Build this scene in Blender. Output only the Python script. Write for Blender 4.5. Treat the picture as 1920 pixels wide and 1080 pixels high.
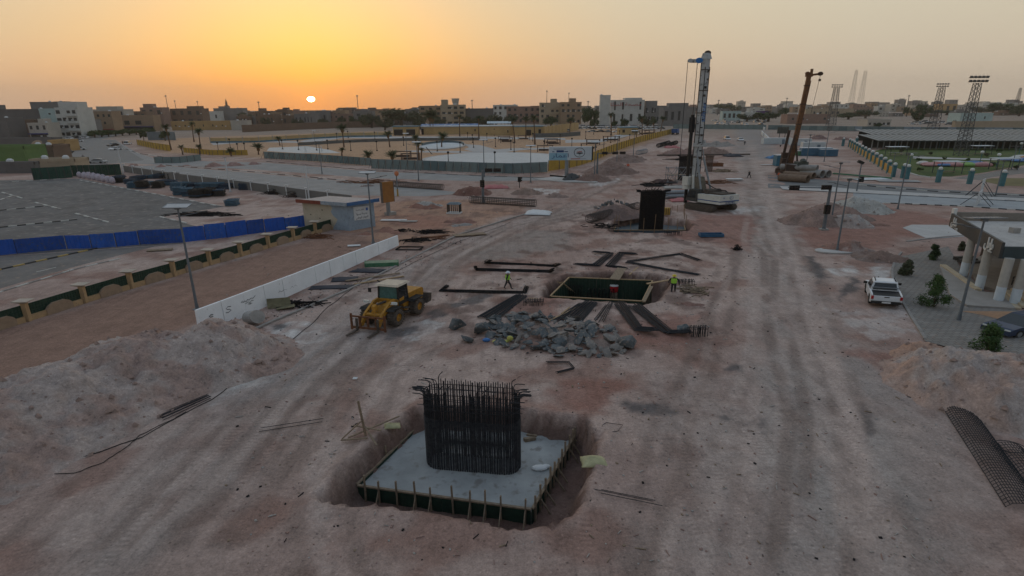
import bpy, bmesh, math, random
import numpy as np
from mathutils import Vector, Matrix, Euler

for o in list(bpy.data.objects):
    bpy.data.objects.remove(o)
SC = bpy.context.scene
COL = SC.collection
RNG = random.Random(7)

# ------------------------------------------------------------------ camera
CAM_H = 17.0
FPX = 1050.0                     # focal length in pixels of the 1920 px wide photograph
PITCH = math.radians(18.1)
ROLL = math.radians(-0.5)
WIDE = 1.3333                    # the photograph is a 4:3 frame pulled out to 16:9: things are this much wider
cam_data = bpy.data.cameras.new('camera')
cam_data.sensor_width = 36.0
cam_data.lens = FPX / 1920 * 36.0
cam_data.clip_start = 0.5
cam_data.clip_end = 20000
cam = bpy.data.objects.new('camera', cam_data)
COL.objects.link(cam)
cam.location = (0, 0, CAM_H)
CAM_ROT = Matrix.Rotation(math.pi / 2 - PITCH, 3, 'X') @ Matrix.Rotation(ROLL, 3, 'Z')
cam.rotation_euler = CAM_ROT.to_euler()
SC.camera = cam
CR = np.array(CAM_ROT)

def ray(px, py):
    return CR @ np.array([(px - 960) / FPX, (540 - py) / FPX, -1.0])

def G(px, py, z=0.0):
    """the place on the level z that the photograph shows at px, py"""
    d = ray(px, py)
    t = (z - CAM_H) / d[2]
    return Vector((d[0] * t, d[1] * t, z))

def P(v):
    c = CR.T @ (np.array(v, dtype=float) - np.array([0, 0, CAM_H]))
    return 960 + FPX * c[0] / -c[2], 540 - FPX * c[1] / -c[2]

def height_at(base, py):
    """how tall something standing at base is when its top shows at row py"""
    lo, hi = -5.0, 80.0
    for _ in range(40):
        m = (lo + hi) / 2
        if P((base[0], base[1], m))[1] > py: lo = m
        else: hi = m
    return (lo + hi) / 2

# ------------------------------------------------------------------ sky, sun, exposure
SUN_D = Vector(ray(583, 186)).normalized()
SUN_EL = math.asin(SUN_D.z)
world = bpy.data.worlds.new('World')
SC.world = world
world.use_nodes = True
wn, wl = world.node_tree.nodes, world.node_tree.links
for n in list(wn): wn.remove(n)
def wnode(t, **k):
    n = wn.new(t)
    for a, b in k.items(): setattr(n, a, b)
    return n
def wmath(op, a, b=None, c=None, clamp=False):
    n = wnode('ShaderNodeMath', operation=op, use_clamp=clamp)
    for i, v in enumerate((a, b, c)):
        if v is None: continue
        if isinstance(v, (int, float)): n.inputs[i].default_value = v
        else: wl.new(v, n.inputs[i])
    return n.outputs[0]
def wvmath(op, a, b):
    n = wnode('ShaderNodeVectorMath', operation=op)
    for i, v in enumerate((a, b)):
        if isinstance(v, (tuple, Vector)): n.inputs[i].default_value = tuple(v)
        else: wl.new(v, n.inputs[i])
    return n
def wmix(fac, a, b, blend='MIX'):
    n = wnode('ShaderNodeMix', data_type='RGBA', blend_type=blend)
    for i, v in ((0, fac), (6, a), (7, b)):
        if isinstance(v, (int, float)): n.inputs[i].default_value = v
        elif isinstance(v, tuple): n.inputs[i].default_value = v + (1,)
        else: wl.new(v, n.inputs[i])
    return n.outputs[2]
tc = wnode('ShaderNodeTexCoord')
dirn = wvmath('NORMALIZE', tc.outputs['Generated'], (0, 0, 0)).outputs[0]
sep = wnode('ShaderNodeSeparateXYZ'); wl.new(dirn, sep.inputs[0])
elev = wmath('MAXIMUM', wmath('ARCSINE', sep.outputs[2]), 0.0)
# azimuth closeness to the sun and full closeness to the sun
flat = wvmath('NORMALIZE', wvmath('MULTIPLY', dirn, (1, 1, 0)).outputs[0], (0, 0, 0)).outputs[0]
sun_flat = Vector((SUN_D.x, SUN_D.y, 0)).normalized()
az = wmath('ARCCOSINE', wmath('MINIMUM', wvmath('DOT_PRODUCT', flat, sun_flat).outputs['Value'], 1.0))
sep_s = wmath('ARCCOSINE', wmath('MINIMUM', wvmath('DOT_PRODUCT', dirn, SUN_D).outputs['Value'], 1.0))
sky = wnode('ShaderNodeTexSky', sky_type='NISHITA', sun_disc=False)
sky.sun_elevation = math.radians(3.0)
sky.sun_rotation = math.atan2(SUN_D.x, SUN_D.y)
sky.air_density, sky.dust_density, sky.ozone_density = 1.0, 4.0, 1.0
sky_c = wvmath('SCALE', sky.outputs[0], (0, 0, 0)); sky_c.inputs['Scale'].default_value = 0.12
def ramp(fac, stops):
    r = wnode('ShaderNodeValToRGB')
    wl.new(fac, r.inputs[0])
    e = r.color_ramp.elements
    while len(e) < len(stops): e.new(0.5)
    for i, (p, c) in enumerate(stops):
        e[i].position = p; e[i].color = tuple(c) + (1,)
    return r.outputs[0]
# dusty evening air: a grey-tan band low down away from the sun, straw yellow above, grey-blue overhead
eln = wmath('MULTIPLY', elev, 2 / math.pi)
far_side = ramp(eln, [(0.0, (.33, .285, .23)), (.04, (.355, .31, .245)), (.11, (.38, .345, .265)), (.30, (.335, .365, .385)), (1.0, (.26, .345, .455))])
near_side = ramp(eln, [(0.0, (.50, .20, .05)), (.03, (.58, .25, .045)), (.06, (.50, .285, .09)), (.12, (.41, .315, .19)), (.30, (.38, .39, .38)), (1.0, (.26, .345, .455))])
azf = ramp(wmath('MULTIPLY', az, 1 / math.pi), [(0.0, (1, 1, 1)), (.04, (.86, .86, .86)), (.09, (.52, .52, .52)), (.16, (.2, .2, .2)), (.27, (.04, .04, .04)), (1.0, (0, 0, 0))])
air = wmix(azf, far_side, near_side)
back = ramp(wmath('MULTIPLY', az, 1 / math.pi), [(0.0, (1, 1, 1)), (.36, (1, 1, 1)), (.7, (.62, .66, .72)), (1.0, (.52, .57, .65))])
air = wmix(1.0, air, back, 'MULTIPLY')
glow = wmath('POWER', 2.718281828, wmath('MULTIPLY', sep_s, -1 / math.radians(3.6)))
air = wmix(1.0, air, wmix(glow, (0, 0, 0), (.24, .065, .0)), 'ADD')
haze_f = ramp(eln, [(0.0, (.94, .94, .94)), (.15, (.90, .90, .90)), (.5, (.7, .7, .7)), (1.0, (.6, .6, .6))])
final = wmix(haze_f, sky_c.outputs[0], air)
bg = wnode('ShaderNodeBackground'); wl.new(final, bg.inputs[0]); bg.inputs[1].default_value = 0.92
wo = wnode('ShaderNodeOutputWorld'); wl.new(bg.outputs[0], wo.inputs[0])

sun_l = bpy.data.lights.new('sun_lamp', 'SUN')
sun_l.energy = 0.2
sun_l.angle = math.radians(2.5)
sun_l.color = (1.0, .55, .22)
sun_o = bpy.data.objects.new('sun_lamp', sun_l); COL.objects.link(sun_o)
sun_o.rotation_euler = (-Vector((SUN_D.x, SUN_D.y, math.tan(math.radians(2.0))))).to_track_quat('-Z', 'Y').to_euler()

SC.view_settings.view_transform = 'Standard'
SC.view_settings.look = 'None'
SC.view_settings.exposure = 0.98
SC.view_settings.gamma = 1.0
SC.render.engine = 'CYCLES'
SC.cycles.max_bounces = 5
SC.cycles.diffuse_bounces = 3
SC.cycles.volume_bounces = 0
SC.cycles.use_denoising = True

# ------------------------------------------------------------------ noise in numpy
def _hash(ix, iy, seed):
    h = (ix.astype(np.int64) * 374761393 + iy.astype(np.int64) * 668265263 + seed * 974711) & 0x7fffffff
    h = ((h ^ (h >> 13)) * 1274126177) & 0x7fffffff
    h = h ^ (h >> 16)
    return (h & 0xffff) / 65535.0
def vnoise(x, y, seed=0):
    x = np.asarray(x, float); y = np.asarray(y, float)
    ix, iy = np.floor(x), np.floor(y)
    fx, fy = x - ix, y - iy
    fx = fx * fx * (3 - 2 * fx); fy = fy * fy * (3 - 2 * fy)
    a = _hash(ix, iy, seed); b = _hash(ix + 1, iy, seed); c = _hash(ix, iy + 1, seed); d = _hash(ix + 1, iy + 1, seed)
    return (a * (1 - fx) + b * fx) * (1 - fy) + (c * (1 - fx) + d * fx) * fy
def fbm(x, y, seed=0, oct=4):
    x, y = x * .86 + y * .51 + seed * 3.7, y * .86 - x * .51
    s = 0; a = .5; f = 1; t = 0
    for i in range(oct):
        s = s + a * vnoise(x * f, y * f, seed + i * 17); t += a
        a *= .5; f *= 2.03; x, y = x * .8 + y * .6, y * .8 - x * .6
    return s / t
def sstep(a, b, x):
    t = np.clip((x - a) / (b - a), 0, 1)
    return t * t * (3 - 2 * t)
def signed_dist(X, Y, poly):
    """positive inside the polygon"""
    pts = [(p[0], p[1]) for p in poly]
    d = np.full(X.shape, 1e9); ins = np.zeros(X.shape, bool)
    n = len(pts)
    for i in range(n):
        x0, y0 = pts[i]; x1, y1 = pts[(i + 1) % n]
        ex, ey = x1 - x0, y1 - y0
        L = ex * ex + ey * ey + 1e-9
        t = np.clip(((X - x0) * ex + (Y - y0) * ey) / L, 0, 1)
        d = np.minimum(d, np.hypot(X - x0 - t * ex, Y - y0 - t * ey))
        if abs(ey) > 1e-9:
            c = ((y0 > Y) != (y1 > Y)) & (X < (x1 - x0) * (Y - y0) / ey + x0)
            ins ^= c
    return np.where(ins, d, -d)
def line_dist(X, Y, pts):
    d = np.full(X.shape, 1e9)
    for (x0, y0), (x1, y1) in zip(pts[:-1], pts[1:]):
        ex, ey = x1 - x0, y1 - y0
        t = np.clip(((X - x0) * ex + (Y - y0) * ey) / (ex * ex + ey * ey + 1e-9), 0, 1)
        d = np.minimum(d, np.hypot(X - x0 - t * ex, Y - y0 - t * ey))
    return d

# ------------------------------------------------------------------ materials
_mats = {}
def M(name, col, rough=.85, var=.14, scale=2.5, metal=0.0, bump=0.0, bscale=None, col2=None, spot=None, spot_amt=.45, spec=.35, emit=None):
    """a surface with its own blotches, dust and fine grain"""
    if name in _mats: return _mats[name]
    m = bpy.data.materials.new(name); m.use_nodes = True
    nt = m.node_tree; N, L = nt.nodes, nt.links
    b = N['Principled BSDF']
    b.inputs['Roughness'].default_value = rough
    b.inputs['Metallic'].default_value = metal
    b.inputs['Specular IOR Level'].default_value = spec
    geo = N.new('ShaderNodeNewGeometry')
    n1 = N.new('ShaderNodeTexNoise'); n1.inputs['Scale'].default_value = scale; n1.inputs['Detail'].default_value = 5; n1.inputs['Roughness'].default_value = .62
    L.new(geo.outputs['Position'], n1.inputs['Vector'])
    r1 = N.new('ShaderNodeMapRange'); r1.inputs[1].default_value = .3; r1.inputs[2].default_value = .7
    L.new(n1.outputs['Fac'], r1.inputs[0])
    mx = N.new('ShaderNodeMix'); mx.data_type = 'RGBA'
    c = np.array(col[:3])
    lo = c * (1 - var); hi = np.clip(c * (1 + var), 0, .95) if col2 is None else np.array(col2)
    mx.inputs[6].default_value = (*lo, 1); mx.inputs[7].default_value = (*hi, 1)
    L.new(r1.outputs[0], mx.inputs[0])
    out = mx.outputs[2]
    if spot is not None:
        n2 = N.new('ShaderNodeTexNoise'); n2.inputs['Scale'].default_value = scale * 3.7; n2.inputs['Detail'].default_value = 6
        L.new(geo.outputs['Position'], n2.inputs['Vector'])
        r2 = N.new('ShaderNodeMapRange'); r2.inputs[1].default_value = 1 - spot_amt; r2.inputs[2].default_value = 1 - spot_amt + .12
        L.new(n2.outputs['Fac'], r2.inputs[0])
        m2 = N.new('ShaderNodeMix'); m2.data_type = 'RGBA'
        L.new(r2.outputs[0], m2.inputs[0]); L.new(out, m2.inputs[6]); m2.inputs[7].default_value = (*spot, 1)
        out = m2.outputs[2]
    L.new(out, b.inputs['Base Color'])
    if bump:
        n3 = N.new('ShaderNodeTexNoise'); n3.inputs['Scale'].default_value = bscale or scale * 6; n3.inputs['Detail'].default_value = 4
        L.new(geo.outputs['Position'], n3.inputs['Vector'])
        bp = N.new('ShaderNodeBump'); bp.inputs['Strength'].default_value = .8; bp.inputs['Distance'].default_value = bump
        L.new(n3.outputs['Fac'], bp.inputs['Height']); L.new(bp.outputs[0], b.inputs['Normal'])
    if emit:
        b.inputs['Emission Color'].default_value = (*emit[0], 1); b.inputs['Emission Strength'].default_value = emit[1]
    _mats[name] = m
    return m

# ------------------------------------------------------------------ mesh building
class MB:
    def __init__(s): s.v = []; s.f = []; s.m = []; s.cur = 0; s.smooth = []; s.sm = False
    def add(s, vs, fs):
        o = len(s.v)
        s.v += [tuple(p) for p in vs]
        for f in fs:
            s.f.append([i + o for i in f]); s.m.append(s.cur); s.smooth.append(s.sm)
        return s
    def box(s, c, size, rz=0, rx=0, ry=0):
        x, y, z = size[0] / 2, size[1] / 2, size[2] / 2
        pts = [Vector(p) for p in ((-x, -y, -z), (x, -y, -z), (x, y, -z), (-x, y, -z), (-x, -y, z), (x, -y, z), (x, y, z), (-x, y, z))]
        if rz or rx or ry:
            R = Euler((rx, ry, rz)).to_matrix(); pts = [R @ p for p in pts]
        return s.add([p + Vector(c) for p in pts], [(0, 3, 2, 1), (4, 5, 6, 7), (0, 1, 5, 4), (1, 2, 6, 5), (2, 3, 7, 6), (3, 0, 4, 7)])
    def box2(s, a, b):
        return s.box([(a[i] + b[i]) / 2 for i in range(3)], [abs(b[i] - a[i]) for i in range(3)])
    def hexa(s, pts):
        return s.add(pts, [(0, 3, 2, 1), (4, 5, 6, 7), (0, 1, 5, 4), (1, 2, 6, 5), (2, 3, 7, 6), (3, 0, 4, 7)])
    def beam(s, p0, p1, w, h=None, up=(0, 0, 1)):
        p0, p1 = Vector(p0), Vector(p1); h = h or w
        d = (p1 - p0)
        if d.length < 1e-6: return s
        d.normalize(); u = Vector(up)
        if abs(d.dot(u)) > .98: u = Vector((0, 1, 0))
        a = d.cross(u).normalized() * (w / 2); b = a.normalized().cross(d) * (h / 2)
        return s.hexa([p0 - a - b, p0 + a - b, p1 + a - b, p1 - a - b, p0 - a + b, p0 + a + b, p1 + a + b, p1 - a + b])
    def tube(s, p0, p1, r, n=8, r2=None, cap=True):
        p0, p1 = Vector(p0), Vector(p1); r2 = r if r2 is None else r2
        d = (p1 - p0).normalized(); u = Vector((0, 0, 1)) if abs(d.z) < .9 else Vector((0, 1, 0))
        a = d.cross(u).normalized(); b = a.cross(d)
        vs = []
        for p, rr in ((p0, r), (p1, r2)):
            for i in range(n):
                t = 2 * math.pi * i / n
                vs.append(p + a * (math.cos(t) * rr) + b * (math.sin(t) * rr))
        fs = [(i, i + n, (i + 1) % n + n, (i + 1) % n) for i in range(n)]
        if cap: fs += [tuple(range(n)), tuple(range(2 * n - 1, n - 1, -1))]
        return s.add(vs, fs)
    def path(s, pts, r, n=5):
        """a bent rod as one skin"""
        pts = [Vector(p) for p in pts]
        vs = []
        for i, p in enumerate(pts):
            d = (pts[min(i + 1, len(pts) - 1)] - pts[max(i - 1, 0)]).normalized()
            u = Vector((0, 0, 1)) if abs(d.z) < .85 else Vector((0, 1, 0))
            a = d.cross(u).normalized(); b = a.cross(d)
            for k in range(n):
                t = 2 * math.pi * k / n
                vs.append(p + a * (math.cos(t) * r) + b * (math.sin(t) * r))
        fs = []
        for i in range(len(pts) - 1):
            for k in range(n):
                fs.append((i * n + k, (i + 1) * n + k, (i + 1) * n + (k + 1) % n, i * n + (k + 1) % n))
        fs += [tuple(range(n)), tuple(range(len(vs) - 1, len(vs) - n - 1, -1))]
        return s.add(vs, fs)
    def prism(s, poly, z0, z1):
        n = len(poly)
        vs = [(p[0], p[1], z0) for p in poly] + [(p[0], p[1], z1) for p in poly]
        return s.add(vs, [tuple(range(n - 1, -1, -1)), tuple(range(n, 2 * n))] + [(i, (i + 1) % n, (i + 1) % n + n, i + n) for i in range(n)])
    def extrude_x(s, prof, x0, x1, x0b=None):
        """side outline (y, z) pulled from x0 to x1"""
        n = len(prof)
        vs = [(x0, p[0], p[1]) for p in prof] + [(x1, p[0], p[1]) for p in prof]
        return s.add(vs, [tuple(range(n)), tuple(range(2 * n - 1, n - 1, -1))] + [(i, i + n, (i + 1) % n + n, (i + 1) % n) for i in range(n)])
    def lathe(s, prof, n=12, c=(0, 0, 0)):
        vs = []; k = len(prof)
        for r, z in prof:
            for i in range(n):
                t = 2 * math.pi * i / n
                vs.append((c[0] + r * math.cos(t), c[1] + r * math.sin(t), c[2] + z))
        fs = [(j * n + i, j * n + (i + 1) % n, (j + 1) * n + (i + 1) % n, (j + 1) * n + i) for j in range(k - 1) for i in range(n)]
        fs += [tuple(range(n - 1, -1, -1)), tuple(range((k - 1) * n, k * n))]
        return s.add(vs, fs)
    def ball(s, c, r, nu=8, nv=5, sq=(1, 1, 1)):
        prof = []
        vs = [(c[0], c[1], c[2] - r * sq[2])]
        for j in range(1, nv):
            ph = -math.pi / 2 + math.pi * j / nv
            for i in range(nu):
                t = 2 * math.pi * i / nu
                vs.append((c[0] + r * sq[0] * math.cos(ph) * math.cos(t), c[1] + r * sq[1] * math.cos(ph) * math.sin(t), c[2] + r * sq[2] * math.sin(ph)))
        vs.append((c[0], c[1], c[2] + r * sq[2]))
        fs = [(0, 1 + (i + 1) % nu, 1 + i) for i in range(nu)]
        for j in range(nv - 2):
            for i in range(nu):
                a = 1 + j * nu
                fs.append((a + i, a + (i + 1) % nu, a + nu + (i + 1) % nu, a + nu + i))
        a = 1 + (nv - 2) * nu
        fs += [(a + i, a + (i + 1) % nu, len(vs) - 1) for i in range(nu)]
        return s.add(vs, fs)
    def sheet(s, pts):
        return s.add(pts, [tuple(range(len(pts)))])
    def mesh(s, name, mats):
        me = bpy.data.meshes.new(name)
        me.from_pydata(s.v, [], s.f)
        for m in (mats if isinstance(mats, (list, tuple)) else [mats]): me.materials.append(m)
        if any(s.m): me.polygons.foreach_set('material_index', s.m)
        if any(s.smooth): me.polygons.foreach_set('use_smooth', s.smooth)
        me.update()
        return me

def tag(o, label=None, cat=None, group=None, kind=None):
    if label: o['label'] = label
    if cat: o['category'] = cat
    if group: o['group'] = group
    if kind: o['kind'] = kind
    return o

def thing(name, label, cat, loc, rz=0.0, group=None, wide=WIDE):
    """an Empty at the thing's base; its parts turn by rz under it, then take the photograph's width"""
    o = bpy.data.objects.new(name, None); COL.objects.link(o)
    o.location = loc; o.scale = (wide, 1, 1)
    o.empty_display_size = .2
    o['turn'] = rz
    return tag(o, label, cat, group)

def part(t, name, mb, mats, loc=None, rot=None, label=None, kind=None, scale=None):
    me = mb if isinstance(mb, bpy.types.Mesh) else mb.mesh(name, mats)
    o = bpy.data.objects.new(name, me); COL.objects.link(o)
    o.parent = t
    m = Matrix.Identity(4)
    if loc is not None: m = Matrix.Translation(loc)
    if rot is not None: m = m @ Euler(rot).to_matrix().to_4x4()
    if scale is not None: m = m @ Matrix.Diagonal((*scale, 1))
    if 'turn' in t.keys(): m = Matrix.Rotation(t['turn'], 4, 'Z') @ m
    o.matrix_basis = m
    return tag(o, label, None, None, kind)

def single(name, mb, mats, label, cat, loc=(0, 0, 0), rz=0.0, group=None, wide=WIDE, kind=None):
    """a thing that is one mesh, its turn and width laid into the mesh"""
    c, s_ = math.cos(rz), math.sin(rz)
    mb.v = [((x * c - y * s_) * wide, x * s_ + y * c, z) for x, y, z in mb.v]
    o = bpy.data.objects.new(name, mb.mesh(name, mats)); COL.objects.link(o)
    o.location = loc
    return tag(o, label, cat, group, kind)

def structure(name, mb, mats):
    o = bpy.data.objects.new(name, mb.mesh(name, mats)); COL.objects.link(o)
    return tag(o, kind='structure')

def copy_thing(t, loc, rz=0.0, label=None, wide=None):
    r = t.copy(); COL.objects.link(r); r.location = loc
    if wide: r.scale = (wide, 1, 1)
    turn = Matrix.Rotation(rz - t['turn'], 4, 'Z'); r['turn'] = rz
    if label: r['label'] = label
    for ch in t.children:
        c = ch.copy(); COL.objects.link(c); c.parent = r
        c.matrix_basis = turn @ ch.matrix_basis
        for g in ch.children:
            d = g.copy(); COL.objects.link(d); d.parent = c
    return r

TMP = bpy.data.scenes.new('workbench')
def settled_mesh(o):
    """the finished mesh of a text or a figure, worked out in a scene of its own"""
    TMP.collection.objects.link(o)
    TMP.view_layers[0].update()
    with bpy.context.temp_override(scene=TMP, view_layer=TMP.view_layers[0]): dg = bpy.context.evaluated_depsgraph_get()
    me = bpy.data.meshes.new_from_object(o.evaluated_get(dg), depsgraph=dg)
    bpy.data.objects.remove(o)
    return me

ORD = ['first', 'second', 'third', 'fourth', 'fifth', 'sixth', 'seventh', 'eighth', 'ninth', 'tenth', 'eleventh', 'twelfth', 'thirteenth',
       'fourteenth', 'fifteenth', 'sixteenth', 'seventeenth', 'eighteenth', 'nineteenth', 'twentieth']
def nth(i):
    if i < 20: return ORD[i]
    tens = {2: 'twenty', 3: 'thirty', 4: 'forty', 5: 'fifty', 6: 'sixty', 7: 'seventy'}[(i + 1) // 10]
    u = (i + 1) % 10
    return tens + '-' + ORD[u - 1] if u else {2: 'twentieth', 3: 'thirtieth', 4: 'fortieth', 5: 'fiftieth', 6: 'sixtieth', 7: 'seventieth'}[(i + 1) // 10]

def xy(pts, z=0.0):
    return [G(a, b, z) for a, b in pts]

# ------------------------------------------------------------------ ground
PIT_NEAR = xy([(596, 934), (664, 862), (734, 796), (790, 763), (880, 760), (973, 768), (1037, 778), (1100, 786), (1124, 828), (1108, 880), (1098, 905), (1078, 962), (1024, 994), (934, 988), (884, 972), (814, 968), (724, 952), (630, 944)])
PIT_MID = xy([(1012, 556), (1030, 530), (1060, 517), (1110, 512), (1210, 514), (1250, 520), (1262, 530), (1250, 545), (1236, 565), (1205, 572), (1050, 562), (1030, 560)])
PIT_REAR = xy([(1138, 432), (1150, 414), (1196, 404), (1290, 412), (1302, 422), (1288, 433), (1240, 438), (1150, 437)])
def grow(start, first, ratio, end):
    out = [start]; d = first
    while out[-1] < end:
        out.append(out[-1] + d); d *= ratio
    return out
gx = list(np.arange(-34, 34.01, .27))
gx = [-v for v in grow(34, .3, 1.06, 3600)][::-1][:-1] + gx + grow(34, .3, 1.06, 3600)[1:]
gy = [-700, -300, -100, -40, -10, 2, 8] + list(np.arange(12, 66, .27)) + grow(66, .28, 1.028, 2900)
gx, gy = np.array(gx), np.array(gy)
GX, GY = np.meshgrid(gx, gy)
def lay(pts): return [(p[0], p[1]) for p in pts]
SITE = lay(xy([(-900, 1080), (300, 700), (760, 470), (1000, 380), (1120, 300), (1270, 245), (1400, 241), (1440, 280), (1500, 400), (1660, 520), (1720, 640), (2700, 1080), (1900, 1500), (0, 1500)]))
PARK = lay(xy([(250, 262), (300, 286), (500, 297), (700, 312), (1030, 324), (1130, 300), (1262, 250), (1130, 236), (1000, 240), (700, 246)]))
def ground_z(X, Y):
    site = sstep(-2, 4, signed_dist(X, Y, SITE))
    z = site * ((fbm(X * .12, Y * .12, 3) - .5) * .28 + (fbm(X * .7, Y * .7, 5) - .5) * .12)
    # tyre ruts along the haul road
    u = X * .97 - Y * .10
    z = z + site * .02 * np.sin(u * 5.2 + 2 * fbm(X * .1, Y * .1, 9)) * sstep(.45, .65, fbm(X * .15, Y * .05, 11))
    z = np.minimum(z, .12) - .03 * site
    for poly, depth in ((PIT_NEAR, 2.0), (PIT_MID, 2.2), (PIT_REAR, 1.6)):
        d = signed_dist(X, Y, lay(poly)) + (fbm(X * 1.1, Y * 1.1, 21) - .5) * .8 + (fbm(X * 3.5, Y * 3.5, 22) - .5) * .5
        rim = np.exp(-((d + .35) / .45) ** 2) * .14
        z = z * sstep(.3, -.6, d) + rim - depth * sstep(-.05, .75, d) * (1 - .12 * fbm(X * 2, Y * 2, 4))
    return z
GZ = ground_z(GX, GY)

def soft(poly_px, edge=1.5, warp=1.5, seed=1, scale=.25):
    w = (fbm(GX * scale, GY * scale, seed) - .5) * 2 * warp + (fbm(GX * scale * 4, GY * scale * 4, seed + 5) - .5) * warp
    return sstep(-edge, edge, signed_dist(GX, GY, lay(xy(poly_px))) + w)
def streak(pts_px, width, seed=1, edge=1.0):
    w = (fbm(GX * .3, GY * .3, seed) - .5) * width * 1.2
    return sstep(width + edge, width - edge, line_dist(GX, GY, lay(xy(pts_px))) + w)
def blend(c, col, m):
    return c * (1 - m[..., None]) + np.array(col) * m[..., None]
C = np.zeros(GX.shape + (3,)) + np.array((.35, .25, .215))
big = fbm(GX * .05, GY * .05, 40); mid = fbm(GX * .35, GY * .35, 41); fine = fbm(GX * 1.6, GY * 1.6, 42)
C = blend(C, (.45, .345, .30), sstep(.42, .62, big) * .7)
C = blend(C, (.25, .145, .115), sstep(.5, .66, mid) * .7)
site_m = sstep(-1, 3, signed_dist(GX, GY, SITE))
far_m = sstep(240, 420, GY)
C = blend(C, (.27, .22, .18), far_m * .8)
# sandy strip between the fence and the white wall
C = blend(C, (.275, .17, .13), soft([(-700, 800), (60, 606), (250, 545), (630, 435), (745, 455), (400, 600), (200, 660), (-100, 820)], .8, .8, 3))
C = blend(C, (.37, .215, .145), soft([(700, 380), (900, 372), (1000, 385), (870, 440), (760, 470), (640, 430)], 1, 2, 4) * .75)
C = blend(C, (.30, .145, .11), soft([(735, 405), (800, 400), (860, 410), (830, 430), (760, 425)], 1, 3, 6) * .6)
# park sand
C = blend(C, (.43, .275, .175), sstep(-1, 2, signed_dist(GX, GY, PARK)))
C = blend(C, (.36, .225, .15), sstep(-1, 2, signed_dist(GX, GY, PARK)) * sstep(.5, .7, mid) * .5)
# grey compacted haul tracks
tr = .55 + .45 * sstep(.35, .6, fbm(GX * .9, GY * .12, 50))
C = blend(C, (.30, .275, .255), streak([(1395, 250), (1420, 350), (1450, 450), (1500, 600), (1560, 850), (1600, 1080)], 3.4, 12, 2.2) * tr * .6)
C = blend(C, (.285, .262, .245), streak([(1100, 390), (930, 430), (800, 500), (660, 620), (470, 760), (250, 1000)], 3.0, 13, 2.2) * tr * .55)
C = blend(C, (.29, .27, .26), soft([(560, 640), (700, 600), (800, 610), (640, 700), (420, 800), (380, 760)], 1.2, 1.8, 15) * .45)
C = blend(C, (.33, .30, .28), soft([(1250, 700), (1700, 640), (1850, 800), (1900, 1080), (1200, 1080)], 2, 2.5, 16) * .4)
C = blend(C, (.255, .235, .225), soft([(1380, 242), (1438, 244), (1460, 300), (1375, 300)], 2, 2, 17) * .8)
C = blend(C, (.26, .235, .215), soft([(985, 432), (1075, 432), (1060, 470), (900, 490), (880, 470)], 1, 2, 18) * .6)
# red spoil
for poly, s_ in (([(1040, 712), (1110, 705), (1150, 720), (1120, 760), (1060, 750)], 1), ([(1150, 590), (1330, 585), (1320, 640), (1160, 650)], 2), ([(1640, 650), (1740, 680), (1730, 700), (1600, 665)], 3),
                 ([(1255, 440), (1310, 400), (1420, 405), (1400, 470)], 4), ([(1480, 400), (1640, 385), (1780, 410), (1640, 470), (1530, 470)], 5), ([(930, 560), (1040, 570), (1030, 590), (930, 585)], 7)):
    C = blend(C, (.27, .135, .105), soft(poly, 1, 2.2, 60 + s_) * .75)
# lime and cement spilled on the ground
for poly, s_ in (([(492, 612), (560, 600), (625, 608), (600, 632), (545, 648), (500, 640)], 1), ([(760, 618), (800, 596), (822, 606), (815, 630), (770, 640)], 2), ([(1555, 505), (1600, 500), (1612, 515), (1570, 518)], 3),
                 ([(1560, 580), (1700, 570), (1720, 620), (1640, 640), (1590, 610)], 4), ([(1640, 500), (1672, 492), (1662, 530), (1640, 530)], 5), ([(400, 720), (480, 690), (540, 668), (500, 715), (400, 760)], 8),
                 ([(1365, 390), (1430, 386), (1440, 395), (1375, 402)], 9), ([(990, 352), (1050, 356), (1040, 364), (985, 362)], 10), ([(1100, 345), (1160, 333), (1165, 340), (1110, 352)], 12)):
    C = blend(C, (.60, .58, .56), soft(poly, .35, 1.1, 80 + s_, .5) * (.4 if s_ == 4 else .8) * (.35 + .65 * sstep(.4, .6, fbm(GX * .9, GY * .9, 90 + s_))))
# damp, oily and ashy patches
for poly, s_ in (([(735, 618), (780, 604), (790, 616), (760, 630), (735, 630)], 1), ([(802, 582), (828, 580), (830, 590), (806, 592)], 2), ([(1590, 770), (1625, 750), (1635, 800), (1605, 835), (1588, 800)], 3), ([(1360, 680), (1395, 680), (1395, 692), (1365, 694)], 4),
                 ([(1180, 760), (1240, 758), (1270, 772), (1210, 778)], 5), ([(1370, 785), (1440, 780), (1450, 805), (1390, 800)], 6), ([(515, 608), (545, 605), (548, 613), (520, 616)], 9),
                 ([(830, 570), (860, 563), (900, 552), (925, 553), (895, 568), (850, 580)], 10), ([(1560, 560), (1600, 520), (1610, 530), (1580, 565)], 11), ([(1510, 480), (1530, 480), (1548, 520), (1535, 530)], 12)):
    C = blend(C, (.085, .082, .085), soft(poly, .35, .9, 100 + s_, .6) * .8)
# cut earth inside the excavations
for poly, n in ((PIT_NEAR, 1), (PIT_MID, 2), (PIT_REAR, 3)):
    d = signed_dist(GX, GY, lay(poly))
    C = blend(C, (.135, .08, .065), sstep(-.3, .25, d + (fine - .5)) * .85)
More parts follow.
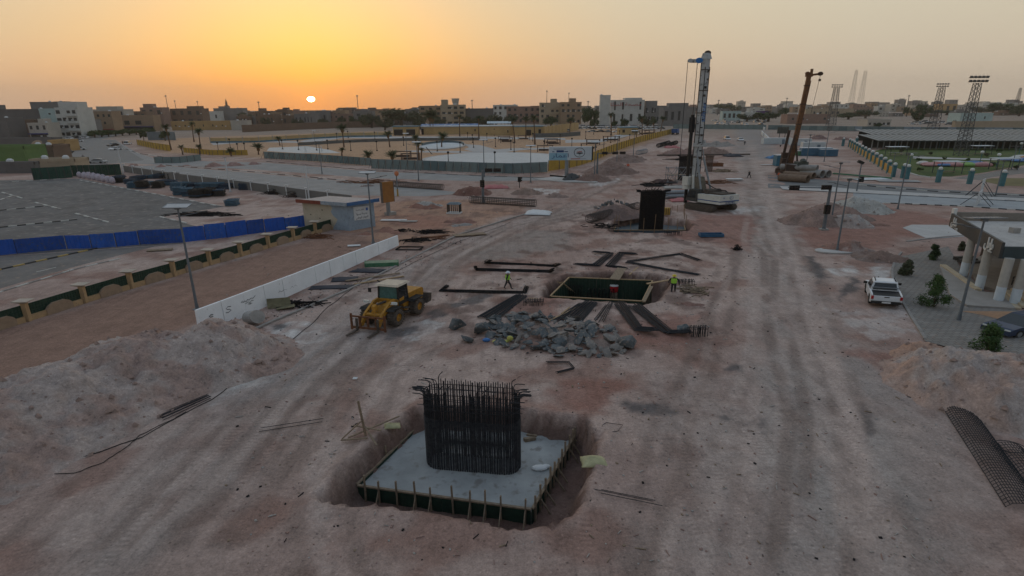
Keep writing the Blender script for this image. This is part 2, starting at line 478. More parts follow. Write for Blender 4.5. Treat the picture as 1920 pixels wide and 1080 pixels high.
# wheel passes: worn pale lanes with darker edges
tk = random.Random(31)
def passes(pts_px, n, spread, w):
    global C
    base = lay(polyline_xy(xy(pts_px), 24))
    for k in range(n):
        off = tk.gauss(0, spread); ph, fq = tk.uniform(0, 6), tk.uniform(.1, .25)
        line = [(x + off + .5 * math.sin(ph + fq * y), y) for x, y in base]
        m = sstep(w, w * .45, line_dist(GX, GY, line)) * sstep(.3, .55, fbm(GX * .25, GY * .25, 200 + k)) * tk.uniform(.25, .6)
        C = blend(C, tk.choice(((.43, .335, .295), (.45, .36, .32), (.19, .14, .12), (.22, .16, .135))), m)
def polyline_xy(pts, n):
    L_ = [0]
    for a, b_ in zip(pts[:-1], pts[1:]): L_.append(L_[-1] + (b_ - a).length)
    return [next(a.lerp(b_, (s - l0) / (l1 - l0)) for a, b_, l0, l1 in zip(pts[:-1], pts[1:], L_[:-1], L_[1:]) if s <= l1 + 1e-6) for s in np.linspace(0, L_[-1] - 1e-4, n)]
passes([(1400, 262), (1425, 350), (1455, 450), (1500, 600), (1550, 800), (1590, 1080)], 22, 2.6, .55)
passes([(1130, 385), (960, 425), (830, 490), (690, 610), (500, 760), (250, 1020)], 16, 2.2, .5)
passes([(1395, 470), (1350, 640), (1300, 800), (1260, 1080)], 8, 2.0, .45)
passes([(1180, 330), (1100, 365), (1010, 410)], 8, 2.5, .6)
passes([(620, 1080), (580, 880), (700, 700), (830, 640)], 7, 1.4, .4)
# damp-dark soil worked into the middle strip
C = blend(C, (.15, .095, .08), soft([(1080, 395), (1330, 400), (1330, 650), (900, 690), (820, 560)], 3, 5, 150, .3) * sstep(.5, .68, fbm(GX * .55, GY * .55, 151)) * .7)
C = blend(C, (.155, .10, .085), soft([(700, 380), (1000, 370), (900, 440), (640, 560), (560, 560)], 3, 5, 152, .3) * sstep(.52, .7, fbm(GX * .5, GY * .5, 153)) * .65)
C = C * (.93 + .14 * fine)[..., None]

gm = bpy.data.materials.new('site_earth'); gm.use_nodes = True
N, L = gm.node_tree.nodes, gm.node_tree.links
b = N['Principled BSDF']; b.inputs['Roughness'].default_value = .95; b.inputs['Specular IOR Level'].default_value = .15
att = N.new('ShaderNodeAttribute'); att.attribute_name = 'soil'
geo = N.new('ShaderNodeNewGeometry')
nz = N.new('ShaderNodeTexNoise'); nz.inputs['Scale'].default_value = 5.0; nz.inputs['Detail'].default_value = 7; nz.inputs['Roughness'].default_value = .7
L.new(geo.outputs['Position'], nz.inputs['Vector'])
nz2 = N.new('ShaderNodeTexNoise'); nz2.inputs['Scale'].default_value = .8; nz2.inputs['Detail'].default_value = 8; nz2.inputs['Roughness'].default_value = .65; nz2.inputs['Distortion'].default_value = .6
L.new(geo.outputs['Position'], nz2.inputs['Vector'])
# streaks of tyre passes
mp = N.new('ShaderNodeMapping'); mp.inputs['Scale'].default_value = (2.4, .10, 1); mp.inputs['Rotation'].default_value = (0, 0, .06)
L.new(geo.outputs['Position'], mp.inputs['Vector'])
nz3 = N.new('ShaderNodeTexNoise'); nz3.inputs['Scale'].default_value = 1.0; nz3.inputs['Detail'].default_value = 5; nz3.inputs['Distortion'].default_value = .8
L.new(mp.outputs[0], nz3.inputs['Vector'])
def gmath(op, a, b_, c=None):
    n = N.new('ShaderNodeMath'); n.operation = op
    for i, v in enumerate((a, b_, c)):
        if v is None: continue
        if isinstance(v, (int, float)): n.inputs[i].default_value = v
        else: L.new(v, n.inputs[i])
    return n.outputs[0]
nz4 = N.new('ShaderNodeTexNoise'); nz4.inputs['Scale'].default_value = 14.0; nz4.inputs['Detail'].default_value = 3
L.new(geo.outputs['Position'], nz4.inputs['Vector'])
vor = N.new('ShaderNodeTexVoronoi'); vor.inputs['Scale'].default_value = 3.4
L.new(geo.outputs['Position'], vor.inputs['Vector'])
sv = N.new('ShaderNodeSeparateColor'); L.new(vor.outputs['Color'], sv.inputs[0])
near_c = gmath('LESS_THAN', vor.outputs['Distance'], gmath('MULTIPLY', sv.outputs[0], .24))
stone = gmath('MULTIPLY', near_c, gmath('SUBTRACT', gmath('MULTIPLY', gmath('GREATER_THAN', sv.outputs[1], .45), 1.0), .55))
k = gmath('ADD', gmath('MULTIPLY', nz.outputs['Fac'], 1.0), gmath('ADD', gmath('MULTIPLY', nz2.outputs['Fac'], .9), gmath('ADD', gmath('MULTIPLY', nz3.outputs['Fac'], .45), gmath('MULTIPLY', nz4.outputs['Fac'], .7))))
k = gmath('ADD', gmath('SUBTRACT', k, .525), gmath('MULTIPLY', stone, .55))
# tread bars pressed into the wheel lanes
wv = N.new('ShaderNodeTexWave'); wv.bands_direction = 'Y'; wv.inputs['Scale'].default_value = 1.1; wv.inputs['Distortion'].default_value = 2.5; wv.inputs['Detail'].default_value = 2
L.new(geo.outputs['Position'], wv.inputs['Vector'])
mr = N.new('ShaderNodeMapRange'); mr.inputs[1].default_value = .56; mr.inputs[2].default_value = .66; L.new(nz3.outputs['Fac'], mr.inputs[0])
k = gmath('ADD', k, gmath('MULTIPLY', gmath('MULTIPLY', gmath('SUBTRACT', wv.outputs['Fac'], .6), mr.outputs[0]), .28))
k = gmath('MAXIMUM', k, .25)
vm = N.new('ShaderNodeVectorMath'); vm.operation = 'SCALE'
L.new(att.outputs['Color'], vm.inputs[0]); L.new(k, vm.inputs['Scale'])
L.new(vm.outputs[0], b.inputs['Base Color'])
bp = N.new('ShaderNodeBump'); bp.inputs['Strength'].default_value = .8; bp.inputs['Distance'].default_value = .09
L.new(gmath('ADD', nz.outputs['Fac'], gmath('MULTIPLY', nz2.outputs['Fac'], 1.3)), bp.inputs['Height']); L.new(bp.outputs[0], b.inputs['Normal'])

def grid_mesh(name, X, Y, Z, col, mat, keep=None):
    h, w = X.shape
    me = bpy.data.meshes.new(name)
    idx = np.arange(h * w).reshape(h, w)
    q = np.stack([idx[:-1, :-1], idx[:-1, 1:], idx[1:, 1:], idx[1:, :-1]], -1).reshape(-1, 4)
    if keep is not None:
        kk = (keep[:-1, :-1] | keep[:-1, 1:] | keep[1:, 1:] | keep[1:, :-1]).reshape(-1)
        q = q[kk]
        used = np.unique(q); rem = -np.ones(h * w, int); rem[used] = np.arange(len(used))
        q = rem[q]
    else:
        used = np.arange(h * w)
    co = np.stack([X, Y, Z], -1).reshape(-1, 3)[used]
    me.vertices.add(len(co)); me.vertices.foreach_set('co', co.astype(np.float32).ravel())
    me.loops.add(q.size); me.loops.foreach_set('vertex_index', q.ravel().astype(np.int32))
    me.polygons.add(len(q)); me.polygons.foreach_set('loop_start', np.arange(0, q.size, 4, dtype=np.int32))
    me.update(calc_edges=True)
    me.polygons.foreach_set('use_smooth', np.ones(len(q), bool))
    if col is not None:
        a = me.attributes.new('soil', 'FLOAT_COLOR', 'POINT')
        cc = np.ones((len(co), 4), np.float32); cc[:, :3] = np.clip(col.reshape(-1, 3)[used], 0, 1)
        a.data.foreach_set('color', cc.ravel())
    me.materials.append(mat)
    return me
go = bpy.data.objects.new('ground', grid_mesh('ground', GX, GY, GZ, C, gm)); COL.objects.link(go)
tag(go, kind='structure')

CLOD = [M('earth_clod', (.27, .19, .16), .95, .3, 3), M('grey_clod', (.25, .22, .20), .95, .3, 3)]
def heap(name, label, cat, peaks, col, seed, col2=None, group=None, slope=.7, res=.28, rough=.42, crater=None, amt=.6):
    """a tipped heap: peaks are (x, y, height) in the world; angle of repose, slumps and clods"""
    x0 = min(p[0] - p[2] / slope * 1.5 for p in peaks) - 1; x1 = max(p[0] + p[2] / slope * 1.5 for p in peaks) + 1
    y0 = min(p[1] - p[2] / slope * 1.3 for p in peaks) - 1; y1 = max(p[1] + p[2] / slope * 1.3 for p in peaks) + 1
    n = lambda a, b_: max(8, min(240, int((b_ - a) / res)))
    X, Y = np.meshgrid(np.linspace(x0, x1, n(x0, x1)), np.linspace(y0, y1, n(y0, y1)))
    wx = X + (fbm(X * .5, Y * .5, seed) - .5) * 2.2; wy = Y + (fbm(X * .5, Y * .5, seed + 3) - .5) * 1.8
    Z = np.full(X.shape, -1.0)
    for (px_, py_, h) in peaks:
        r = np.hypot((wx - px_) / 1.25, wy - py_)
        cone = h - slope * np.sqrt(r * r + .25 * h * h) + slope * .5 * h
        Z = np.logaddexp(Z * 3.5, cone * 3.5) / 3.5
    Z = Z - .12
    pos = sstep(0, .6, Z)
    Z = Z + pos * ((fbm(X * .8, Y * .8, seed + 7) - .5) * rough * 1.6 + (fbm(X * 3, Y * 3, seed + 8, 3) - .5) * rough * .8 - np.abs(fbm(X * 1.4 + Y * .5, Y * 1.1, seed + 9) - .5) * rough * 1.8)
    if crater:
        for cx, cy, cr, cd in crater:
            Z = Z - cd * np.exp(-(((X - cx) / 1.25) ** 2 + (Y - cy) ** 2) / cr ** 2)
    Z = np.maximum(Z, -.12)
    f1 = fbm(X * .45, Y * .45, seed + 20); f2 = fbm(X * 2.4, Y * 2.4, seed + 21)
    cc = np.zeros(X.shape + (3,)) + np.array(col)
    if col2 is not None: cc = blend(cc, col2, sstep(.42, .62, f1 + (f2 - .5) * .4) * amt)
    cc = cc * (.82 + .36 * f2)[..., None]
    ox, oy = (x0 + x1) / 2, (y0 + y1) / 2
    o = bpy.data.objects.new(name, grid_mesh(name, X - ox, Y - oy, Z, cc, gm, Z > -.11)); COL.objects.link(o)
    o.location = (ox, oy, 0)
    tag(o, label, cat, group)
    r_ = random.Random(seed); mb = MB(); nn = int(X.size * .06)
    for _ in range(min(1500, nn)):
        i, j = r_.randrange(X.shape[0]), r_.randrange(X.shape[1])
        if Z[i, j] < -.02: continue
        s = r_.choice((.05, .07, .09, .13, .2)) * (1 + oy / 160); p = Vector((X[i, j] - ox, Y[i, j] - oy, Z[i, j]))
        e = [Vector((r_.uniform(.6, 1.3) * s, r_.uniform(-.3, .3) * s, 0)), Vector((r_.uniform(-.3, .3) * s, r_.uniform(.6, 1.2) * s, 0)), Vector((0, 0, r_.uniform(.5, 1) * s))]
        mb.add([p + e[0], p + e[1], p - e[0], p - e[1], p + e[2]], [(0, 1, 4), (1, 2, 4), (2, 3, 4), (3, 0, 4)])
    if mb.v: part(o, 'clods', mb, CLOD[0 if col[0] - col[2] > .05 else 1], kind='stuff')
    return o
def pk(px, py, h):
    g = G(px, py, h)
    return (g.x, g.y, h)

# ------------------------------------------------------------------ shared surfaces
STEEL = M('rebar_steel', (.022, .025, .032), .75, .35, 6, 0, col2=(.05, .05, .055), spec=.15)
BLACKSTEEL = M('dark_rebar', (.010, .010, .012), .8, .4, 5, 0, col2=(.028, .026, .027), spec=.12)
TIMBER = M('raw_timber', (.34, .235, .135), .85, .25, 5, spot=(.22, .17, .12), spot_amt=.4)
OLDTIMBER = M('weathered_timber', (.22, .165, .115), .9, .3, 5, spot=(.3, .28, .25), spot_amt=.38)
GREENPLY = M('green_film_plywood', (.014, .038, .026), .6, .3, 3, spot=(.06, .06, .05), spot_amt=.38)
CONC = M('fresh_concrete', (.32, .33, .33), .9, .22, .5, bump=.01, spot=(.22, .21, .20), spot_amt=.44)
OLDCONC = M('weathered_concrete', (.33, .31, .29), .92, .16, 1.6, bump=.01, spot=(.22, .20, .19), spot_amt=.4)
WHITEP = M('dirty_white_paint', (.56, .57, .58), .7, .10, 1.3, spot=(.33, .30, .27), spot_amt=.36)
BLACKP = M('black_rubber', (.022, .021, .021), .85, .3, 5)
DUSTRUB = M('dusty_rubber', (.05, .045, .042), .95, .35, 6, col2=(.14, .11, .09))
DARKGLASS = M('dark_glass', (.015, .02, .024), .12, .1, 3, spec=.6)
CABGLASS = M('green_cab_glass', (.06, .14, .13), .15, .25, 4, spec=.6)
YELLOW = M('machine_yellow', (.40, .19, .02), .6, .25, 2.5, spot=(.17, .11, .06), spot_amt=.45)
RUSTY = M('rusty_steel', (.15, .062, .03), .85, .35, 4, spot=(.08, .035, .02), spot_amt=.45)
MUDDY = M('muddy_machine_steel', (.075, .06, .05), .9, .4, 5, spot=(.16, .12, .09), spot_amt=.4)
GREYST = M('galvanised_steel', (.24, .26, .28), .55, .15, 3, .5)
POLEM = M('grey_lamp_pole', (.15, .17, .19), .6, .18, 2, .3)

# ------------------------------------------------------------------ pier cages
def stadium(a, r, n):
    """n points round a bar of half length a and round ends r, with outward normals"""
    per = 4 * a + 2 * math.pi * r; out = []
    for i in range(n):
        s = per * i / n
        if s < 2 * a: out.append(((-a + s, -r), (0, -1)))
        elif s < 2 * a + math.pi * r:
            t = (s - 2 * a) / r - math.pi / 2; out.append(((a + r * math.cos(t), r * math.sin(t)), (math.cos(t), math.sin(t))))
        elif s < 4 * a + math.pi * r: out.append(((a - (s - 2 * a - math.pi * r), r), (0, 1)))
        else:
            t = (s - 4 * a - math.pi * r) / r + math.pi / 2; out.append(((-a + r * math.cos(t), r * math.sin(t)), (math.cos(t), math.sin(t))))
    return out

def pier_cage(label, cen, rz, half, r, H, n, mat, bar_r, rings, ring_top, hook=.7, inner=True, group='pier reinforcement cages'):
    t = thing('pier_rebar_cage', label, 'rebar cage', cen, rz, group, wide=1)
    straight = MB().path([(0, 0, 0), (0, 0, H)], bar_r, 5).mesh('vertical_bar', mat)
    bent = MB().path([(0, 0, 0), (0, 0, H - .22), (.06, 0, H - .07), (.22, 0, H), (hook, 0, H + .02)], bar_r, 5).mesh('vertical_bar', mat)
    short = MB().path([(0, 0, 0), (0, 0, H + .05), (.05, 0, H + .18), (.25, 0, H + .34)], bar_r, 5).mesh('vertical_bar', mat)
    for i, (p, nn) in enumerate(stadium(half, r, n)):
        end = abs(nn[0]) > .35
        me = bent if end else straight
        a = (0 if nn[0] > 0 else math.pi) + RNG.uniform(-.18, .18) if end else RNG.uniform(0, 6)
        dz = RNG.uniform(-.10, .06) - (.22 * (RNG.random() < .5) if end else 0)
        if not end and RNG.random() < .10: me, a = short, math.pi / 2 * RNG.choice((-.3, .4))
        part(t, 'vertical_bar', me, mat, (p[0], p[1], dz), (0, 0, a))
    if inner:
        for i, (p, nn) in enumerate(stadium(half, r - .17, n * 2 // 3)):
            part(t, 'vertical_bar', straight, mat, (p[0], p[1], RNG.uniform(-.25, .0)), (0, 0, 0))
    ring_pts = [(p[0] * 1.0 + nn[0] * bar_r * 1.6, p[1] + nn[1] * bar_r * 1.6, 0) for p, nn in stadium(half, r, 36)]
    ring = MB().path(ring_pts + [ring_pts[0]], bar_r * .75, 4).mesh('stirrup', mat)
    for k in range(rings):
        part(t, 'stirrup', ring, mat, (0, 0, .08 + (ring_top - .1) * k / max(1, rings - 1)))
    for z in (H * .78, H * .93):
        part(t, 'stirrup', ring, mat, (0, 0, z))
    tie = MB().path([(-half - r - .2, 0, 0), (half + r + .15, 0, 0)], bar_r * .75, 4).mesh('tie_bar', mat)
    for k, (y, z) in enumerate(((-r - .05, H - .45), (-r - .06, H - .75), (r * .3, H - .3), (r + .03, H - .6))):
        part(t, 'tie_bar', tie, mat, (RNG.uniform(-.2, .2), y, z), (0, RNG.uniform(-.02, .05), RNG.uniform(-.03, .03)))
    return t

SLABZ = -1.25
sl = [G(672, 915, SLABZ), G(996, 960, SLABZ), G(1078, 817, SLABZ), G(800, 790, SLABZ)]
c0, c1 = G(803, 862, SLABZ), G(975, 876, SLABZ)
cc = (c0 + c1) / 2; ax = (c1 - c0); cage_rz = math.atan2(ax.y, ax.x)
cage_H = height_at(cc, 727) - SLABZ
t = thing('pier_footing', 'pale concrete footing slab under the near rebar cage', 'footing', (cc.x, cc.y, SLABZ), wide=1)
mb = MB().prism([(p.x - cc.x, p.y - cc.y) for p in sl], -.75, 0)
part(t, 'slab', mb, CONC)
pier_cage('tall oval rebar cage standing on the nearest pale footing', (cc.x, cc.y, SLABZ), cage_rz, ax.length / 2 - .75, .75, cage_H, 96, STEEL, .026, 40, cage_H * .66, .6)

single('plastic_bag', MB().ball((0, 0, .1), .28, 9, 6, (1.2, .8, .5)).ball((.25, .1, .12), .18, 8, 5, (1, .8, .6)), WHITEP, 'crumpled white bag on the near footing slab', 'bag', G(1012, 880, SLABZ))
single('timber_offcuts', MB().box((0, 0, .1), (.5, .2, .2), rz=.4).box((.1, .2, .22), (.45, .12, .1), rz=-.3), OLDTIMBER, 'timber offcuts on the near footing behind the cage', 'offcuts', G(993, 826, SLABZ))
def formwork(label, corners, z0, z1, mat, posts, post_h, thick=.05, name='footing_formwork', rim=None, post_mat=TIMBER, brace=True):
    """boards on edge along each side; posts: {side: count}"""
    c = sum((Vector((p.x, p.y, 0)) for p in corners), Vector()) / len(corners)
    t = thing(name, label, 'formwork', (c.x, c.y, 0), wide=1)
    n = len(corners)
    for i in range(n):
        a, b = corners[i] - c, corners[(i + 1) % n] - c
        a = Vector((a.x, a.y, 0)); b = Vector((b.x, b.y, 0)); d = (b - a).normalized(); out = Vector((d.y, -d.x, 0))
        L_ = (b - a).length; k = max(1, round(L_ / 2.4))
        for j in range(k):
            p0, p1 = a + d * (L_ * j / k + .01), a + d * (L_ * (j + 1) / k - .01)
            off = out * (thick / 2 + .012)
            part(t, 'board', MB().beam(p0 + off + Vector((0, 0, (z0 + z1) / 2)), p1 + off + Vector((0, 0, (z0 + z1) / 2)), thick, z1 - z0), mat)
        if rim:
            part(t, 'rim_timber', MB().beam(a + out * .06 + Vector((0, 0, z1 + .045)), b + out * .06 + Vector((0, 0, z1 + .05)), .13, .08), rim)
        m = posts.get(i, 0)
        for j in range(m):
            p = a + d * (L_ * (j + .5 + RNG.uniform(-.2, .2)) / m) + out * (thick + .09)
            h = post_h * RNG.uniform(.7, 1.15)
            lean = out * RNG.uniform(-.04, .06) + d * RNG.uniform(-.05, .05)
            part(t, 'post', MB().beam(p + Vector((0, 0, z0 - .5)), p + lean * h + Vector((0, 0, z1 + h)), .09, .07, d), post_mat)
            if brace and RNG.random() < .6:
                part(t, 'strut', MB().beam(p + out * .9 + Vector((0, 0, z0 - .4)), p + Vector((0, 0, z1 - .05)), .08, .05, d), post_mat)
    return t
formwork('timber formwork with posts round the nearest footing', sl, SLABZ - .7, SLABZ + .16, GREENPLY, {0: 10, 1: 11, 2: 2, 3: 1}, .75, rim=OLDTIMBER, post_mat=OLDTIMBER)

# second pier, dark, with its pit
t2c = G(1220, 430, -1.0)
pier_cage('black rebar cage of the second pier in front of the white rig', t2c, .05, 1.3, .5, height_at(t2c, 356) + 1.0, 74, BLACKSTEEL, .045, 46, (height_at(t2c, 356) + 1) * .93, .8)
sl2 = [G(1152, 433, -1.0), G(1284, 433, -1.0), G(1278, 408, -1.0), G(1165, 406, -1.0)]
formwork('wooden posts and boards round the second pier pit', sl2, -1.6, -.9, M('blue_grey_film_board', (.06, .085, .11), .6, .2, 3), {0: 6, 1: 4, 2: 8, 3: 5}, 2.3, rim=TIMBER, post_mat=M('brown_posts', (.24, .155, .095), .9, .25, 4))
single('pier_footing', MB().prism([((p.x - t2c.x), (p.y - t2c.y)) for p in sl2], -.5, -.03), M('dark_blue_grey_slab', (.07, .085, .095), .7, .2, 1), 'footing slab below the black second pier cage', 'footing', t2c, wide=1)
# third and fourth piers behind the rig
t3 = G(1287, 338)
pier_cage('black rebar cage beside the scaffold behind the white rig', t3, 0, 1.45, .5, height_at(t3, 291), 44, BLACKSTEEL, .06, 26, height_at(t3, 291) * .95, .5, inner=False)
t4 = G(1328, 322)
pier_cage('brown rebar cage right of the white rig mast', t4, 0, .6, .35, height_at(t4, 290), 24, M('brown_rust_rebar', (.12, .08, .065), .8, .3, 4), .05, 16, height_at(t4, 290) * .9, .3, inner=False)
# scaffold by the third pier
sc_ = thing('scaffold_tower', 'light grey tube scaffold beside the third pier cage', 'scaffold', G(1268, 343), 0)
sw, sd, sh = 3.4, 1.6, 3.6
for x in (-sw / 2, 0, sw / 2):
    for y in (-sd / 2, sd / 2):
        part(sc_, 'standard', MB().tube((x, y, 0), (x, y, sh), .05, 6), GREYST)
for z in (.3, 1.8, 3.4):
    for y in (-sd / 2, sd / 2): part(sc_, 'ledger', MB().tube((-sw / 2 - .2, y, z), (sw / 2 + 2.4, y, z), .05, 6), GREYST)
for y in (-sd / 2, sd / 2):
    for x0, x1 in ((-sw / 2, 0), (0, sw / 2)):
        part(sc_, 'brace', MB().tube((x0, y, .2), (x1, y, 3.4), .04, 6), GREYST); part(sc_, 'brace', MB().tube((x1, y, .2), (x0, y, 3.4), .04, 6), GREYST)
part(sc_, 'deck', MB().box((0, 0, 1.85), (sw, sd * .9, .06)), OLDTIMBER)

# ------------------------------------------------------------------ middle excavation
q = [G(1033, 556, .05), G(1203, 565, .05), G(1222, 527, .05), G(1068, 521, .05)]
fw = formwork('green plywood formwork box in the middle excavation', q, -2.05, .05, GREENPLY, {1: 5, 3: 4}, .0, rim=TIMBER, post_mat=OLDTIMBER, brace=False)
qc = sum((Vector((p.x, p.y, 0)) for p in q), Vector()) / 4
# studs inside the box
for i in (2, 3):
    a, b = q[i], q[(i + 1) % 4]
    for k in range(22 if i == 2 else 10):
        f = (k + .5) / (22 if i == 2 else 10)
        p = a.lerp(b, f) - qc
        inn = Vector((-p.x, -p.y, 0)).normalized() * .06
        part(fw, 'stud', MB().box((p.x + inn.x, p.y + inn.y, -.95), (.06, .05, 1.9)), GREENPLY)
base = single('blinding_slab', MB().prism([((p.x - qc.x) * .99, (p.y - qc.y) * .99) for p in q], -2.15, -2.02), M('dark_blue_grey_slab', (.07, .085, .095)), 'grey concrete floor inside the green formwork box', 'slab', (qc.x, qc.y, 0), wide=1)  # floor given one even dark blue-grey, same as the second pier slab
# hoops of reinforcement standing in the box
def hoop_mesh(w, h, r=.03):
    return MB().path([(-w / 2, 0, 0), (-w / 2, 0, h * .8), (-w / 2 + .12, 0, h * .96), (0, 0, h), (w / 2 - .12, 0, h * .96), (w / 2, 0, h * .8), (w / 2, 0, 0)], r, 5).mesh('hoop', BLACKSTEEL)
hm = hoop_mesh(.9, 1.35)
for nm, (ax0, ay0, ax1, ay1), n, lab in (('left', (1060, 544, 1092, 545), 9, 'row of bent steel hoops at the ladder end of the green pit'), ('mid', (1103, 550, 1150, 552), 13, 'row of bent steel hoops in the middle of the green pit'), ('back', (1075, 532, 1190, 537), 18, 'row of bent steel hoops along the back of the green pit')):
    a, b = G(ax0, ay0, -1.2), G(ax1, ay1, -1.2); m = (a + b) / 2
    t = thing('rebar_hoops', lab, 'rebar', (m.x, m.y, -2.02), 0, 'hoops inside the pit', wide=1)
    for k in range(n):
        p = a.lerp(b, k / (n - 1)) - m
        part(t, 'hoop', hm, BLACKSTEEL, (p.x, p.y, 0), (RNG.uniform(-.1, .1), 0, 1.25 + RNG.uniform(-.2, .2)))
mat_ = MB()
t = thing('rebar_mat', 'dark bottom reinforcement mat lying in the green pit', 'rebar', (qc.x, qc.y, -1.95), 0, wide=1)
e1, e2 = (q[1] - q[0]), (q[3] - q[0])
for k in range(16):
    f = (k + .5) / 16
    for A_, B_ in ((q[0].lerp(q[1], f), q[3].lerp(q[2], f)),):
        part(t, 'bar', MB().path([(A_.x - qc.x, A_.y - qc.y, 0), (B_.x - qc.x, B_.y - qc.y, 0)], .03, 4), BLACKSTEEL)
for k in range(10):
    f = (k + .5) / 10
    A_, B_ = q[0].lerp(q[3], f), q[1].lerp(q[2], f)
    part(t, 'bar', MB().path([(A_.x - qc.x, A_.y - qc.y, .06), (B_.x - qc.x, B_.y - qc.y, .06)], .03, 4), BLACKSTEEL)
# red water barrel with white lid
p = G(1151, 548, -1.3)
t = thing('water_barrel', 'red water cooler barrel with white lid inside the pit', 'barrel', (p.x, p.y, -2.0))
part(t, 'stand', MB().box((0, 0, .35), (.5, .5, .7)), OLDTIMBER)
part(t, 'barrel', MB().lathe([(.22, .7), (.30, .8), (.33, 1.15), (.31, 1.38)], 14), M('red_plastic', (.36, .012, .015), .4, .1))
part(t, 'lid', MB().lathe([(.33, 1.38), (.34, 1.43), (.30, 1.52)], 14), WHITEP)
# ladder
def bars_between(name, label, cat, p0, p1, w, n, mat, group=None, r=.035):
    t = thing(name, label, cat, p0, 0, group, wide=1)
    d = p1 - p0; s = Vector((d.y, -d.x, 0)).normalized() if abs(d.x) + abs(d.y) > .05 else Vector((1, 0, 0)); s = s * (w / 2)
    for k in (-1, 1): part(t, 'rail', MB().beam(s * k, d + s * k, .07, .05), mat)
    for k in range(n): part(t, 'rung', MB().beam(d * ((k + .5) / n) - s, d * ((k + .5) / n) + s, .05, .04), mat)
    return t
bars_between('ladder', 'wooden ladder leaning at the left end of the green pit', 'ladder', G(1062, 552, -2.0) + Vector((.9, 0, 0)), G(1049, 528, .5), .55, 8, TIMBER)
def plank(label, px0, px1, w, th=.06, z=(.06, .06), mat=TIMBER, group=None, name='timber_plank', cat='plank'):
    a, b = G(*px0, z[0]), G(*px1, z[1]); m = (a + b) / 2
    return single(name, MB().beam(a - m, b - m, w, th), mat, label, cat, m, 0, group, wide=1)
plank('wide grey boards bridging the back edge of the green pit', (1166, 503), (1152, 524), 1.0, .07, (.1, .16), OLDTIMBER)
plank('long pale plank running right from the green pit corner', (1213, 532), (1256, 525), .3, .08, (.18, .12))
plank('short plank lying behind the green pit', (1180, 515), (1196, 501), .16)
plank('pale plank on the right rim of the green pit', (1207, 566), (1222, 537), .28, .1, (.15, .15), OLDTIMBER)
plank('long pale plank left of the front rebar bundles', (1028, 602), (1085, 575), .14)
plank('short plank beside the rubble heap', (1053, 588), (1068, 576), .12)
plank('thin plank along the front lip of the green pit', (990, 559), (1035, 561), .12)

# ------------------------------------------------------------------ rebar lying about
def bundle(label, pts, w, n, r=.036, h=.16, mat=STEEL, fan=.0, zs=None, group='rebar bundles on the ground'):
    P0 = [G(*p[:2], .05 + (p[2] if len(p) > 2 else 0)) for p in pts]
    m = sum(P0, Vector()) / len(P0); m.z = 0.0
    t = thing('rebar_bundle', label, 'rebar bundle', m, 0, group, wide=1)
    d = (P0[-1] - P0[0]) if len(P0) == 2 else (P0[2] - P0[1] if len(P0) > 3 else P0[1] - P0[0])
    s = Vector((d.y, -d.x, 0)).normalized()
    if s.y > 0: s = -s
    me = MB().path([p - m for p in P0], r, 4).mesh('bar', mat)
    n = int(n * 1.5) if n > 7 else n
    for k in range(n):
        f = (k + .5) / n - .5
        off = s * (w * f + RNG.uniform(-.03, .03)); off.z = h * (1 - 4 * f * f) * RNG.random()
        off += d.normalized() * RNG.uniform(-.25, .25)
        part(t, 'bar', me, mat, off, (0, 0, fan * f + RNG.uniform(-.012, .012)))
    return t
bundle('upper of two long rebar bundles left of the green pit', [(918, 489, .5), (911, 493), (1040, 499), (1048, 496, .5)], .45, 12, mat=BLACKSTEEL)
bundle('lower of two long rebar bundles left of the green pit', [(890, 501, .5), (892, 505), (1030, 509), (1036, 505, .5)], .7, 16, mat=BLACKSTEEL)
bundle('long rebar bundle with hooked ends in front of the white-helmet worker', [(838, 536), (827, 545), (983, 549), (987, 538)], .5, 14, mat=BLACKSTEEL)
bundle('slanting rebar bundle running down to the boulders', [(978, 554), (912, 597)], 1.6, 16, fan=.10)
bundle('broad rebar bundle fanning from the green pit to the rubble', [(1106, 566), (1062, 604)], 1.9, 22, fan=.16)
bundle('thin loose rebar bundle between the front bundles', [(1145, 567), (1122, 602)], .8, 6, fan=.1)
bundle('rebar bundle with hooked foot beside the blue boulder', [(1160, 567), (1198, 617), (1228, 619, .3)], .9, 16, fan=.05)
bundle('rightmost front rebar bundle with its foot under a grey boulder', [(1192, 573), (1256, 624), (1290, 623, .3)], 1.0, 16, fan=.06)
bundle('hooked rebar bundle left of pair behind the green pit', [(1115, 473), (1145, 475), (1116, 498), (1082, 496)], .9, 10, fan=.03)
bundle('hooked rebar bundle right of pair behind the green pit', [(1190, 476), (1164, 475), (1141, 500), (1170, 502)], .9, 10, fan=.03)
bundle('long rebar frame bars forming an arrow behind the green pit', [(1312, 489), (1277, 477), (1176, 492)], .7, 6, fan=.05)
bundle('lower bars of the arrow-shaped rebar frame', [(1176, 492), (1250, 506), (1312, 516)], .5, 5, fan=.03)
bundle('short bent rebar on red soil above the near cage', [(1026, 680), (1066, 680), (1076, 692), (1044, 700)], .25, 4, r=.03)
bundle('two thin rods lying left of the near footing', [(494, 806), (612, 788)], .3, 2, r=.02)
bundle('loose black rods at the foot of the big left mound', [(300, 784), (392, 744)], .9, 7, r=.022, fan=.1)
bundle('thin rods right of the near footing', [(1118, 920), (1232, 944)], .5, 3, r=.02)
bundle('small pair of rods right of the green pit', [(1275, 540), (1284, 549), (1316, 545)], .2, 3, r=.03)
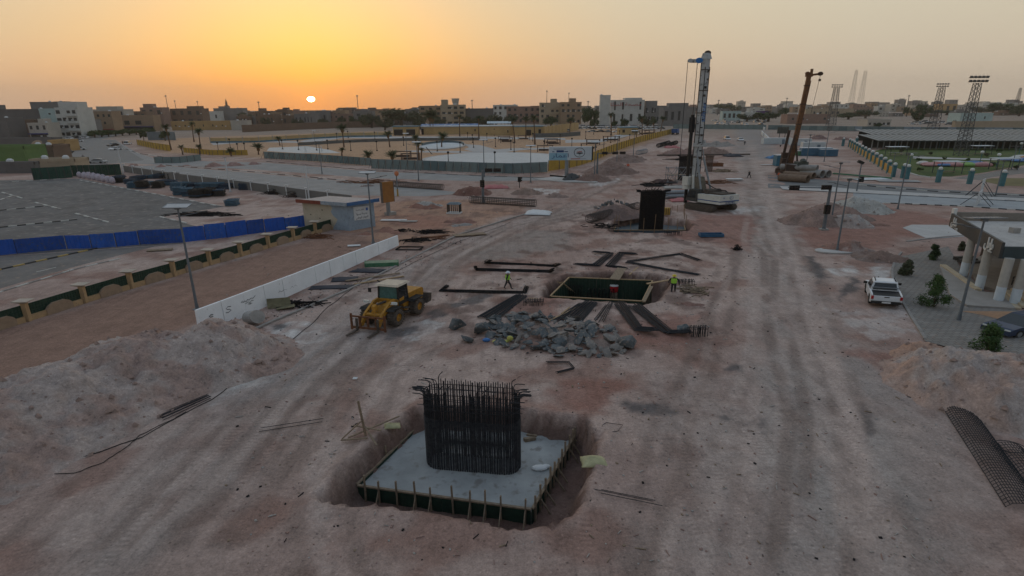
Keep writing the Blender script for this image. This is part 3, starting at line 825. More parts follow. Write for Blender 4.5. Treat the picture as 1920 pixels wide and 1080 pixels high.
def rebar_stack(label, px, py, w, d, h, nx):
    t = thing('rebar_spacer_stack', label, 'rebar stack', G(px, py), 0, 'stacks of bent spacers', wide=1)
    me = MB().path([(0, -d / 2, 0), (0, -d / 2, h), (0, d / 2, h), (0, d / 2, 0)], .03, 4).mesh('spacer', STEEL)
    for k in range(nx): part(t, 'spacer', me, STEEL, (-w / 2 + w * k / (nx - 1), RNG.uniform(-.05, .05), 0), (0, 0, RNG.uniform(-.25, .25)))
    for y in (-d / 3, d / 3): part(t, 'bar', MB().path([(-w / 2, y, h * .8), (w / 2, y, h * .8)], .025, 4), STEEL)
rebar_stack('square stack of bent spacers left of the green pit', 1000, 571, 1.7, .8, .45, 12)
rebar_stack('upright wire spacers at the far right of the front bundles', 1309, 629, 1.25, .5, .75, 11)
rebar_stack('dark spacers stacked beside the yellow-helmet worker', 1282, 534, 1.9, .7, .5, 13)
rebar_stack('dark coil of spacers at the second pier pit corner', 1262, 440, 2.0, .8, .5, 12)

# ------------------------------------------------------------------ rocks
ROCKM = M('blue_grey_rock', (.06, .076, .086), .9, .3, 1.6, bump=.03, col2=(.14, .15, .155), spot=(.25, .205, .18), spot_amt=.45)
ROCKP = M('pale_dusty_rock', (.18, .165, .155), .92, .22, 1.6, bump=.03, spot=(.30, .25, .21), spot_amt=.45)
def rock_mesh(seed, mat, sub=1):
    r = random.Random(seed)
    bm = bmesh.new()
    pts = []
    for _ in range(13):
        v = Vector((r.gauss(0, 1), r.gauss(0, 1), r.gauss(0, 1))).normalized() * r.uniform(.85, 1.1)
        pts.append(bm.verts.new((v.x, v.y, v.z * .72)))
    res = bmesh.ops.convex_hull(bm, input=pts)
    bmesh.ops.delete(bm, geom=[g for g in res['geom_interior'] if isinstance(g, bmesh.types.BMVert)], context='VERTS')
    bmesh.ops.bevel(bm, geom=bm.edges[:], offset=.05, segments=1, affect='EDGES')
    me = bpy.data.meshes.new('rock'); bm.to_mesh(me); bm.free(); me.materials.append(mat)
    return me
ROCKS = [rock_mesh(i, ROCKM) for i in range(9)] + [rock_mesh(20 + i, ROCKP) for i in range(6)]
rh = xy([(918, 600), (960, 592), (1010, 587), (1070, 598), (1120, 612), (1168, 628), (1178, 654), (1110, 668), (1040, 664), (965, 656), (922, 642)])
hc = sum(rh, Vector()) / len(rh)
X, Y = np.meshgrid(np.linspace(min(p.x for p in rh), max(p.x for p in rh), 60), np.linspace(min(p.y for p in rh), max(p.y for p in rh), 40))
SD = signed_dist(X, Y, lay(rh))
heap('rubble_bed', 'earth and grit heaped under the broken rocks in front', 'rubble', [pk(1000, 612, .45), pk(1060, 622, .5), pk(1120, 632, .5), pk(960, 618, .35)], (.25, .19, .165), 301, (.2, .19, .185), slope=.62, rough=.25)
t = thing('rock_pile', 'pile of broken blue-grey rocks in front of the green pit', 'rock pile', hc, 0, wide=1)
rr = random.Random(5); cnt = 0
while cnt < 300:
    x = rr.uniform(min(p.x for p in rh), max(p.x for p in rh)); y = rr.uniform(min(p.y for p in rh), max(p.y for p in rh))
    sd = float(signed_dist(np.array([x]), np.array([y]), lay(rh))[0])
    if sd < -.4: continue
    hz = min(.4, max(0, sd) * .16)
    s = rr.choice((.1, .12, .15, .18, .22, .26, .3, .36, .44, .54))
    if x > hc.x + 2.5 and rr.random() < .2: continue
    pi = 9 + rr.randrange(6) if rr.random() < (.6 if x > hc.x else .25) else rr.randrange(9)
    part(t, 'rock', ROCKS[pi], None, (x - hc.x, y - hc.y, hz + s * .15), (rr.gauss(0, .35), rr.gauss(0, .35), rr.uniform(0, 6)), scale=(s * 1.3, s, s * rr.uniform(.35, .65)))
    cnt += 1
def boulder(label, px, py, s, seed, mat=ROCKM):
    g = G(px, py)
    me = rock_mesh(seed, mat)
    o = bpy.data.objects.new('boulder', me); COL.objects.link(o)
    o.location = (g.x, g.y, s[2] * .5); o.scale = s; o.rotation_euler = (0, 0, seed)
    tag(o, label, 'boulder', 'big loose boulders')
boulder('pointed dark boulder furthest left of the rock pile', 856, 617, (.82, .65, .85), 41)
boulder('blocky blue boulder touching the left of the rock pile', 903, 625, (.85, .75, .95), 42)
boulder('low striped boulder in front of the blocky blue one', 877, 639, (.8, .5, .5), 43)
boulder('large blue-green boulder at the right of the rock pile', 1178, 650, (.95, .7, .8), 44)
boulder('grey-green boulder behind the rightmost rebar foot', 1278, 623, (.95, .55, .6), 45)
boulder('tan flat boulder between pile and blue-green boulder', 1142, 640, (.8, .6, .5), 46, ROCKP)
# scraps: yellow sack and blue bag on the rocks
single('plastic_sack', MB().ball((0, 0, .12), .5, 9, 5, (1, .45, .3)).ball((.55, .1, .3), .2, 7, 5, (1, .7, 1.2)), M('yellow_plastic_sack', (.42, .40, .10), .5, .25, 5), 'crumpled yellow plastic sack at the left of the rocks', 'sack', G(938, 643))
single('plastic_bag', MB().ball((0, 0, .12), .22, 8, 5, (1.1, .8, .7)), M('blue_plastic', (.05, .16, .4), .4, .2), 'small blue plastic bag left of the yellow sack', 'bag', G(912, 640))

# ------------------------------------------------------------------ wheels
def wheel(t, loc, r, w, rim_mat, tyre_mat, tread=0, rim_r=.55, side=1):
    """axle along x"""
    mb = MB(); n = 24; mb.sm = False
    prof = [(r * rim_r, -w / 2), (r * .9, -w / 2), (r, -w * .36), (r, w * .36), (r * .9, w / 2), (r * rim_r, w / 2)]
    vs = []
    for pr, px_ in prof:
        for i in range(n):
            a = 2 * math.pi * i / n; vs.append((px_, pr * math.cos(a), pr * math.sin(a)))
    k = len(prof)
    mb.add(vs, [(j * n + i, j * n + (i + 1) % n, (j + 1) * n + (i + 1) % n, (j + 1) * n + i) for j in range(k - 1) for i in range(n)])
    if tread:
        for i in range(tread):
            a = 2 * math.pi * i / tread
            for s in (-1, 1):
                mb.box((s * w * .24, (r + .01) * math.cos(a), (r + .01) * math.sin(a)), (w * .5, .09, .07), rx=a - math.pi / 2)
    ob = part(t, 'wheel', mb, tyre_mat, loc)
    rm = MB(); c = []
    for pr, px_ in ((0.001, w * .30), (r * .2, w * .34), (r * .24, w * .22), (r * .45, w * .20), (r * rim_r + .01, w * .42)):
        for i in range(14):
            a = 2 * math.pi * i / 14; c.append((px_ * side, pr * math.cos(a), pr * math.sin(a)))
    rm.add(c, [(j * 14 + i, j * 14 + (i + 1) % 14, (j + 1) * 14 + (i + 1) % 14, (j + 1) * 14 + i) for j in range(4) for i in range(14)])
    sub = part(ob, 'rim', rm, rim_mat); sub.matrix_basis = Matrix.Identity(4)
    return ob

# ------------------------------------------------------------------ wheel loader
fa = G(743, 609); lrz = 2.80       # its near front wheel stands at fa
lc = Vector((fa.x - WIDE * (-.92 * math.cos(lrz) - 1.42 * math.sin(lrz)), fa.y - (-.92 * math.sin(lrz) + 1.42 * math.cos(lrz)), 0))
t = thing('wheel_loader', 'yellow wheel loader with rusty pallet forks and cream cab roof', 'loader', lc, lrz)
for x in (-.92, .92):
    for y in (1.42, -1.42): wheel(t, (x, y, .68), .68, .5, YELLOW, DUSTRUB, 22, .5, 1 if x > 0 else -1)
# rear frame, engine cover, counterweight
mb = MB().extrude_x([(-.35, .55), (-3.0, .6), (-3.15, .9), (-3.1, 1.75), (-2.9, 1.9), (-.5, 1.95), (-.2, 1.2)], -.62, .62)
part(t, 'engine_cover', mb, YELLOW)
part(t, 'counterweight', MB().extrude_x([(-2.7, .5), (-3.35, .55), (-3.45, 1.25), (-3.1, 1.3)], -1.05, 1.05), MUDDY)
part(t, 'grille', MB().box((0, -3.16, 1.45), (.9, .05, .5)), BLACKP)
part(t, 'exhaust', MB().tube((.35, -1.7, 1.9), (.35, -1.7, 2.65), .06, 8), BLACKP)
for s in (-1, 1):
    part(t, 'rear_fender', MB().extrude_x([(-.6, 1.35), (-.8, 1.52), (-2.0, 1.52), (-2.2, 1.35), (-2.0, 1.44), (-.8, 1.44)], s * .66, s * 1.18), BLACKP)
    part(t, 'front_fender', MB().extrude_x([(.75, 1.3), (.95, 1.5), (1.85, 1.52), (2.1, 1.35), (1.85, 1.45), (.95, 1.43)], s * .62, s * 1.18), BLACKP)
    part(t, 'step', MB().box((s * .9, -.05, .65), (.4, .5, .06)).box((s * .9, -.05, 1.0), (.35, .4, .05)), MUDDY)
# front frame and arm
part(t, 'front_frame', MB().extrude_x([(.1, .5), (.1, 1.1), (.9, 1.75), (1.5, 1.6), (1.9, .9), (1.7, .5)], -.38, .38), YELLOW)
part(t, 'axle', MB().tube((-.8, 1.42, .68), (.8, 1.42, .68), .2, 10).tube((-.8, -1.42, .68), (.8, -1.42, .68), .2, 10), MUDDY)
for s in (-1, 1):
    part(t, 'lift_arm', MB().extrude_x([(.75, 1.75), (.8, 2.0), (1.3, 1.95), (2.5, 1.25), (3.05, .55), (3.0, .3), (2.8, .32), (2.3, .95), (1.2, 1.6)], s * .50, s * .64), YELLOW)
    part(t, 'lift_cylinder', MB().tube((s * .42, .6, .95), (s * .42, 1.9, 1.35), .09, 8).tube((s * .42, 1.8, 1.32), (s * .42, 2.4, 1.1), .05, 8), MUDDY)
part(t, 'cross_tube', MB().tube((-.6, 2.35, 1.1), (.6, 2.35, 1.1), .16, 10), YELLOW)
part(t, 'tilt_lever', MB().extrude_x([(2.1, .9), (2.0, 1.7), (2.2, 1.95), (2.4, 1.8), (2.5, .8)], -.12, .12), YELLOW)
part(t, 'tilt_cylinder', MB().tube((0, .9, 1.75), (0, 2.15, 1.85), .09, 8), MUDDY)
fr = part(t, 'fork_carriage', MB().box((0, 3.15, .25), (2.3, .12, .16)).box((0, 3.15, 1.18), (2.3, .10, .12)), RUSTY)
for x in (-1.12, -.55, 0, .55, 1.12):
    part(t, 'carriage_bar', MB().box((x, 3.15, .72), (.11, .10, 1.0 + (.35 if abs(x) > 1 else 0))), RUSTY)
for x in (-.7, .7):
    part(t, 'fork', MB().box((x, 3.25, .55), (.15, .07, 1.0)).box((x, 3.85, .08), (.15, 1.25, .06)), MUDDY)
# cab
cabm = M('loader_cab_frame', (.02, .02, .02), .5, .2)
mb = MB()
for x in (-.68, .68):
    for y0, y1 in ((.5, .42), (-.75, -.68)):
        mb.beam((x, y0, 1.5), (x * .95, y1, 2.98), .11, .11)
mb.box((0, -.12, 1.5), (1.46, 1.4, .3)).box((0, -.75, 2.0), (1.4, .08, .9))
part(t, 'cab_frame', mb, cabm)
part(t, 'cab_base', MB().extrude_x([(.62, 1.35), (.62, 1.85), (-.2, 1.95), (-.2, 1.35)], -.72, .72), YELLOW)
part(t, 'windscreen', MB().hexa([(-.62, .50, 1.88), (.62, .50, 1.88), (.62, .47, 1.88), (-.62, .47, 1.88), (-.60, .43, 2.92), (.60, .43, 2.92), (.60, .40, 2.92), (-.60, .40, 2.92)]), CABGLASS)
for s in (-1, 1):
    part(t, 'side_window', MB().hexa([(s * .70, .42, 1.65), (s * .72, .42, 1.65), (s * .72, -.68, 1.65), (s * .70, -.68, 1.65), (s * .65, .36, 2.92), (s * .67, .36, 2.92), (s * .67, -.62, 2.92), (s * .65, -.62, 2.92)]), DARKGLASS)
part(t, 'cab_roof', MB().hexa([(-.8, -.95, 2.96), (.8, -.95, 2.96), (.8, .68, 2.96), (-.8, .68, 2.96), (-.72, -.85, 3.1), (.72, -.85, 3.1), (.74, .58, 3.1), (-.74, .58, 3.1)]), M('cream_roof', (.55, .47, .37), .7, .12, 3, spot=(.3, .22, .15), spot_amt=.38))
part(t, 'steering_wheel', MB().lathe([(.2, 0), (.23, .03), (.2, .06)], 10, (0, .2, 2.0)), BLACKP)
part(t, 'seat', MB().box((0, -.35, 1.75), (.5, .5, .15)).box((0, -.6, 2.1), (.5, .12, .7)), BLACKP)
for s in (-1, 1):
    part(t, 'mirror', MB().beam((s * .7, .5, 2.75), (s * 1.15, .65, 2.72), .04, .04).box((s * 1.18, .65, 2.55), (.2, .06, .36)), BLACKP)
    part(t, 'headlight', MB().beam((s * .5, 1.4, 1.6), (s * .85, 1.5, 1.85), .06).box((s * .95, 1.52, 1.88), (.36, .14, .2)), M('lamp_lens', (.6, .62, .6), .2, .1))
part(t, 'work_rail', MB().tube((.7, -.8, 2.4), (1.5, -.9, 2.9), .04, 6), BLACKP)

# ------------------------------------------------------------------ pickup truck
def pickup(label, loc, rz, name='pickup_truck', wide=WIDE):
    white = M('white_car_paint', (.62, .64, .67), .35, .05, 1, spec=.5)
    t = thing(name, label, 'pickup', loc, rz, None, wide)
    W = .93
    # lower body, bonnet, bed as one shell with tapered nose
    prof = [(-2.62, .52), (-2.65, .95), (-2.58, 1.06), (-.95, 1.08), (1.15, 1.08), (2.35, 1.0), (2.62, .82), (2.66, .5), (2.2, .42), (-2.4, .42)]
    mb = MB(); n = len(prof)
    def ring(x, tuck): return [(x * (1 - (.08 if y > 2.3 else 0)), y, z) for y, z in prof]
    L_ = [(-W, 0), (-W * .985, .0), (W * .985, 0), (W, 0)]
    mb.extrude_x(prof, -W, W)
    part(t, 'body', mb, white)
    bed = MB().box((0, -1.78, 1.083), (1.62, 1.5, .012)); part(t, 'bed_cover', bed, M('black_bed_cover', (.008, .008, .009), .6, .2))
    for s in (-1, 1): part(t, 'bed_rail', MB().beam((s * .87, -2.55, 1.10), (s * .87, -.95, 1.12), .10, .06), white)
    # cabin
    part(t, 'cabin', MB().hexa([(-W * .97, -.98, 1.06), (W * .97, -.98, 1.06), (W * .95, 1.35, 1.06), (-W * .95, 1.35, 1.06), (-.72, -.72, 1.76), (.72, -.72, 1.76), (.70, .62, 1.76), (-.70, .62, 1.76)]), white)
    part(t, 'roof', MB().hexa([(-.73, -.76, 1.75), (.73, -.76, 1.75), (.71, .66, 1.75), (-.71, .66, 1.75), (-.62, -.6, 1.82), (.62, -.6, 1.82), (.6, .5, 1.82), (-.6, .5, 1.82)]), white)
    part(t, 'rear_window', MB().hexa([(-.74, -1.0, 1.16), (.74, -1.0, 1.16), (.74, -.9, 1.16), (-.74, -.9, 1.16), (-.64, -.78, 1.70), (.64, -.78, 1.70), (.64, -.7, 1.70), (-.64, -.7, 1.70)]), DARKGLASS)
    part(t, 'windscreen', MB().hexa([(-.76, 1.3, 1.12), (.76, 1.3, 1.12), (.76, 1.36, 1.12), (-.76, 1.36, 1.12), (-.64, .62, 1.72), (.64, .62, 1.72), (.64, .68, 1.72), (-.64, .68, 1.72)]), DARKGLASS)
    for s in (-1, 1):
        for y0, y1 in ((-.82, .02), (.1, 1.1)):
            part(t, 'side_window', MB().hexa([(s * .895, y0 + .02, 1.16), (s * .91, y0 + .02, 1.16), (s * .91, y1, 1.16), (s * .895, y1, 1.16), (s * .745, y0 + .18, 1.68), (s * .765, y0 + .18, 1.68), (s * .765, y1 - (.42 if y1 > 1 else .04), 1.68), (s * .745, y1 - (.42 if y1 > 1 else .04), 1.68)]), DARKGLASS)
        part(t, 'mirror', MB().box((s * 1.06, .95, 1.2), (.24, .12, .2)), BLACKP)
        part(t, 'tail_light', MB().box((s * .85, -2.66, .93), (.15, .08, .28)), M('red_tail_lamp', (.35, .015, .02), .3, .1))
        part(t, 'roof_rail', MB().beam((s * .62, -.6, 1.86), (s * .60, .5, 1.86), .05, .05), BLACKP)
        for y in (1.62, -1.55):
            wheel(t, (s * .80, y, .39), .39, .26, GREYST, BLACKP, 0, .62, s)
            part(t, 'wheel_arch', MB().extrude_x([(y - .5, .42), (y - .46, .7), (y - .25, .88), (y + .25, .88), (y + .46, .7), (y + .5, .42)], s * .90, s * .945), BLACKP)
        part(t, 'headlight', MB().box((s * .72, 2.58, .86), (.36, .14, .14)), M('lamp_lens', (.6, .62, .6), .2, .1))
    part(t, 'sport_bar', MB().beam((-.8, -1.05, 1.36), (.8, -1.05, 1.36), .09, .08), GREYST)
    tg = part(t, 'tailgate', MB().box((0, -2.655, .86), (1.52, .05, .42)), white)
    h = part(tg, 'handle', MB().box((0, -2.69, .99), (.3, .03, .07)), BLACKP); h.matrix_basis = Matrix.Identity(4)
    part(t, 'bumper', MB().box((0, -2.72, .52), (1.8, .2, .18)), BLACKP)
    part(t, 'number_plate', MB().box((0, -2.83, .56), (.52, .02, .13)), WHITEP)
    part(t, 'chassis', MB().box((0, 0, .36), (1.2, 4.6, .14)), BLACKP)
    return t
pickup('white double-cab pickup with black bed parked near the shrubs', G(1652, 560), -.36)

# ------------------------------------------------------------------ white drilling rig
def crawler(t, x, length, w, h, mat):
    mb = MB(); n = 10; r = h / 2
    prof = [(length / 2 - r + r * math.sin(a), r - r * math.cos(a)) for a in np.linspace(0, math.pi, 8)] + [(-length / 2 + r - r * math.sin(a), r + r * math.cos(a)) for a in np.linspace(0, math.pi, 8)]
    mb.extrude_x(prof, x - w / 2, x + w / 2)
    tr = part(t, 'track', mb, mat)
    shoe = MB().box((0, 0, 0), (w * 1.04, .13, .05)).mesh('track_shoe', mat)
    k = 0; per = []
    for y in np.arange(-length / 2 + r, length / 2 - r, .24): per += [((y, h + .01), 0), ((y, .0), 0)]
    for a in np.linspace(.2, math.pi - .2, 6): per += [((length / 2 - r + (r + .01) * math.sin(a), r - (r + .01) * math.cos(a)), a), ((-length / 2 + r - (r + .01) * math.sin(a), r + (r + .01) * math.cos(a)), a)]
    for (y, z), a in per:
        o = part(tr, 'track_shoe', shoe, mat); o.matrix_basis = Matrix.Translation((x, y, z)) @ Matrix.Rotation(a, 4, 'X')
    for y in np.linspace(-length / 2 + r * 1.3, length / 2 - r * 1.3, 6):
        for s in (-1, 1):
            o = part(tr, 'roller', MB().tube((x + s * w * .5, y, r), (x + s * w * .54, y, r), r * .5, 10), MUDDY); o.matrix_basis = Matrix.Identity(4)

def text_mesh(body, size, mat, name='lettering', ext=.01, align='CENTER'):
    cu = bpy.data.curves.new('text', 'FONT'); cu.body = body; cu.size = size; cu.extrude = ext; cu.align_x = align; cu.align_y = 'CENTER'
    cu.resolution_u = 3
    me = settled_mesh(bpy.data.objects.new('text', cu)); bpy.data.curves.remove(cu)
    me.materials.clear(); me.materials.append(mat); me.name = name
    return me

RIGW = M('rig_white_paint', (.56, .56, .52), .6, .10, .8, spot=(.25, .20, .16), spot_amt=.36)
RIGB = M('rig_blue_paint', (.03, .08, .22), .6, .2, 2)
RIGM = M('rig_mast_paint', (.40, .415, .42), .65, .16, .6, spot=(.10, .09, .085), spot_amt=.43)
rb = G(1331, 392); rrz = math.radians(30)
top_z = height_at(rb, 108)
t = thing('drilling_rig', 'tall white piling rig on crawler tracks with blue stripe', 'drilling rig', rb, rrz)
crawler(t, -1.75, 5.0, .75, 1.0, MUDDY); crawler(t, 1.75, 5.0, .75, 1.0, MUDDY)
part(t, 'undercarriage', MB().box((0, 0, .75), (2.8, 3.2, .5)).lathe([(1.1, 1.0), (1.1, 1.25)], 20), MUDDY)
body = part(t, 'upper_body', MB().hexa([(-1.6, -3.1, 1.3), (1.6, -3.1, 1.3), (1.6, 2.2, 1.25), (-1.6, 2.2, 1.25), (-1.6, -3.15, 2.75), (1.6, -3.15, 2.75), (1.6, 1.9, 2.6), (-1.6, 1.9, 2.6)]), RIGW)
part(t, 'blue_stripe', MB().box((0, -.55, 1.75), (3.24, 5.25, .14)), RIGB)
part(t, 'blue_skirt', MB().box((0, -.5, 1.32), (3.1, 5.1, .16)), RIGB)
lm = text_mesh('SOILMEC', .42, RIGB)
part(t, 'lettering', lm, RIGB, (0.2, -3.135, 1.5), (math.pi / 2, 0, 0))
part(t, 'emblem', MB().lathe([(.30, 0), (.30, .03)], 18), RIGB, (.3, -3.13, 2.3), (math.pi / 2, 0, 0))
part(t, 'emblem_field', MB().lathe([(.24, 0), (.24, .02)], 18), RIGW, (.3, -3.15, 2.3), (math.pi / 2, 0, 0))
part(t, 'emblem_mark', text_mesh('S', .36, RIGB), RIGB, (.3, -3.175, 2.3), (math.pi / 2, 0, 0))
part(t, 'number', text_mesh('20', .32, RIGB), RIGB, (-.95, -3.14, 2.3), (math.pi / 2, 0, 0))
# deck clutter: winches, hoses, engine top
mb = MB().box((.2, -1.4, 2.85), (2.4, 2.6, .25)).tube((-1.1, -.2, 3.0), (1.1, -.2, 3.0), .42, 14).tube((-.9, .9, 2.95), (.9, .9, 2.95), .36, 14)
part(t, 'winch', mb, MUDDY)
part(t, 'hose', MB().path([(.6, -2.2, 2.9), (.9, -1.5, 3.2), (.5, -.6, 3.3), (.7, .5, 3.5), (.4, 1.6, 4.2)], .07, 6).path([(.9, -2.0, 2.9), (1.2, -1.1, 3.1), (.8, .2, 3.2)], .06, 6), BLACKP)
part(t, 'cab', MB().hexa([(-1.75, .7, 1.3), (-.75, .7, 1.3), (-.75, 2.7, 1.3), (-1.75, 2.7, 1.3), (-1.7, .8, 3.3), (-.8, .8, 3.3), (-.8, 2.2, 3.3), (-1.7, 2.2, 3.3)]), M('rig_cab_dark', (.05, .05, .05), .5, .3, 3))
part(t, 'cab_window', MB().hexa([(-1.79, 1.0, 1.9), (-1.76, 1.0, 1.9), (-1.76, 2.4, 1.9), (-1.79, 2.4, 1.9), (-1.76, 1.05, 3.1), (-1.73, 1.05, 3.1), (-1.73, 2.1, 3.1), (-1.76, 2.1, 3.1)]), DARKGLASS)
# mast foot, kinematics
MY = 3.1
part(t, 'mast_bracket', MB().hexa([(-.75, 1.3, 1.6), (.75, 1.3, 1.6), (.75, 2.8, 1.6), (-.75, 2.8, 1.6), (-.5, 2.0, 5.2), (.5, 2.0, 5.2), (.5, 3.0, 5.2), (-.5, 3.0, 5.2)]), M('rig_bracket', (.16, .14, .11), .8, .3, 2, spot=(.06, .05, .045), spot_amt=.45))
for s in (-1, 1):
    part(t, 'mast_cylinder', MB().tube((s * .85, .9, 2.6), (s * .55, 2.5, 8.2), .13, 10).tube((s * .58, 2.35, 7.6), (s * .5, 2.75, 9.6), .08, 8), GREYST)
    part(t, 'side_link', MB().beam((s * .95, 2.2, 2.0), (s * .6, 2.9, 5.5), .25, .18), RIGW)
mast = part(t, 'mast', MB().box((0, MY, (2.2 + top_z) / 2), (.66, .7, top_z - 2.2)), RIGM)
for z in (5.0, 8.4, 12.0, 15.5, 19.0, top_z - 1.6):
    part(t, 'mast_flange', MB().box((0, MY, z), (.8, .85, .14)), MUDDY)
for s in (-1, 1): part(t, 'mast_rail', MB().box((s * .27, MY + .43, (2 + top_z) / 2), (.12, .16, top_z - 2.4)), MUDDY)
for s, x_ in ((-1, .36), (1, .35)):
    part(t, 'mast_hose', MB().path([(s * x_, MY - .36, z) for z in np.linspace(3, top_z - 1.2, 9)], .05, 5), BLACKP)
for z in np.arange(3.2, top_z - 1, 1.25): part(t, 'mast_bracket_plate', MB().box((RNG.uniform(-.2, .2), MY - .39, z), (RNG.uniform(.2, .5), .1, RNG.uniform(.12, .4))), RNG.choice((BLACKP, MUDDY)))
part(t, 'mast_lettering', text_mesh('soilmec', 1.0, M('rig_letter_blue', (.03, .16, .42), .6, .2)), None, (0, MY - .42, 15.6), (math.pi / 2, -math.pi / 2, 0))
part(t, 'mast_collar', MB().box((.15, MY - .1, 10.4), (1.35, 1.05, .55)).box((.62, MY - .2, 10.9), (.3, .4, .5)), RIGM)
# head with jib and sheaves
part(t, 'mast_head', MB().hexa([(-.45, MY - .5, top_z), (.45, MY - .5, top_z), (.45, MY + .5, top_z), (-.45, MY + .5, top_z), (-.35, MY - .3, top_z + .9), (.3, MY - .3, top_z + .9), (.3, MY + .3, top_z + .9), (-.35, MY + .3, top_z + .9)]), RIGM)
RM_ = Matrix.Rotation(-rrz, 3, 'Z')
def rig_world(dx, dy, z):      # a point given across the picture, brought into the rig's own axes
    v = RM_ @ Vector((dx, dy, 0)); return Vector((v.x, v.y + 0, z))
hd = Vector((0, MY, 0)); jib = RM_ @ Vector((-1.9, .1, 0))
part(t, 'cat_head', MB().beam(hd + Vector((0, 0, top_z - .3)), hd + jib + Vector((0, 0, top_z - .25)), .3, .55), RIGM)
s1 = MB().tube(hd + jib * .45 + Vector((0, 0, top_z - .2)) + RM_ @ Vector((0, -.25, 0)), hd + jib * .45 + Vector((0, 0, top_z - .2)) + RM_ @ Vector((0, .1, 0)), .42, 18)
part(t, 'sheave', s1, M('rig_letter_blue', (.03, .16, .42)))
part(t, 'sheave', MB().tube(hd + jib + Vector((0, 0, top_z - .2)) + RM_ @ Vector((0, -.15, 0)), hd + jib + Vector((0, 0, top_z - .2)) + RM_ @ Vector((0, .15, 0)), .3, 16), RIGM)
part(t, 'sheave', MB().tube(hd + Vector((0, 0, top_z + .9)) + RM_ @ Vector((.1, -.15, 0)), hd + Vector((0, 0, top_z + .9)) + RM_ @ Vector((.1, .15, 0)), .38, 16), MUDDY)
part(t, 'hoist_rope', MB().tube(hd + jib * 1.14 + Vector((0, 0, top_z - .2)), hd + jib * 1.14 + Vector((0, 0, 5.0)), .035, 5), BLACKP)
kb = RM_ @ Vector((-.95, .35, 0))
part(t, 'kelly_bar', MB().tube(hd + kb + Vector((0, 0, .6)), hd + kb + Vector((0, 0, 15.2)), .22, 10).tube(hd + kb + Vector((0, 0, 15.2)), hd + kb + Vector((0, 0, top_z - .6)), .04, 6), M('black_grease', (.015, .014, .014), .5, .3, 4))
part(t, 'rotary_head', MB().box(hd + kb * .9 + Vector((0, 0, 4.4)), (1.0, 1.0, 1.5)).lathe([(.5, 3.0), (.5, 3.6)], 14, hd + kb), RIGW)
part(t, 'rope_swivel', MB().box(hd + kb + Vector((0, 0, 13.6)), (.55, .5, 2.4)), BLACKP)

# ------------------------------------------------------------------ rusty drilling rig
OR = M('orange_rust_mast', (.14, .062, .024), .8, .28, .9, spot=(.06, .03, .02), spot_amt=.47)
RDK = M('dark_rusty_machine', (.055, .034, .026), .9, .4, 3, spot=(.10, .06, .04), spot_amt=.42)
ob_ = G(1482, 329)
oz = height_at(ob_, 142)
t = thing('drilling_rig', 'rusty orange piling rig with leaning mast behind the pipes', 'drilling rig', ob_, -.1)
crawler(t, -1.7, 4.6, .7, 1.0, RDK); crawler(t, 1.7, 4.6, .7, 1.0, RDK)
part(t, 'upper_body', MB().hexa([(-1.7, -2.8, 1.1), (1.7, -2.8, 1.1), (1.7, 2.0, 1.1), (-1.7, 2.0, 1.1), (-1.6, -2.7, 2.9), (1.6, -2.7, 2.6), (1.6, 1.8, 2.8), (-1.6, 1.8, 3.1)]), RDK)
part(t, 'engine_block', MB().box((1.1, -1.9, 3.0), (1.9, 2.0, 1.0), rz=.1).tube((1.2, -2.9, 3.4), (1.2, -2.2, 3.9), .5, 12), M('grey_green_engine', (.07, .08, .07), .8, .3))
part(t, 'control_cab', MB().box((-1.2, 1.2, 3.0), (1.1, 1.6, 2.0)), RDK)
m0, m1 = Vector((-.1, 1.2, 2.0)), Vector((1.35, 2.4, oz))
part(t, 'mast', MB().beam(m0, m1, .68, .75, (0, 1, 0)), OR)
part(t, 'mast_rail', MB().beam(m0 + Vector((-.41, -.1, 0)), m1 + Vector((-.41, -.1, -4)), .14, .2, (0, 1, 0)).beam(m0 + Vector((.41, -.1, 0)), m1 + Vector((.41, -.1, -1)), .14, .2, (0, 1, 0)), RUSTY)
for f in (.25, .48, .7, .9):
    part(t, 'mast_flange', MB().box(m0.lerp(m1, f), (.95, .95, .2)), RDK)
part(t, 'mast_head', MB().box(m1 + Vector((0, 0, .2)), (1.1, .9, .7)).beam(m1 + Vector((.1, 0, .2)), m1 + Vector((2.0, 0, .5)), .4, .45).box(m1 + Vector((.35, 0, 1.0)), (.4, .4, 1.2)), OR)
part(t, 'sheave', MB().tube(m1 + Vector((1.9, -.2, .5)), m1 + Vector((1.9, .2, .5)), .45, 14), RDK)
part(t, 'sheave', MB().tube(m1 + Vector((-.3, -.2, .6)), m1 + Vector((-.3, .2, .6)), .4, 14), RUSTY)
part(t, 'hoist_rope', MB().tube(m1 + Vector((1.95, 0, .1)), m1 + Vector((1.3, 0, -8.5)), .035, 5), BLACKP)
part(t, 'hook_block', MB().box(m1 + Vector((1.95, 0, -.9)), (.35, .3, .5)), RDK)
part(t, 'kelly_bar', MB().tube((-1.5, 2.2, .4), (-.75, 2.2, 10.6), .26, 10), RDK)
part(t, 'stay', MB().beam((-1.1, 0, 3.0), m0.lerp(m1, .42), .3, .3).beam((.9, -.2, 2.8), m0.lerp(m1, .33), .25, .25), RDK)
part(t, 'drill_head', MB().box((-.9, 2.1, 4.2), (1.2, 1.2, 2.2)), RDK); part(t, 'auger_bucket', MB().lathe([(.9, .4), (.9, 1.4), (.4, 1.9)], 12, (-1.45, 2.2, 0)), RDK)
part(t, 'platform', MB().box((0, -.3, 1.05), (3.9, 5.4, .1)), RDK)

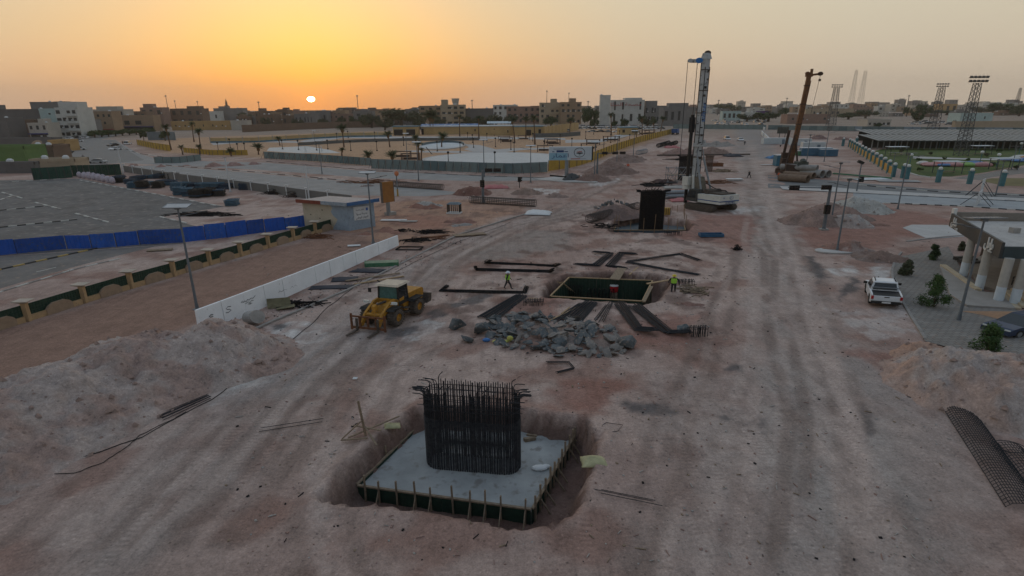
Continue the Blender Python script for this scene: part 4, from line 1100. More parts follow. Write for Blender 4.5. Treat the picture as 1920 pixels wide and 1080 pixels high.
# ------------------------------------------------------------------ helpers for the laid-out ground
ASPH = M('worn_asphalt', (.125, .12, .118), .92, .3, .22, bump=.006, bscale=30, spot=(.23, .205, .19), spot_amt=.45)
ROADC = M('dusty_road_concrete', (.26, .255, .25), .92, .14, .25, bump=.005, bscale=20, spot=(.31, .28, .25), spot_amt=.42)
PALEC = M('pale_paving', (.43, .42, .41), .9, .10, .3, spot=(.36, .34, .31), spot_amt=.4)
PAVE = M('dusty_grey_paving', (.25, .235, .22), .92, .15, .7, bump=.01, bscale=8, spot=(.30, .24, .20), spot_amt=.43)
nt_ = PAVE.node_tree; br_ = nt_.nodes.new('ShaderNodeTexBrick'); br_.inputs['Scale'].default_value = 1.0
br_.inputs['Brick Width'].default_value = .6; br_.inputs['Row Height'].default_value = .3; br_.inputs['Mortar Size'].default_value = .035
br_.inputs['Color1'].default_value = (1, 1, 1, 1); br_.inputs['Color2'].default_value = (.82, .80, .78, 1); br_.inputs['Mortar'].default_value = (.5, .47, .44, 1)
gp_ = nt_.nodes.new('ShaderNodeNewGeometry'); nt_.links.new(gp_.outputs['Position'], br_.inputs['Vector'])
mx_ = nt_.nodes.new('ShaderNodeMix'); mx_.data_type = 'RGBA'; mx_.blend_type = 'MULTIPLY'; mx_.inputs[0].default_value = .9
pb_ = nt_.nodes['Principled BSDF']; nt_.links.new(pb_.inputs['Base Color'].links[0].from_socket, mx_.inputs[6]); nt_.links.new(br_.outputs['Color'], mx_.inputs[7]); nt_.links.new(mx_.outputs[2], pb_.inputs['Base Color'])
KW = M('kerb_white', (.50, .49, .46), .85, .12, 2, spot=(.28, .24, .2), spot_amt=.42)
KB = M('kerb_black', (.045, .044, .043), .85, .3, 3, spot=(.16, .14, .12), spot_amt=.36)
KY = M('kerb_yellow', (.42, .29, .10), .85, .2, 2)
KG = M('kerb_grey', (.27, .25, .235), .9, .18, 2)
def sheet(name, px, z, mat):
    return structure(name, MB().sheet(xy(px, z)), mat)
def polyline(pts, n):
    seg = [(pts[i], pts[i + 1]) for i in range(len(pts) - 1)]; L_ = [(b - a).length for a, b in seg]; tot = sum(L_)
    out = []
    for k in range(n + 1):
        s = tot * k / n
        for (a, b), l in zip(seg, L_):
            if s <= l + 1e-6: out.append(a.lerp(b, min(1, s / l))); break
            s -= l
    return out
def kerb(px, n, mats, w=.3, h=.15, gap=.02):
    o = bpy.data.objects.new('kerb', None); COL.objects.link(o); tag(o, kind='structure')
    pts = polyline(xy(px), n)
    for i in range(n):
        a, b = pts[i], pts[i + 1]; d = (b - a).normalized()
        j = Vector((0, 0, RNG.uniform(-.015, .015)))
        part(o, 'kerb_stone', MB().beam(a + d * gap / 2 + Vector((0, 0, h / 2 - .02)) + j, b - d * gap / 2 + Vector((0, 0, h / 2 - .02)) + j, w, h), mats[i % len(mats)])
    return o
# Arabic letters in their joined shapes
AR = {'ا': (0xFE8D, 0), 'أ': (0xFE83, 0), 'ب': (0xFE8F, 1), 'ة': (0xFE93, 0), 'ت': (0xFE95, 1), 'ج': (0xFE9D, 1), 'ح': (0xFEA1, 1), 'خ': (0xFEA5, 1), 'د': (0xFEA9, 0), 'ر': (0xFEAD, 0), 'ز': (0xFEAF, 0), 'س': (0xFEB1, 1), 'ش': (0xFEB5, 1),
      'ص': (0xFEB9, 1), 'ط': (0xFEC1, 1), 'ع': (0xFEC9, 1), 'ف': (0xFED1, 1), 'ق': (0xFED5, 1), 'ك': (0xFED9, 1), 'ل': (0xFEDD, 1), 'م': (0xFEE1, 1), 'ن': (0xFEE5, 1), 'ه': (0xFEE9, 1), 'و': (0xFEED, 0), 'ي': (0xFEF1, 1)}
def arabic(s):
    out = []
    for w in s.split(' '):
        g = []
        for i, c in enumerate(w):
            b0, dual = AR[c]
            pj = i > 0 and AR[w[i - 1]][1]; nj = dual and i < len(w) - 1
            g.append(chr(b0 + (3 if pj and nj else 2 if nj else 1 if pj else 0)))
        out.append(''.join(g[::-1]))
    return ' '.join(out[::-1])

# ------------------------------------------------------------------ car park and roads on the left
sheet('car_park', [(-700, 372), (0, 338), (150, 335), (417, 388), (300, 407), (375, 426), (345, 456), (0, 480), (-700, 540)], .012, ASPH)
sheet('road', [(-700, 760), (0, 541), (140, 500), (290, 462), (345, 457), (0, 481), (-700, 541)], .008, M('old_road_asphalt', (.165, .15, .14), .92, .18, .4, bump=.005, bscale=30, spot=(.24, .19, .16), spot_amt=.45))
for px_, n_, ms in (([(150, 338), (417, 388)], 34, (KW, KG)), ([(300, 407), (350, 419)], 5, (KW, KG)), ([(-150, 447), (0, 427), (145, 412)], 17, (KB, KW)), ([(142, 401), (203, 417)], 7, (KW, KG)), ([(-120, 408), (0, 395), (82, 387)], 11, (KB, KW)),
                    ([(4, 361), (41, 372)], 5, (KW, KG)), ([(66, 380), (115, 393)], 6, (KW, KG)), ([(9, 342), (125, 335)], 9, (KG, KW)), ([(-160, 556), (0, 506), (182, 466)], 17, (KB, KY)), ([(0, 375), (22, 368)], 3, (KW, KG))):
    kerb(px_, n_, ms)
structure('road_markings', MB().beam(G(68, 510, .014), G(105, 501, .014), .16, .004), KW)
kerb([(430, 640), (500, 608), (660, 541), (860, 440), (990, 400)], 26, (KG,), .25, .14)
kerb([(-100, 580), (0, 548), (140, 505), (225, 485)], 14, (KG, KW), .25, .1)

# blue sheet hoarding
BLUE = M('blue_corrugated_sheet', (.014, .085, .40), .5, .15, 1.2, spot=(.04, .09, .24), spot_amt=.38)
BLUE2 = M('faded_blue_sheet', (.02, .10, .42), .6, .2, .9, spot=(.10, .14, .24), spot_amt=.42)
BLUE3 = M('grimy_blue_sheet', (.012, .065, .30), .6, .2, .9, spot=(.06, .08, .14), spot_amt=.44)
bp_ = [(-180, 496, 451), (-60, 484, 452), (0, 479, 450), (32, 476, 448), (126, 467, 442), (172, 466, 440), (219, 463, 436), (262, 459, 433), (344, 455, 427), (386, 450, 422), (426, 446, 416), (465, 440, 413), (498, 436, 410), (536, 431, 407), (575, 424, 405)]
t = thing('blue_hoarding', 'bright blue sheet metal hoarding along the car park', 'hoarding', G(300, 455), wide=1)
o0 = G(300, 455)
for i in range(len(bp_) - 1):
    (xa, ya, ta), (xb, yb, tb) = bp_[i], bp_[i + 1]
    a, b = G(xa + .6, ya), G(xb - .6, yb)
    za = height_at(a, (ta + tb) / 2 + (ya - yb) / 2 * .9); zb = za
    za = max(1.6, min(2.4, za)); zb = za - .03
    d = (b - a).normalized(); nrm = Vector((d.y, -d.x, 0)); L_ = (b - a).length; k = max(6, int(L_ / .28)); mb = MB()
    yaw = RNG.uniform(-.12, .12)
    top, bot = [], []
    for j in range(2 * k + 1):
        p = a + d * (L_ * j / (2 * k)) - o0 + nrm * (.035 * (1 if j % 4 in (1, 2) else -1) + yaw * (j / (2 * k) - .5))
        zt = za + (zb - za) * j / (2 * k)
        bot.append((p.x, p.y, .03)); top.append((p.x, p.y, zt))
    m = len(top); mb.add(bot + top, [(j, j + 1, m + j + 1, m + j) for j in range(m - 1)])
    pn = part(t, 'sheet_panel', mb, (BLUE, BLUE2, BLUE, BLUE3)[i % 4])
    md = pn.modifiers.new('thick', 'SOLIDIFY'); md.thickness = .012
    part(t, 'post', MB().box((a.x - o0.x + nrm.x * -.08, a.y - o0.y - nrm.y * .08, .9), (.08, .08, 1.8)), M('dark_blue_post', (.01, .02, .06), .6, .2))

# ------------------------------------------------------------------ ornamental fence
CREAM = M('ochre_render', (.40, .27, .15), .9, .14, 1.4, spot=(.30, .21, .14), spot_amt=.42)
STUCCO = M('brown_stucco', (.30, .215, .15), .95, .12, 2.5, bump=.02, bscale=25)
LATT = M('dark_green_lattice', (.02, .05, .032), .7, .3, 3)
LATB = M('lattice_backing', (.035, .06, .05), .85, .3, 1.5)
fp = [(-150, 668), (-50, 634), (54, 602), (160, 568), (247, 541), (327, 518), (394, 497), (452, 481), (504, 465), (551, 451), (592, 439), (629, 428)]
fo = G(300, 525)
t = thing('ornamental_fence', 'ochre pillared fence with green lattice and humped stucco panels', 'fence', fo, wide=1)
for i, p in enumerate(fp):
    g = G(*p) - fo
    pl = part(t, 'pillar', MB().box((g.x, g.y, .82), (.42, .34, 1.64)), CREAM)
    cp = part(pl, 'cap', MB().hexa([(g.x - .28, g.y - .22, 1.64), (g.x + .28, g.y - .22, 1.64), (g.x + .28, g.y + .22, 1.64), (g.x - .28, g.y + .22, 1.64), (g.x - .62, g.y - .46, 1.80), (g.x + .62, g.y - .46, 1.80), (g.x + .62, g.y + .46, 1.80), (g.x - .62, g.y + .46, 1.80)]).box((g.x, g.y, 1.83), (1.26, .94, .06)), M('cap_stone', (.42, .36, .30), .9, .12, 2)); cp.matrix_basis = Matrix.Identity(4)
    if i == len(fp) - 1: break
    h = G(*fp[i + 1]) - fo; d = (h - g).normalized(); L_ = (h - g).length; nrm = Vector((-d.y, d.x, 0))
    a, b = g + d * .24, h - d * .24
    part(t, 'base_wall', MB().beam(a + Vector((0, 0, .24)), b + Vector((0, 0, .24)), .24, .5), CREAM)
    # humped panel in front
    prof = [(-.5, 0), (-.5, .52), (-.42, .62), (-.28, .72), (-.16, .95), (.16, .95), (.28, .72), (.42, .62), (.5, .52), (.5, 0)] if i % 1 else [(-.5, 0), (-.5, .55), (-.40, .78), (-.22, .98), (.22, .98), (.40, .78), (.5, .55), (.5, 0)]
    c = (a + b) / 2 + d * .15; w = L_ * .46
    fr_, bk = [], []
    for u, z in prof:
        q_ = c + d * (u * w) - nrm * .2; fr_.append((q_.x, q_.y, z)); q_ = c + d * (u * w) + nrm * .02; bk.append((q_.x, q_.y, z))
    n_ = len(prof)
    part(t, 'humped_panel', MB().add(fr_ + bk, [tuple(range(n_ - 1, -1, -1)), tuple(range(n_, 2 * n_))] + [(k_, (k_ + 1) % n_, (k_ + 1) % n_ + n_, k_ + n_) for k_ in range(n_)]), STUCCO)
    bk_ = part(t, 'lattice', MB().beam(a + nrm * .16 + Vector((0, 0, .92)), b + nrm * .16 + Vector((0, 0, .92)), .02, .98), LATB)
    mb = MB()
    kx = int(L_ / .26)
    for k in range(kx + 1):
        p_ = a.lerp(b, k / kx) + nrm * .12; mb.box((p_.x, p_.y, .93), (.07, .05, 1.02), rz=math.atan2(d.y, d.x))
    for z in (.55, .78, 1.01, 1.24, 1.42): mb.beam(a + nrm * .11 + Vector((0, 0, z)), b + nrm * .11 + Vector((0, 0, z)), .05, .06)
    lt = part(bk_, 'lattice_slats', mb, LATT, kind='stuff'); lt.matrix_basis = Matrix.Identity(4)

# ------------------------------------------------------------------ long white wall
wa, wb = G(376, 630), G(746, 460)
wo_ = (wa + wb) / 2
WALLM = M('whitewashed_concrete', (.78, .80, .83), .8, .05, .8, spot=(.48, .47, .46), spot_amt=.36)
t = thing('whitewashed_wall', 'long whitewashed barrier wall with scribbles beside the loader', 'wall', wo_, wide=1)
nseg = 13; d = (wb - wa).normalized(); nrm = Vector((d.y, -d.x, 0))
for i in range(nseg):
    f0, f1 = i / nseg, (i + 1) / nseg
    a, b = wa.lerp(wb, f0 + .0006) - wo_, wa.lerp(wb, f1 - .0006) - wo_
    h0, h1 = 2.15 - .85 * f0, 2.15 - .85 * f1
    o_ = nrm * RNG.uniform(-.02, .02)
    a += o_; b += o_
    w0, w1 = nrm * .16, nrm * .09
    part(t, 'wall_panel', MB().hexa([a + w0, b + w0, b - w0, a - w0] and [tuple(a + w0), tuple(b + w0), tuple(b - w0), tuple(a - w0), tuple(a + w1 + Vector((0, 0, h0))), tuple(b + w1 + Vector((0, 0, h1))), tuple(b - w1 + Vector((0, 0, h1))), tuple(a - w1 + Vector((0, 0, h0)))]), WALLM)
INK = M('black_spray_paint', (.05, .06, .07), .8, .2)
def on_wall(f, z): return wa.lerp(wb, f) - wo_ + nrm * (.17 - .035 * z) + Vector((0, 0, z))
def scribble(pts, r=.02): part(t, 'scribble', MB().path([on_wall(f, z) for f, z in pts], r, 4), INK)
scribble([(.105, 1.35), (.095, 1.42), (.088, 1.35), (.092, 1.22), (.100, 1.15), (.104, 1.05), (.095, .95), (.085, 1.0)], .03)
scribble([(.045, 1.3), (.038, 1.36), (.033, 1.28), (.036, 1.18), (.044, 1.16)], .035)
scribble([(.15, 1.3), (.145, 1.4), (.14, 1.3), (.148, 1.22), (.155, 1.3), (.16, 1.2), (.165, 1.34), (.17, 1.22), (.178, 1.33), (.185, 1.24), (.195, 1.38)], .022)
scribble([(.155, 1.05), (.165, 1.1), (.172, 1.0), (.178, 1.1), (.185, 1.04)], .02)
scribble([(.172, .98), (.170, .8)], .02); scribble([(.165, .92), (.178, .86)], .02)
scribble([(.335, .65), (.345, .8), (.35, .62), (.36, .78), (.366, .6)], .016)
scribble([(.285, .75), (.292, .85), (.298, .72), (.31, .8), (.32, .72)], .016)

# ------------------------------------------------------------------ kiosk
F_, R_, L0 = G(656, 433), G(704, 424), G(572, 425)
B_ = R_ + (L0 - F_); ko = F_
kh = height_at(F_, 385)
t = thing('guard_kiosk', 'pale blue and cream guard kiosk with blue roof edge', 'kiosk', ko, wide=1)
KBL = M('faded_blue_render', (.27, .33, .40), .9, .12, .8, spot=(.19, .22, .25), spot_amt=.42)
KCR = M('cream_render', (.46, .40, .31), .9, .10, .9, spot=(.33, .27, .2), spot_amt=.38)
pq = [(p - ko) for p in (F_, R_, B_, L0)]
part(t, 'wall', MB().prism([(p.x, p.y) for p in pq], 0, kh), KCR)
e1 = (R_ - F_).normalized(); e2 = (L0 - F_).normalized(); n1 = Vector((e1.y, -e1.x, 0)); n2 = Vector((-e2.y, e2.x, 0))
if n1.y > 0: n1 = -n1
if n2.y > 0: n2 = -n2
def face(e, n, L_, pts, off=.02):
    return MB().sheet([e * (u * L_) + n * off + Vector((0, 0, z * kh)) for u, z in pts])
def slab_on(e, n, L_, pts, off=.004, th=.02):
    m = len(pts); A = [tuple(e * (u * L_) + n * (off + th) + Vector((0, 0, z * kh))) for u, z in pts]; B = [tuple(e * (u * L_) + n * off + Vector((0, 0, z * kh))) for u, z in pts]
    return MB().add(A + B, [tuple(range(m)), tuple(range(2 * m - 1, m - 1, -1))] + [(i, i + m, (i + 1) % m + m, (i + 1) % m) for i in range(m)])
LA, LB = (R_ - F_).length, (L0 - F_).length
part(t, 'blue_render', slab_on(e1, n1, LA, [(0, 0), (1, 0), (1, 1), (0, 1)]), KBL)
part(t, 'blue_render', slab_on(e2, n2, LB, [(0, 0), (.36, 0), (.34, .12), (.27, .3), (.24, .42), (.33, .55), (.37, .7), (.33, .85), (.38, 1), (0, 1)]), KBL)
sg = part(t, 'sign_board', slab_on(e1, n1, LA, [(.2, .38), (.80, .34), (.80, .86), (.2, .9)], .03, .05), WHITEP)
ROT1 = Matrix((e1, Vector((0, 0, 1)), e1.cross(Vector((0, 0, 1))))).transposed().to_euler()
for s_, sz, u, z in ((arabic('الجهاز الوطني للتنمية'), .26, .45, .76), (arabic('مشروع تنفيذ'), .36, .5, .60), (arabic('جسر مدينة سبها'), .34, .5, .47)) if False else ((arabic('الوطني للتنمية'), .24, .44, .76), (arabic('مدينة سبها'), .42, .5, .60), (arabic('الجهاز الوطني'), .40, .5, .46)):
    o = part(sg, 'lettering', text_mesh(s_, sz, INK), INK); o.matrix_basis = Matrix.Translation(e1 * (u * LA) + n1 * .085 + Vector((0, 0, z * kh))) @ ROT1.to_matrix().to_4x4()
o = part(sg, 'emblem', slab_on(e1, n1, LA, [(.66, .70), (.74, .69), (.75, .80), (.67, .81)], .085, .01), M('emblem_blue', (.05, .12, .35), .6, .2)); o.matrix_basis = Matrix.Identity(4)
ov = .5
rq = [F_ - e1 * ov - e2 * ov - ko, R_ + e1 * ov - e2 * ov - ko, B_ + e1 * ov + e2 * ov - ko, L0 - e1 * ov + e2 * ov - ko]
rf = part(t, 'roof', MB().prism([(p.x, p.y) for p in rq], kh + .004, kh + .30), M('roof_screed', (.42, .36, .33), .95, .12, 1, spot=(.5, .46, .43), spot_amt=.45))
RE = M('roof_edge_blue', (.05, .13, .29), .75, .2, 1.2, spot=(.30, .33, .36), spot_amt=.36)
o = part(rf, 'roof_edge', MB().beam(rq[0] + Vector((0, 0, kh + .2)) + n1 * .05, rq[1] + Vector((0, 0, kh + .2)) + n1 * .05, .09, .5), RE); o.matrix_basis = Matrix.Identity(4)
mid2 = rq[0].lerp(rq[3], .5)
o = part(rf, 'roof_edge', MB().beam(rq[0] + Vector((0, 0, kh + .2)) + n2 * .05, mid2 + Vector((0, 0, kh + .2)) + n2 * .05, .09, .5), M('roof_edge_peeling', (.30, .34, .38), .8, .2, 2, spot=(.06, .12, .25), spot_amt=.45)); o.matrix_basis = Matrix.Identity(4)
o = part(rf, 'roof_edge', MB().beam(mid2 + Vector((0, 0, kh + .2)) + n2 * .05, rq[3] + Vector((0, 0, kh + .2)) + n2 * .05, .09, .5), M('roof_edge_red', (.20, .055, .035), .85, .25, 2)); o.matrix_basis = Matrix.Identity(4)
for k, (u, z) in enumerate(((.62, .38), (.82, .5), (.55, .72))):
    part(t, 'vent_hole', slab_on(e2, n2, LB, [(u, z), (u + .025, z), (u + .025, z + .04), (u, z + .04)], .003, .006), BLACKP)

# ------------------------------------------------------------------ brown sign board behind the kiosk
p = G(729, 404)
t = thing('sign_board', 'blank brown sign board on a post behind the kiosk', 'sign', p, .95)
bz0, bz1 = height_at(p, 379), height_at(p, 341)
part(t, 'post', MB().box((0, 0, bz0 / 2), (.35, .35, bz0)), GREYST)
part(t, 'board', MB().box((0, -.05, (bz0 + bz1) / 2), (1.9, .3, bz1 - bz0)), M('orange_brown_board', (.30, .135, .04), .8, .16, 1.4, spot=(.22, .12, .06), spot_amt=.4))
part(t, 'frame', MB().box((-.97, -.05, (bz0 + bz1) / 2), (.06, .34, bz1 - bz0 + .05)).box((.97, -.05, (bz0 + bz1) / 2), (.06, .34, bz1 - bz0 + .05)), M('board_frame', (.12, .10, .09), .7, .2))
part(t, 'plinth', MB().box((.5, .2, .25), (1.2, .9, .5)), OLDCONC)

# ------------------------------------------------------------------ solar street lamps
PANELM = M('solar_panel_glass', (.20, .235, .28), .12, .12, 2, spec=.7)
PANELB = M('solar_panel_blue', (.055, .10, .19), .2, .15, 2, spec=.6)
def solar_lamp(label, px, py, py_top, arm=1, wide_panel=1.5, mat=None, tilt=.22, yaw=0.0, depth=.85):
    g = G(px, py); H = height_at(g, py_top)
    t = thing('solar_street_lamp', label, 'street lamp', g, 0, 'solar street lamps')
    part(t, 'base_plate', MB().box((0, 0, .03), (.45, .45, .06)).lathe([(.14, .06), (.12, .5)], 8), POLEM)
    part(t, 'pole', MB().tube((0, 0, 0), (0, 0, H - .15), .10, 10, .055), POLEM)
    pa = part(t, 'solar_panel', MB().box((0, 0, 0), (wide_panel, depth, .045)), mat or PANELM, (0, 0, H), (tilt, 0, yaw))
    fr = part(pa, 'panel_frame', MB().box((0, depth / 2 + .02, 0), (wide_panel + .08, .04, .07)).box((0, -depth / 2 - .02, 0), (wide_panel + .08, .04, .07)).box((wide_panel / 2 + .02, 0, 0), (.04, depth, .07)).box((-wide_panel / 2 - .02, 0, 0), (.04, depth, .07)), GREYST); fr.matrix_basis = Matrix.Identity(4)
    part(t, 'bracket', MB().box((0, 0, H - .18), (.3, .3, .22)), POLEM)
    part(t, 'arm', MB().tube((0, 0, H - .9), (arm * 1.3, -.1, H - .55), .035, 6), POLEM)
    part(t, 'lamp_head', MB().hexa([(arm * 1.2, -.22, H - .56), (arm * 1.85, -.2, H - .44), (arm * 1.85, .04, H - .44), (arm * 1.2, .06, H - .56), (arm * 1.2, -.2, H - .48), (arm * 1.85, -.18, H - .38), (arm * 1.85, .02, H - .38), (arm * 1.2, .04, H - .48)]), M('lamp_housing', (.08, .085, .09), .5, .2))
    return t
for a in (('solar street lamp rising between the left mound and white wall', 370, 580, 386, 1),
          ('solar street lamp standing in front of the guard kiosk', 700, 456, 323, 1),
          ('solar street lamp with blue panel in front of the dark-fronted cafe', 1797, 602, 408, -1, 1.9, PANELB, -.12, 0, 1.0),
          ('solar street lamp on a round white base beside the earth heaps', 1569, 471, 334, -1, 1.5, None, -.05),
          ('solar street lamp right of the pale gravel heap', 1683, 392, 287, 1, 1.6, PANELM, -.1),
          ('solar street lamp behind the traffic signal mast on the right', 1558, 417, 304, -1, 1.5, PANELM, -.1),
          ('solar street lamp before the long teal hoarding, fourth from the left', 908, 332, 262, 1, 1.5),
          ('solar street lamp before the teal hoarding beside twin stub palms', 785, 339, 266, -1, 1.5),
          ('solar street lamp before the teal hoarding, furthest left', 604, 326, 264, -1, 1.5),
          ('solar street lamp inside the park behind the low palms', 764, 303, 250, 1, 1.4),
          ('solar street lamp left of the white billboard', 995, 342, 273, -1, 1.6),
          ('solar street lamp at the corner of the billboard island', 1114, 339, 266, 1, 1.5),
          ('solar street lamp among earth heaps right of the billboard', 1156, 312, 254, 1, 1.5),
          ('solar street lamp nearest the yellow fence end', 1187, 300, 245, 1, 1.5),
          ('solar street lamp inside the park left of the entrance hut', 591, 272, 245, 1, 1.3),
          ('solar street lamp on the grass behind the yellow-blue fence', 1672, 322, 286, 1, 2.2, PANELM, -.05),
          ('solar street lamp at the far right edge of the grass', 1896, 318, 274, 1, 2.2, PANELM, -.05),
          ('solar street lamp beside the blue containers', 1510, 318, 252, 1, 1.5, PANELM, -.05),
          ('solar street lamp beyond the containers near teal fence', 1545, 303, 244, 1, 1.5, PANELM, -.05),
          ('solar street lamp at the right end of the kerbed road', 1866, 368, 300, -1, 1.5, PANELM, -.05)):
    solar_lamp(*a)
def plain_pole(label, px, py, py_top, r=.12, mat=WHITEP):
    g = G(px, py); H = height_at(g, py_top)
    t = thing('lighting_pole', label, 'pole', g, 0, 'white poles round the car park')
    part(t, 'shaft', MB().tube((0, 0, 0), (0, 0, H), r, 10, r * .7), mat)
    part(t, 'base', MB().box((0, 0, .06), (.5, .5, .12)), OLDCONC)
    part(t, 'bracket', MB().tube((-.45, 0, H), (.35, 0, H + .1), .04, 6), GREYST)
plain_pole('white pole at the green fence corner', 231, 327, 276)
plain_pole('white pole behind the blue formwork stacks', 432, 360, 296)
plain_pole('white pole behind the kiosk', 580, 374, 311)

# ------------------------------------------------------------------ traffic signals
SIG = M('signal_black', (.012, .012, .012), .6, .2)
def gantry(label, px, py, py_top, ax_px, heads, low=None, mat=POLEM):
    g = G(px, py); H = height_at(g, py_top)
    t = thing('traffic_signal_mast', label, 'traffic light', g, 0, 'traffic signal masts')
    r_ = (g - Vector((0, 0, 0))).length; m_px = g.y / FPX * 1.05 / WIDE
    L_ = (ax_px - px) * m_px
    part(t, 'column', MB().tube((0, 0, 0), (0, 0, H), .2, 10, .14), mat)
    part(t, 'base', MB().box((0, 0, .1), (.8, .8, .2)), OLDCONC)
    part(t, 'arm', MB().tube((0, 0, H - .1), (L_, 0, H + .05), .10, 8, .06), mat)
    for hp in heads:
        x = (hp - px) * m_px
        hd_ = part(t, 'signal_head', MB().box((x, -.12, H), (1.0, .25, .62)), SIG)
        for k in (-1, 0, 1):
            o = part(hd_, 'lens', MB().tube((x + k * .3, -.25, H), (x + k * .3, -.36, H), .13, 10), M('dark_lens', (.03, .02, .02), .3, .2)); o.matrix_basis = Matrix.Identity(4)
    if low:
        z = height_at(g, low)
        hd_ = part(t, 'signal_head', MB().box((-.05, -.22, z), (.6, .3, 1.25)), SIG)
        for k in (-1, 0, 1):
            o = part(hd_, 'lens', MB().tube((-.05, -.37, z + k * .38), (-.05, -.47, z + k * .38), .14, 10), M('dark_lens', (.03, .02, .02))); o.matrix_basis = Matrix.Identity(4)
gantry('overhead traffic signal mast before the earth heaps on the right', 1544, 431, 351, 1468, (1479, 1536), 392)
gantry('overhead traffic signal mast in front of the teal hoarding', 906, 381, 319, 938, (917, 932), 344)
gantry('overhead traffic signal mast right of the white billboard', 1119, 337, 287, 1168, (1131, 1149, 1162), None)
p = G(974, 352); H = height_at(p, 332)
t = thing('pedestrian_signal', 'small black signal post between lamp and dirt heaps', 'traffic light', p, 0)
part(t, 'post', MB().tube((0, 0, 0), (0, 0, H), .06, 6), SIG); part(t, 'signal_head', MB().box((0, 0, H - .5), (.55, .3, 1.1)).box((.25, 0, H - .2), (.4, .25, .3)).box((.25, 0, H - .7), (.4, .25, .3)), SIG)
p = G(746, 368); H = height_at(p, 322)
t = thing('road_sign_post', 'tall post with an orange wrapped sign beside the side road', 'sign post', p, 0)
part(t, 'post', MB().tube((0, 0, 0), (0, 0, H), .09, 8), POLEM); part(t, 'foot', MB().tube((0, 0, 0), (0, 0, 1.4), .13, 8), M('yellow_foot', (.35, .22, .06), .8, .2)); part(t, 'wrapped_sign', MB().ball((.05, -.1, H - .35), .42, 8, 6, (.8, .5, 1.2)), M('orange_wrap', (.52, .18, .08), .7, .15))
p = G(1606, 359); H = height_at(p, 304)
t = thing('camera_post', 'grey post with a camera box above the pale gravel heap', 'camera post', p, 0)
part(t, 'post', MB().tube((0, 0, 0), (0, 0, H), .12, 8, .09), POLEM); part(t, 'camera', MB().box((-.2, -.1, H), (.9, .5, .5), ry=.5), SIG); part(t, 'signal_head', MB().box((.35, -.1, H * .42), (.6, .4, 1.1)), SIG)

# ------------------------------------------------------------------ formwork stacks, bags, scrap
FB = M('blue_steel_formwork', (.055, .12, .175), .7, .2, 1.5, spot=(.12, .12, .12), spot_amt=.4)
FN = M('navy_steel_formwork', (.025, .05, .085), .7, .25, 1.5, spot=(.10, .10, .10), spot_amt=.36)
FK = M('black_steel_formwork', (.022, .022, .023), .75, .3, 1.5, spot=(.08, .07, .06), spot_amt=.38)
def panel_mesh(w, d, mat):
    mb = MB().box((0, 0, .015), (w, d, .03))
    for s in (-1, 1): mb.box((0, s * d / 2, .09), (w, .06, .18)).box((s * w / 2, 0, .09), (.06, d, .18))
    for k in (-.25, 0, .25): mb.box((k * w, 0, .08), (.05, d, .13))
    return mb.mesh('formwork_panel', mat)
PM = {k: panel_mesh(1.5, 2.3, v) for k, v in (('b', FB), ('n', FN), ('k', FK))}
stk = [(226, 342, 'k', 6), (246, 344, 'n', 4), (258, 338, 'n', 4), (271, 335, 'n', 3), (285, 334, 'b', 3), (299, 334, 'n', 4), (313, 334, 'k', 5), (326, 335, 'k', 5), (252, 352, 'b', 5), (268, 353, 'k', 6), (283, 347, 'b', 3), (297, 352, 'k', 5), (309, 346, 'n', 4), (320, 347, 'b', 4),
       (332, 356, 'b', 6), (346, 353, 'b', 5), (362, 352, 'n', 4), (378, 352, 'b', 4), (393, 354, 'b', 5), (408, 354, 'b', 5), (424, 354, 'n', 4), (338, 365, 'b', 6), (354, 367, 'b', 6), (371, 370, 'k', 6), (391, 368, 'k', 6), (412, 367, 'k', 5), (459, 355, 'n', 5), (436, 385, 'b', 4)]
order = sorted(range(len(stk)), key=lambda i: stk[i][0])
for rank, i in enumerate(order):
    px, py, k, n = stk[i]
    cn = {'b': 'blue', 'n': 'navy', 'k': 'black'}[k]
    t = thing('formwork_stack', f'{cn} steel formwork stack, {nth(rank)} from the left beside the car park', 'formwork stack', G(px, py), RNG.uniform(-.25, .25), 'formwork stacks beside the car park')
    for j in range(n):
        kk = k if RNG.random() < .8 else 'n'
        part(t, 'panel', PM[kk], None, (RNG.uniform(-.08, .08), RNG.uniform(-.12, .12), .1 + .27 * j), (0, RNG.uniform(-.02, .02), RNG.uniform(-.08, .08)))
    for s in (-.8, .8): part(t, 'bearer', MB().box((0, s, .05), (1.6, .12, .1)), OLDTIMBER)
BAG = M('lilac_white_bag', (.42, .37, .42), .8, .2, 4, spot=(.25, .2, .26), spot_amt=.45)
def bag_mesh(seed):
    r = random.Random(seed); mb = MB(); mb.sm = True
    mb.ball((0, 0, .45), .62, 12, 8, (1, .9, .8))
    mb.v = [(x * (1.0 if abs(x) < .5 else .9) + r.uniform(-.05, .05), y + r.uniform(-.05, .05), max(0, z + r.uniform(-.05, .05))) for x, y, z in mb.v]
    return mb.mesh('bulk_bag', BAG)
bm_ = [bag_mesh(i) for i in range(4)]
for i in range(16):
    f = (i // 2) / 7
    row = i % 2
    g = G(150 + 62 * f, 333 + 11.5 * f - row * 3)
    o = bpy.data.objects.new('bulk_bag', bm_[i % 4]); COL.objects.link(o); o.location = g; o.scale = (1.1, .8, 1.35 + .3 * RNG.random()); o.rotation_euler = (0, 0, RNG.uniform(-.2, .2))
    tag(o, f'lilac white bulk bag, {nth(i)} from the green fence in its row', 'bag', 'row of bulk bags at the car park edge')
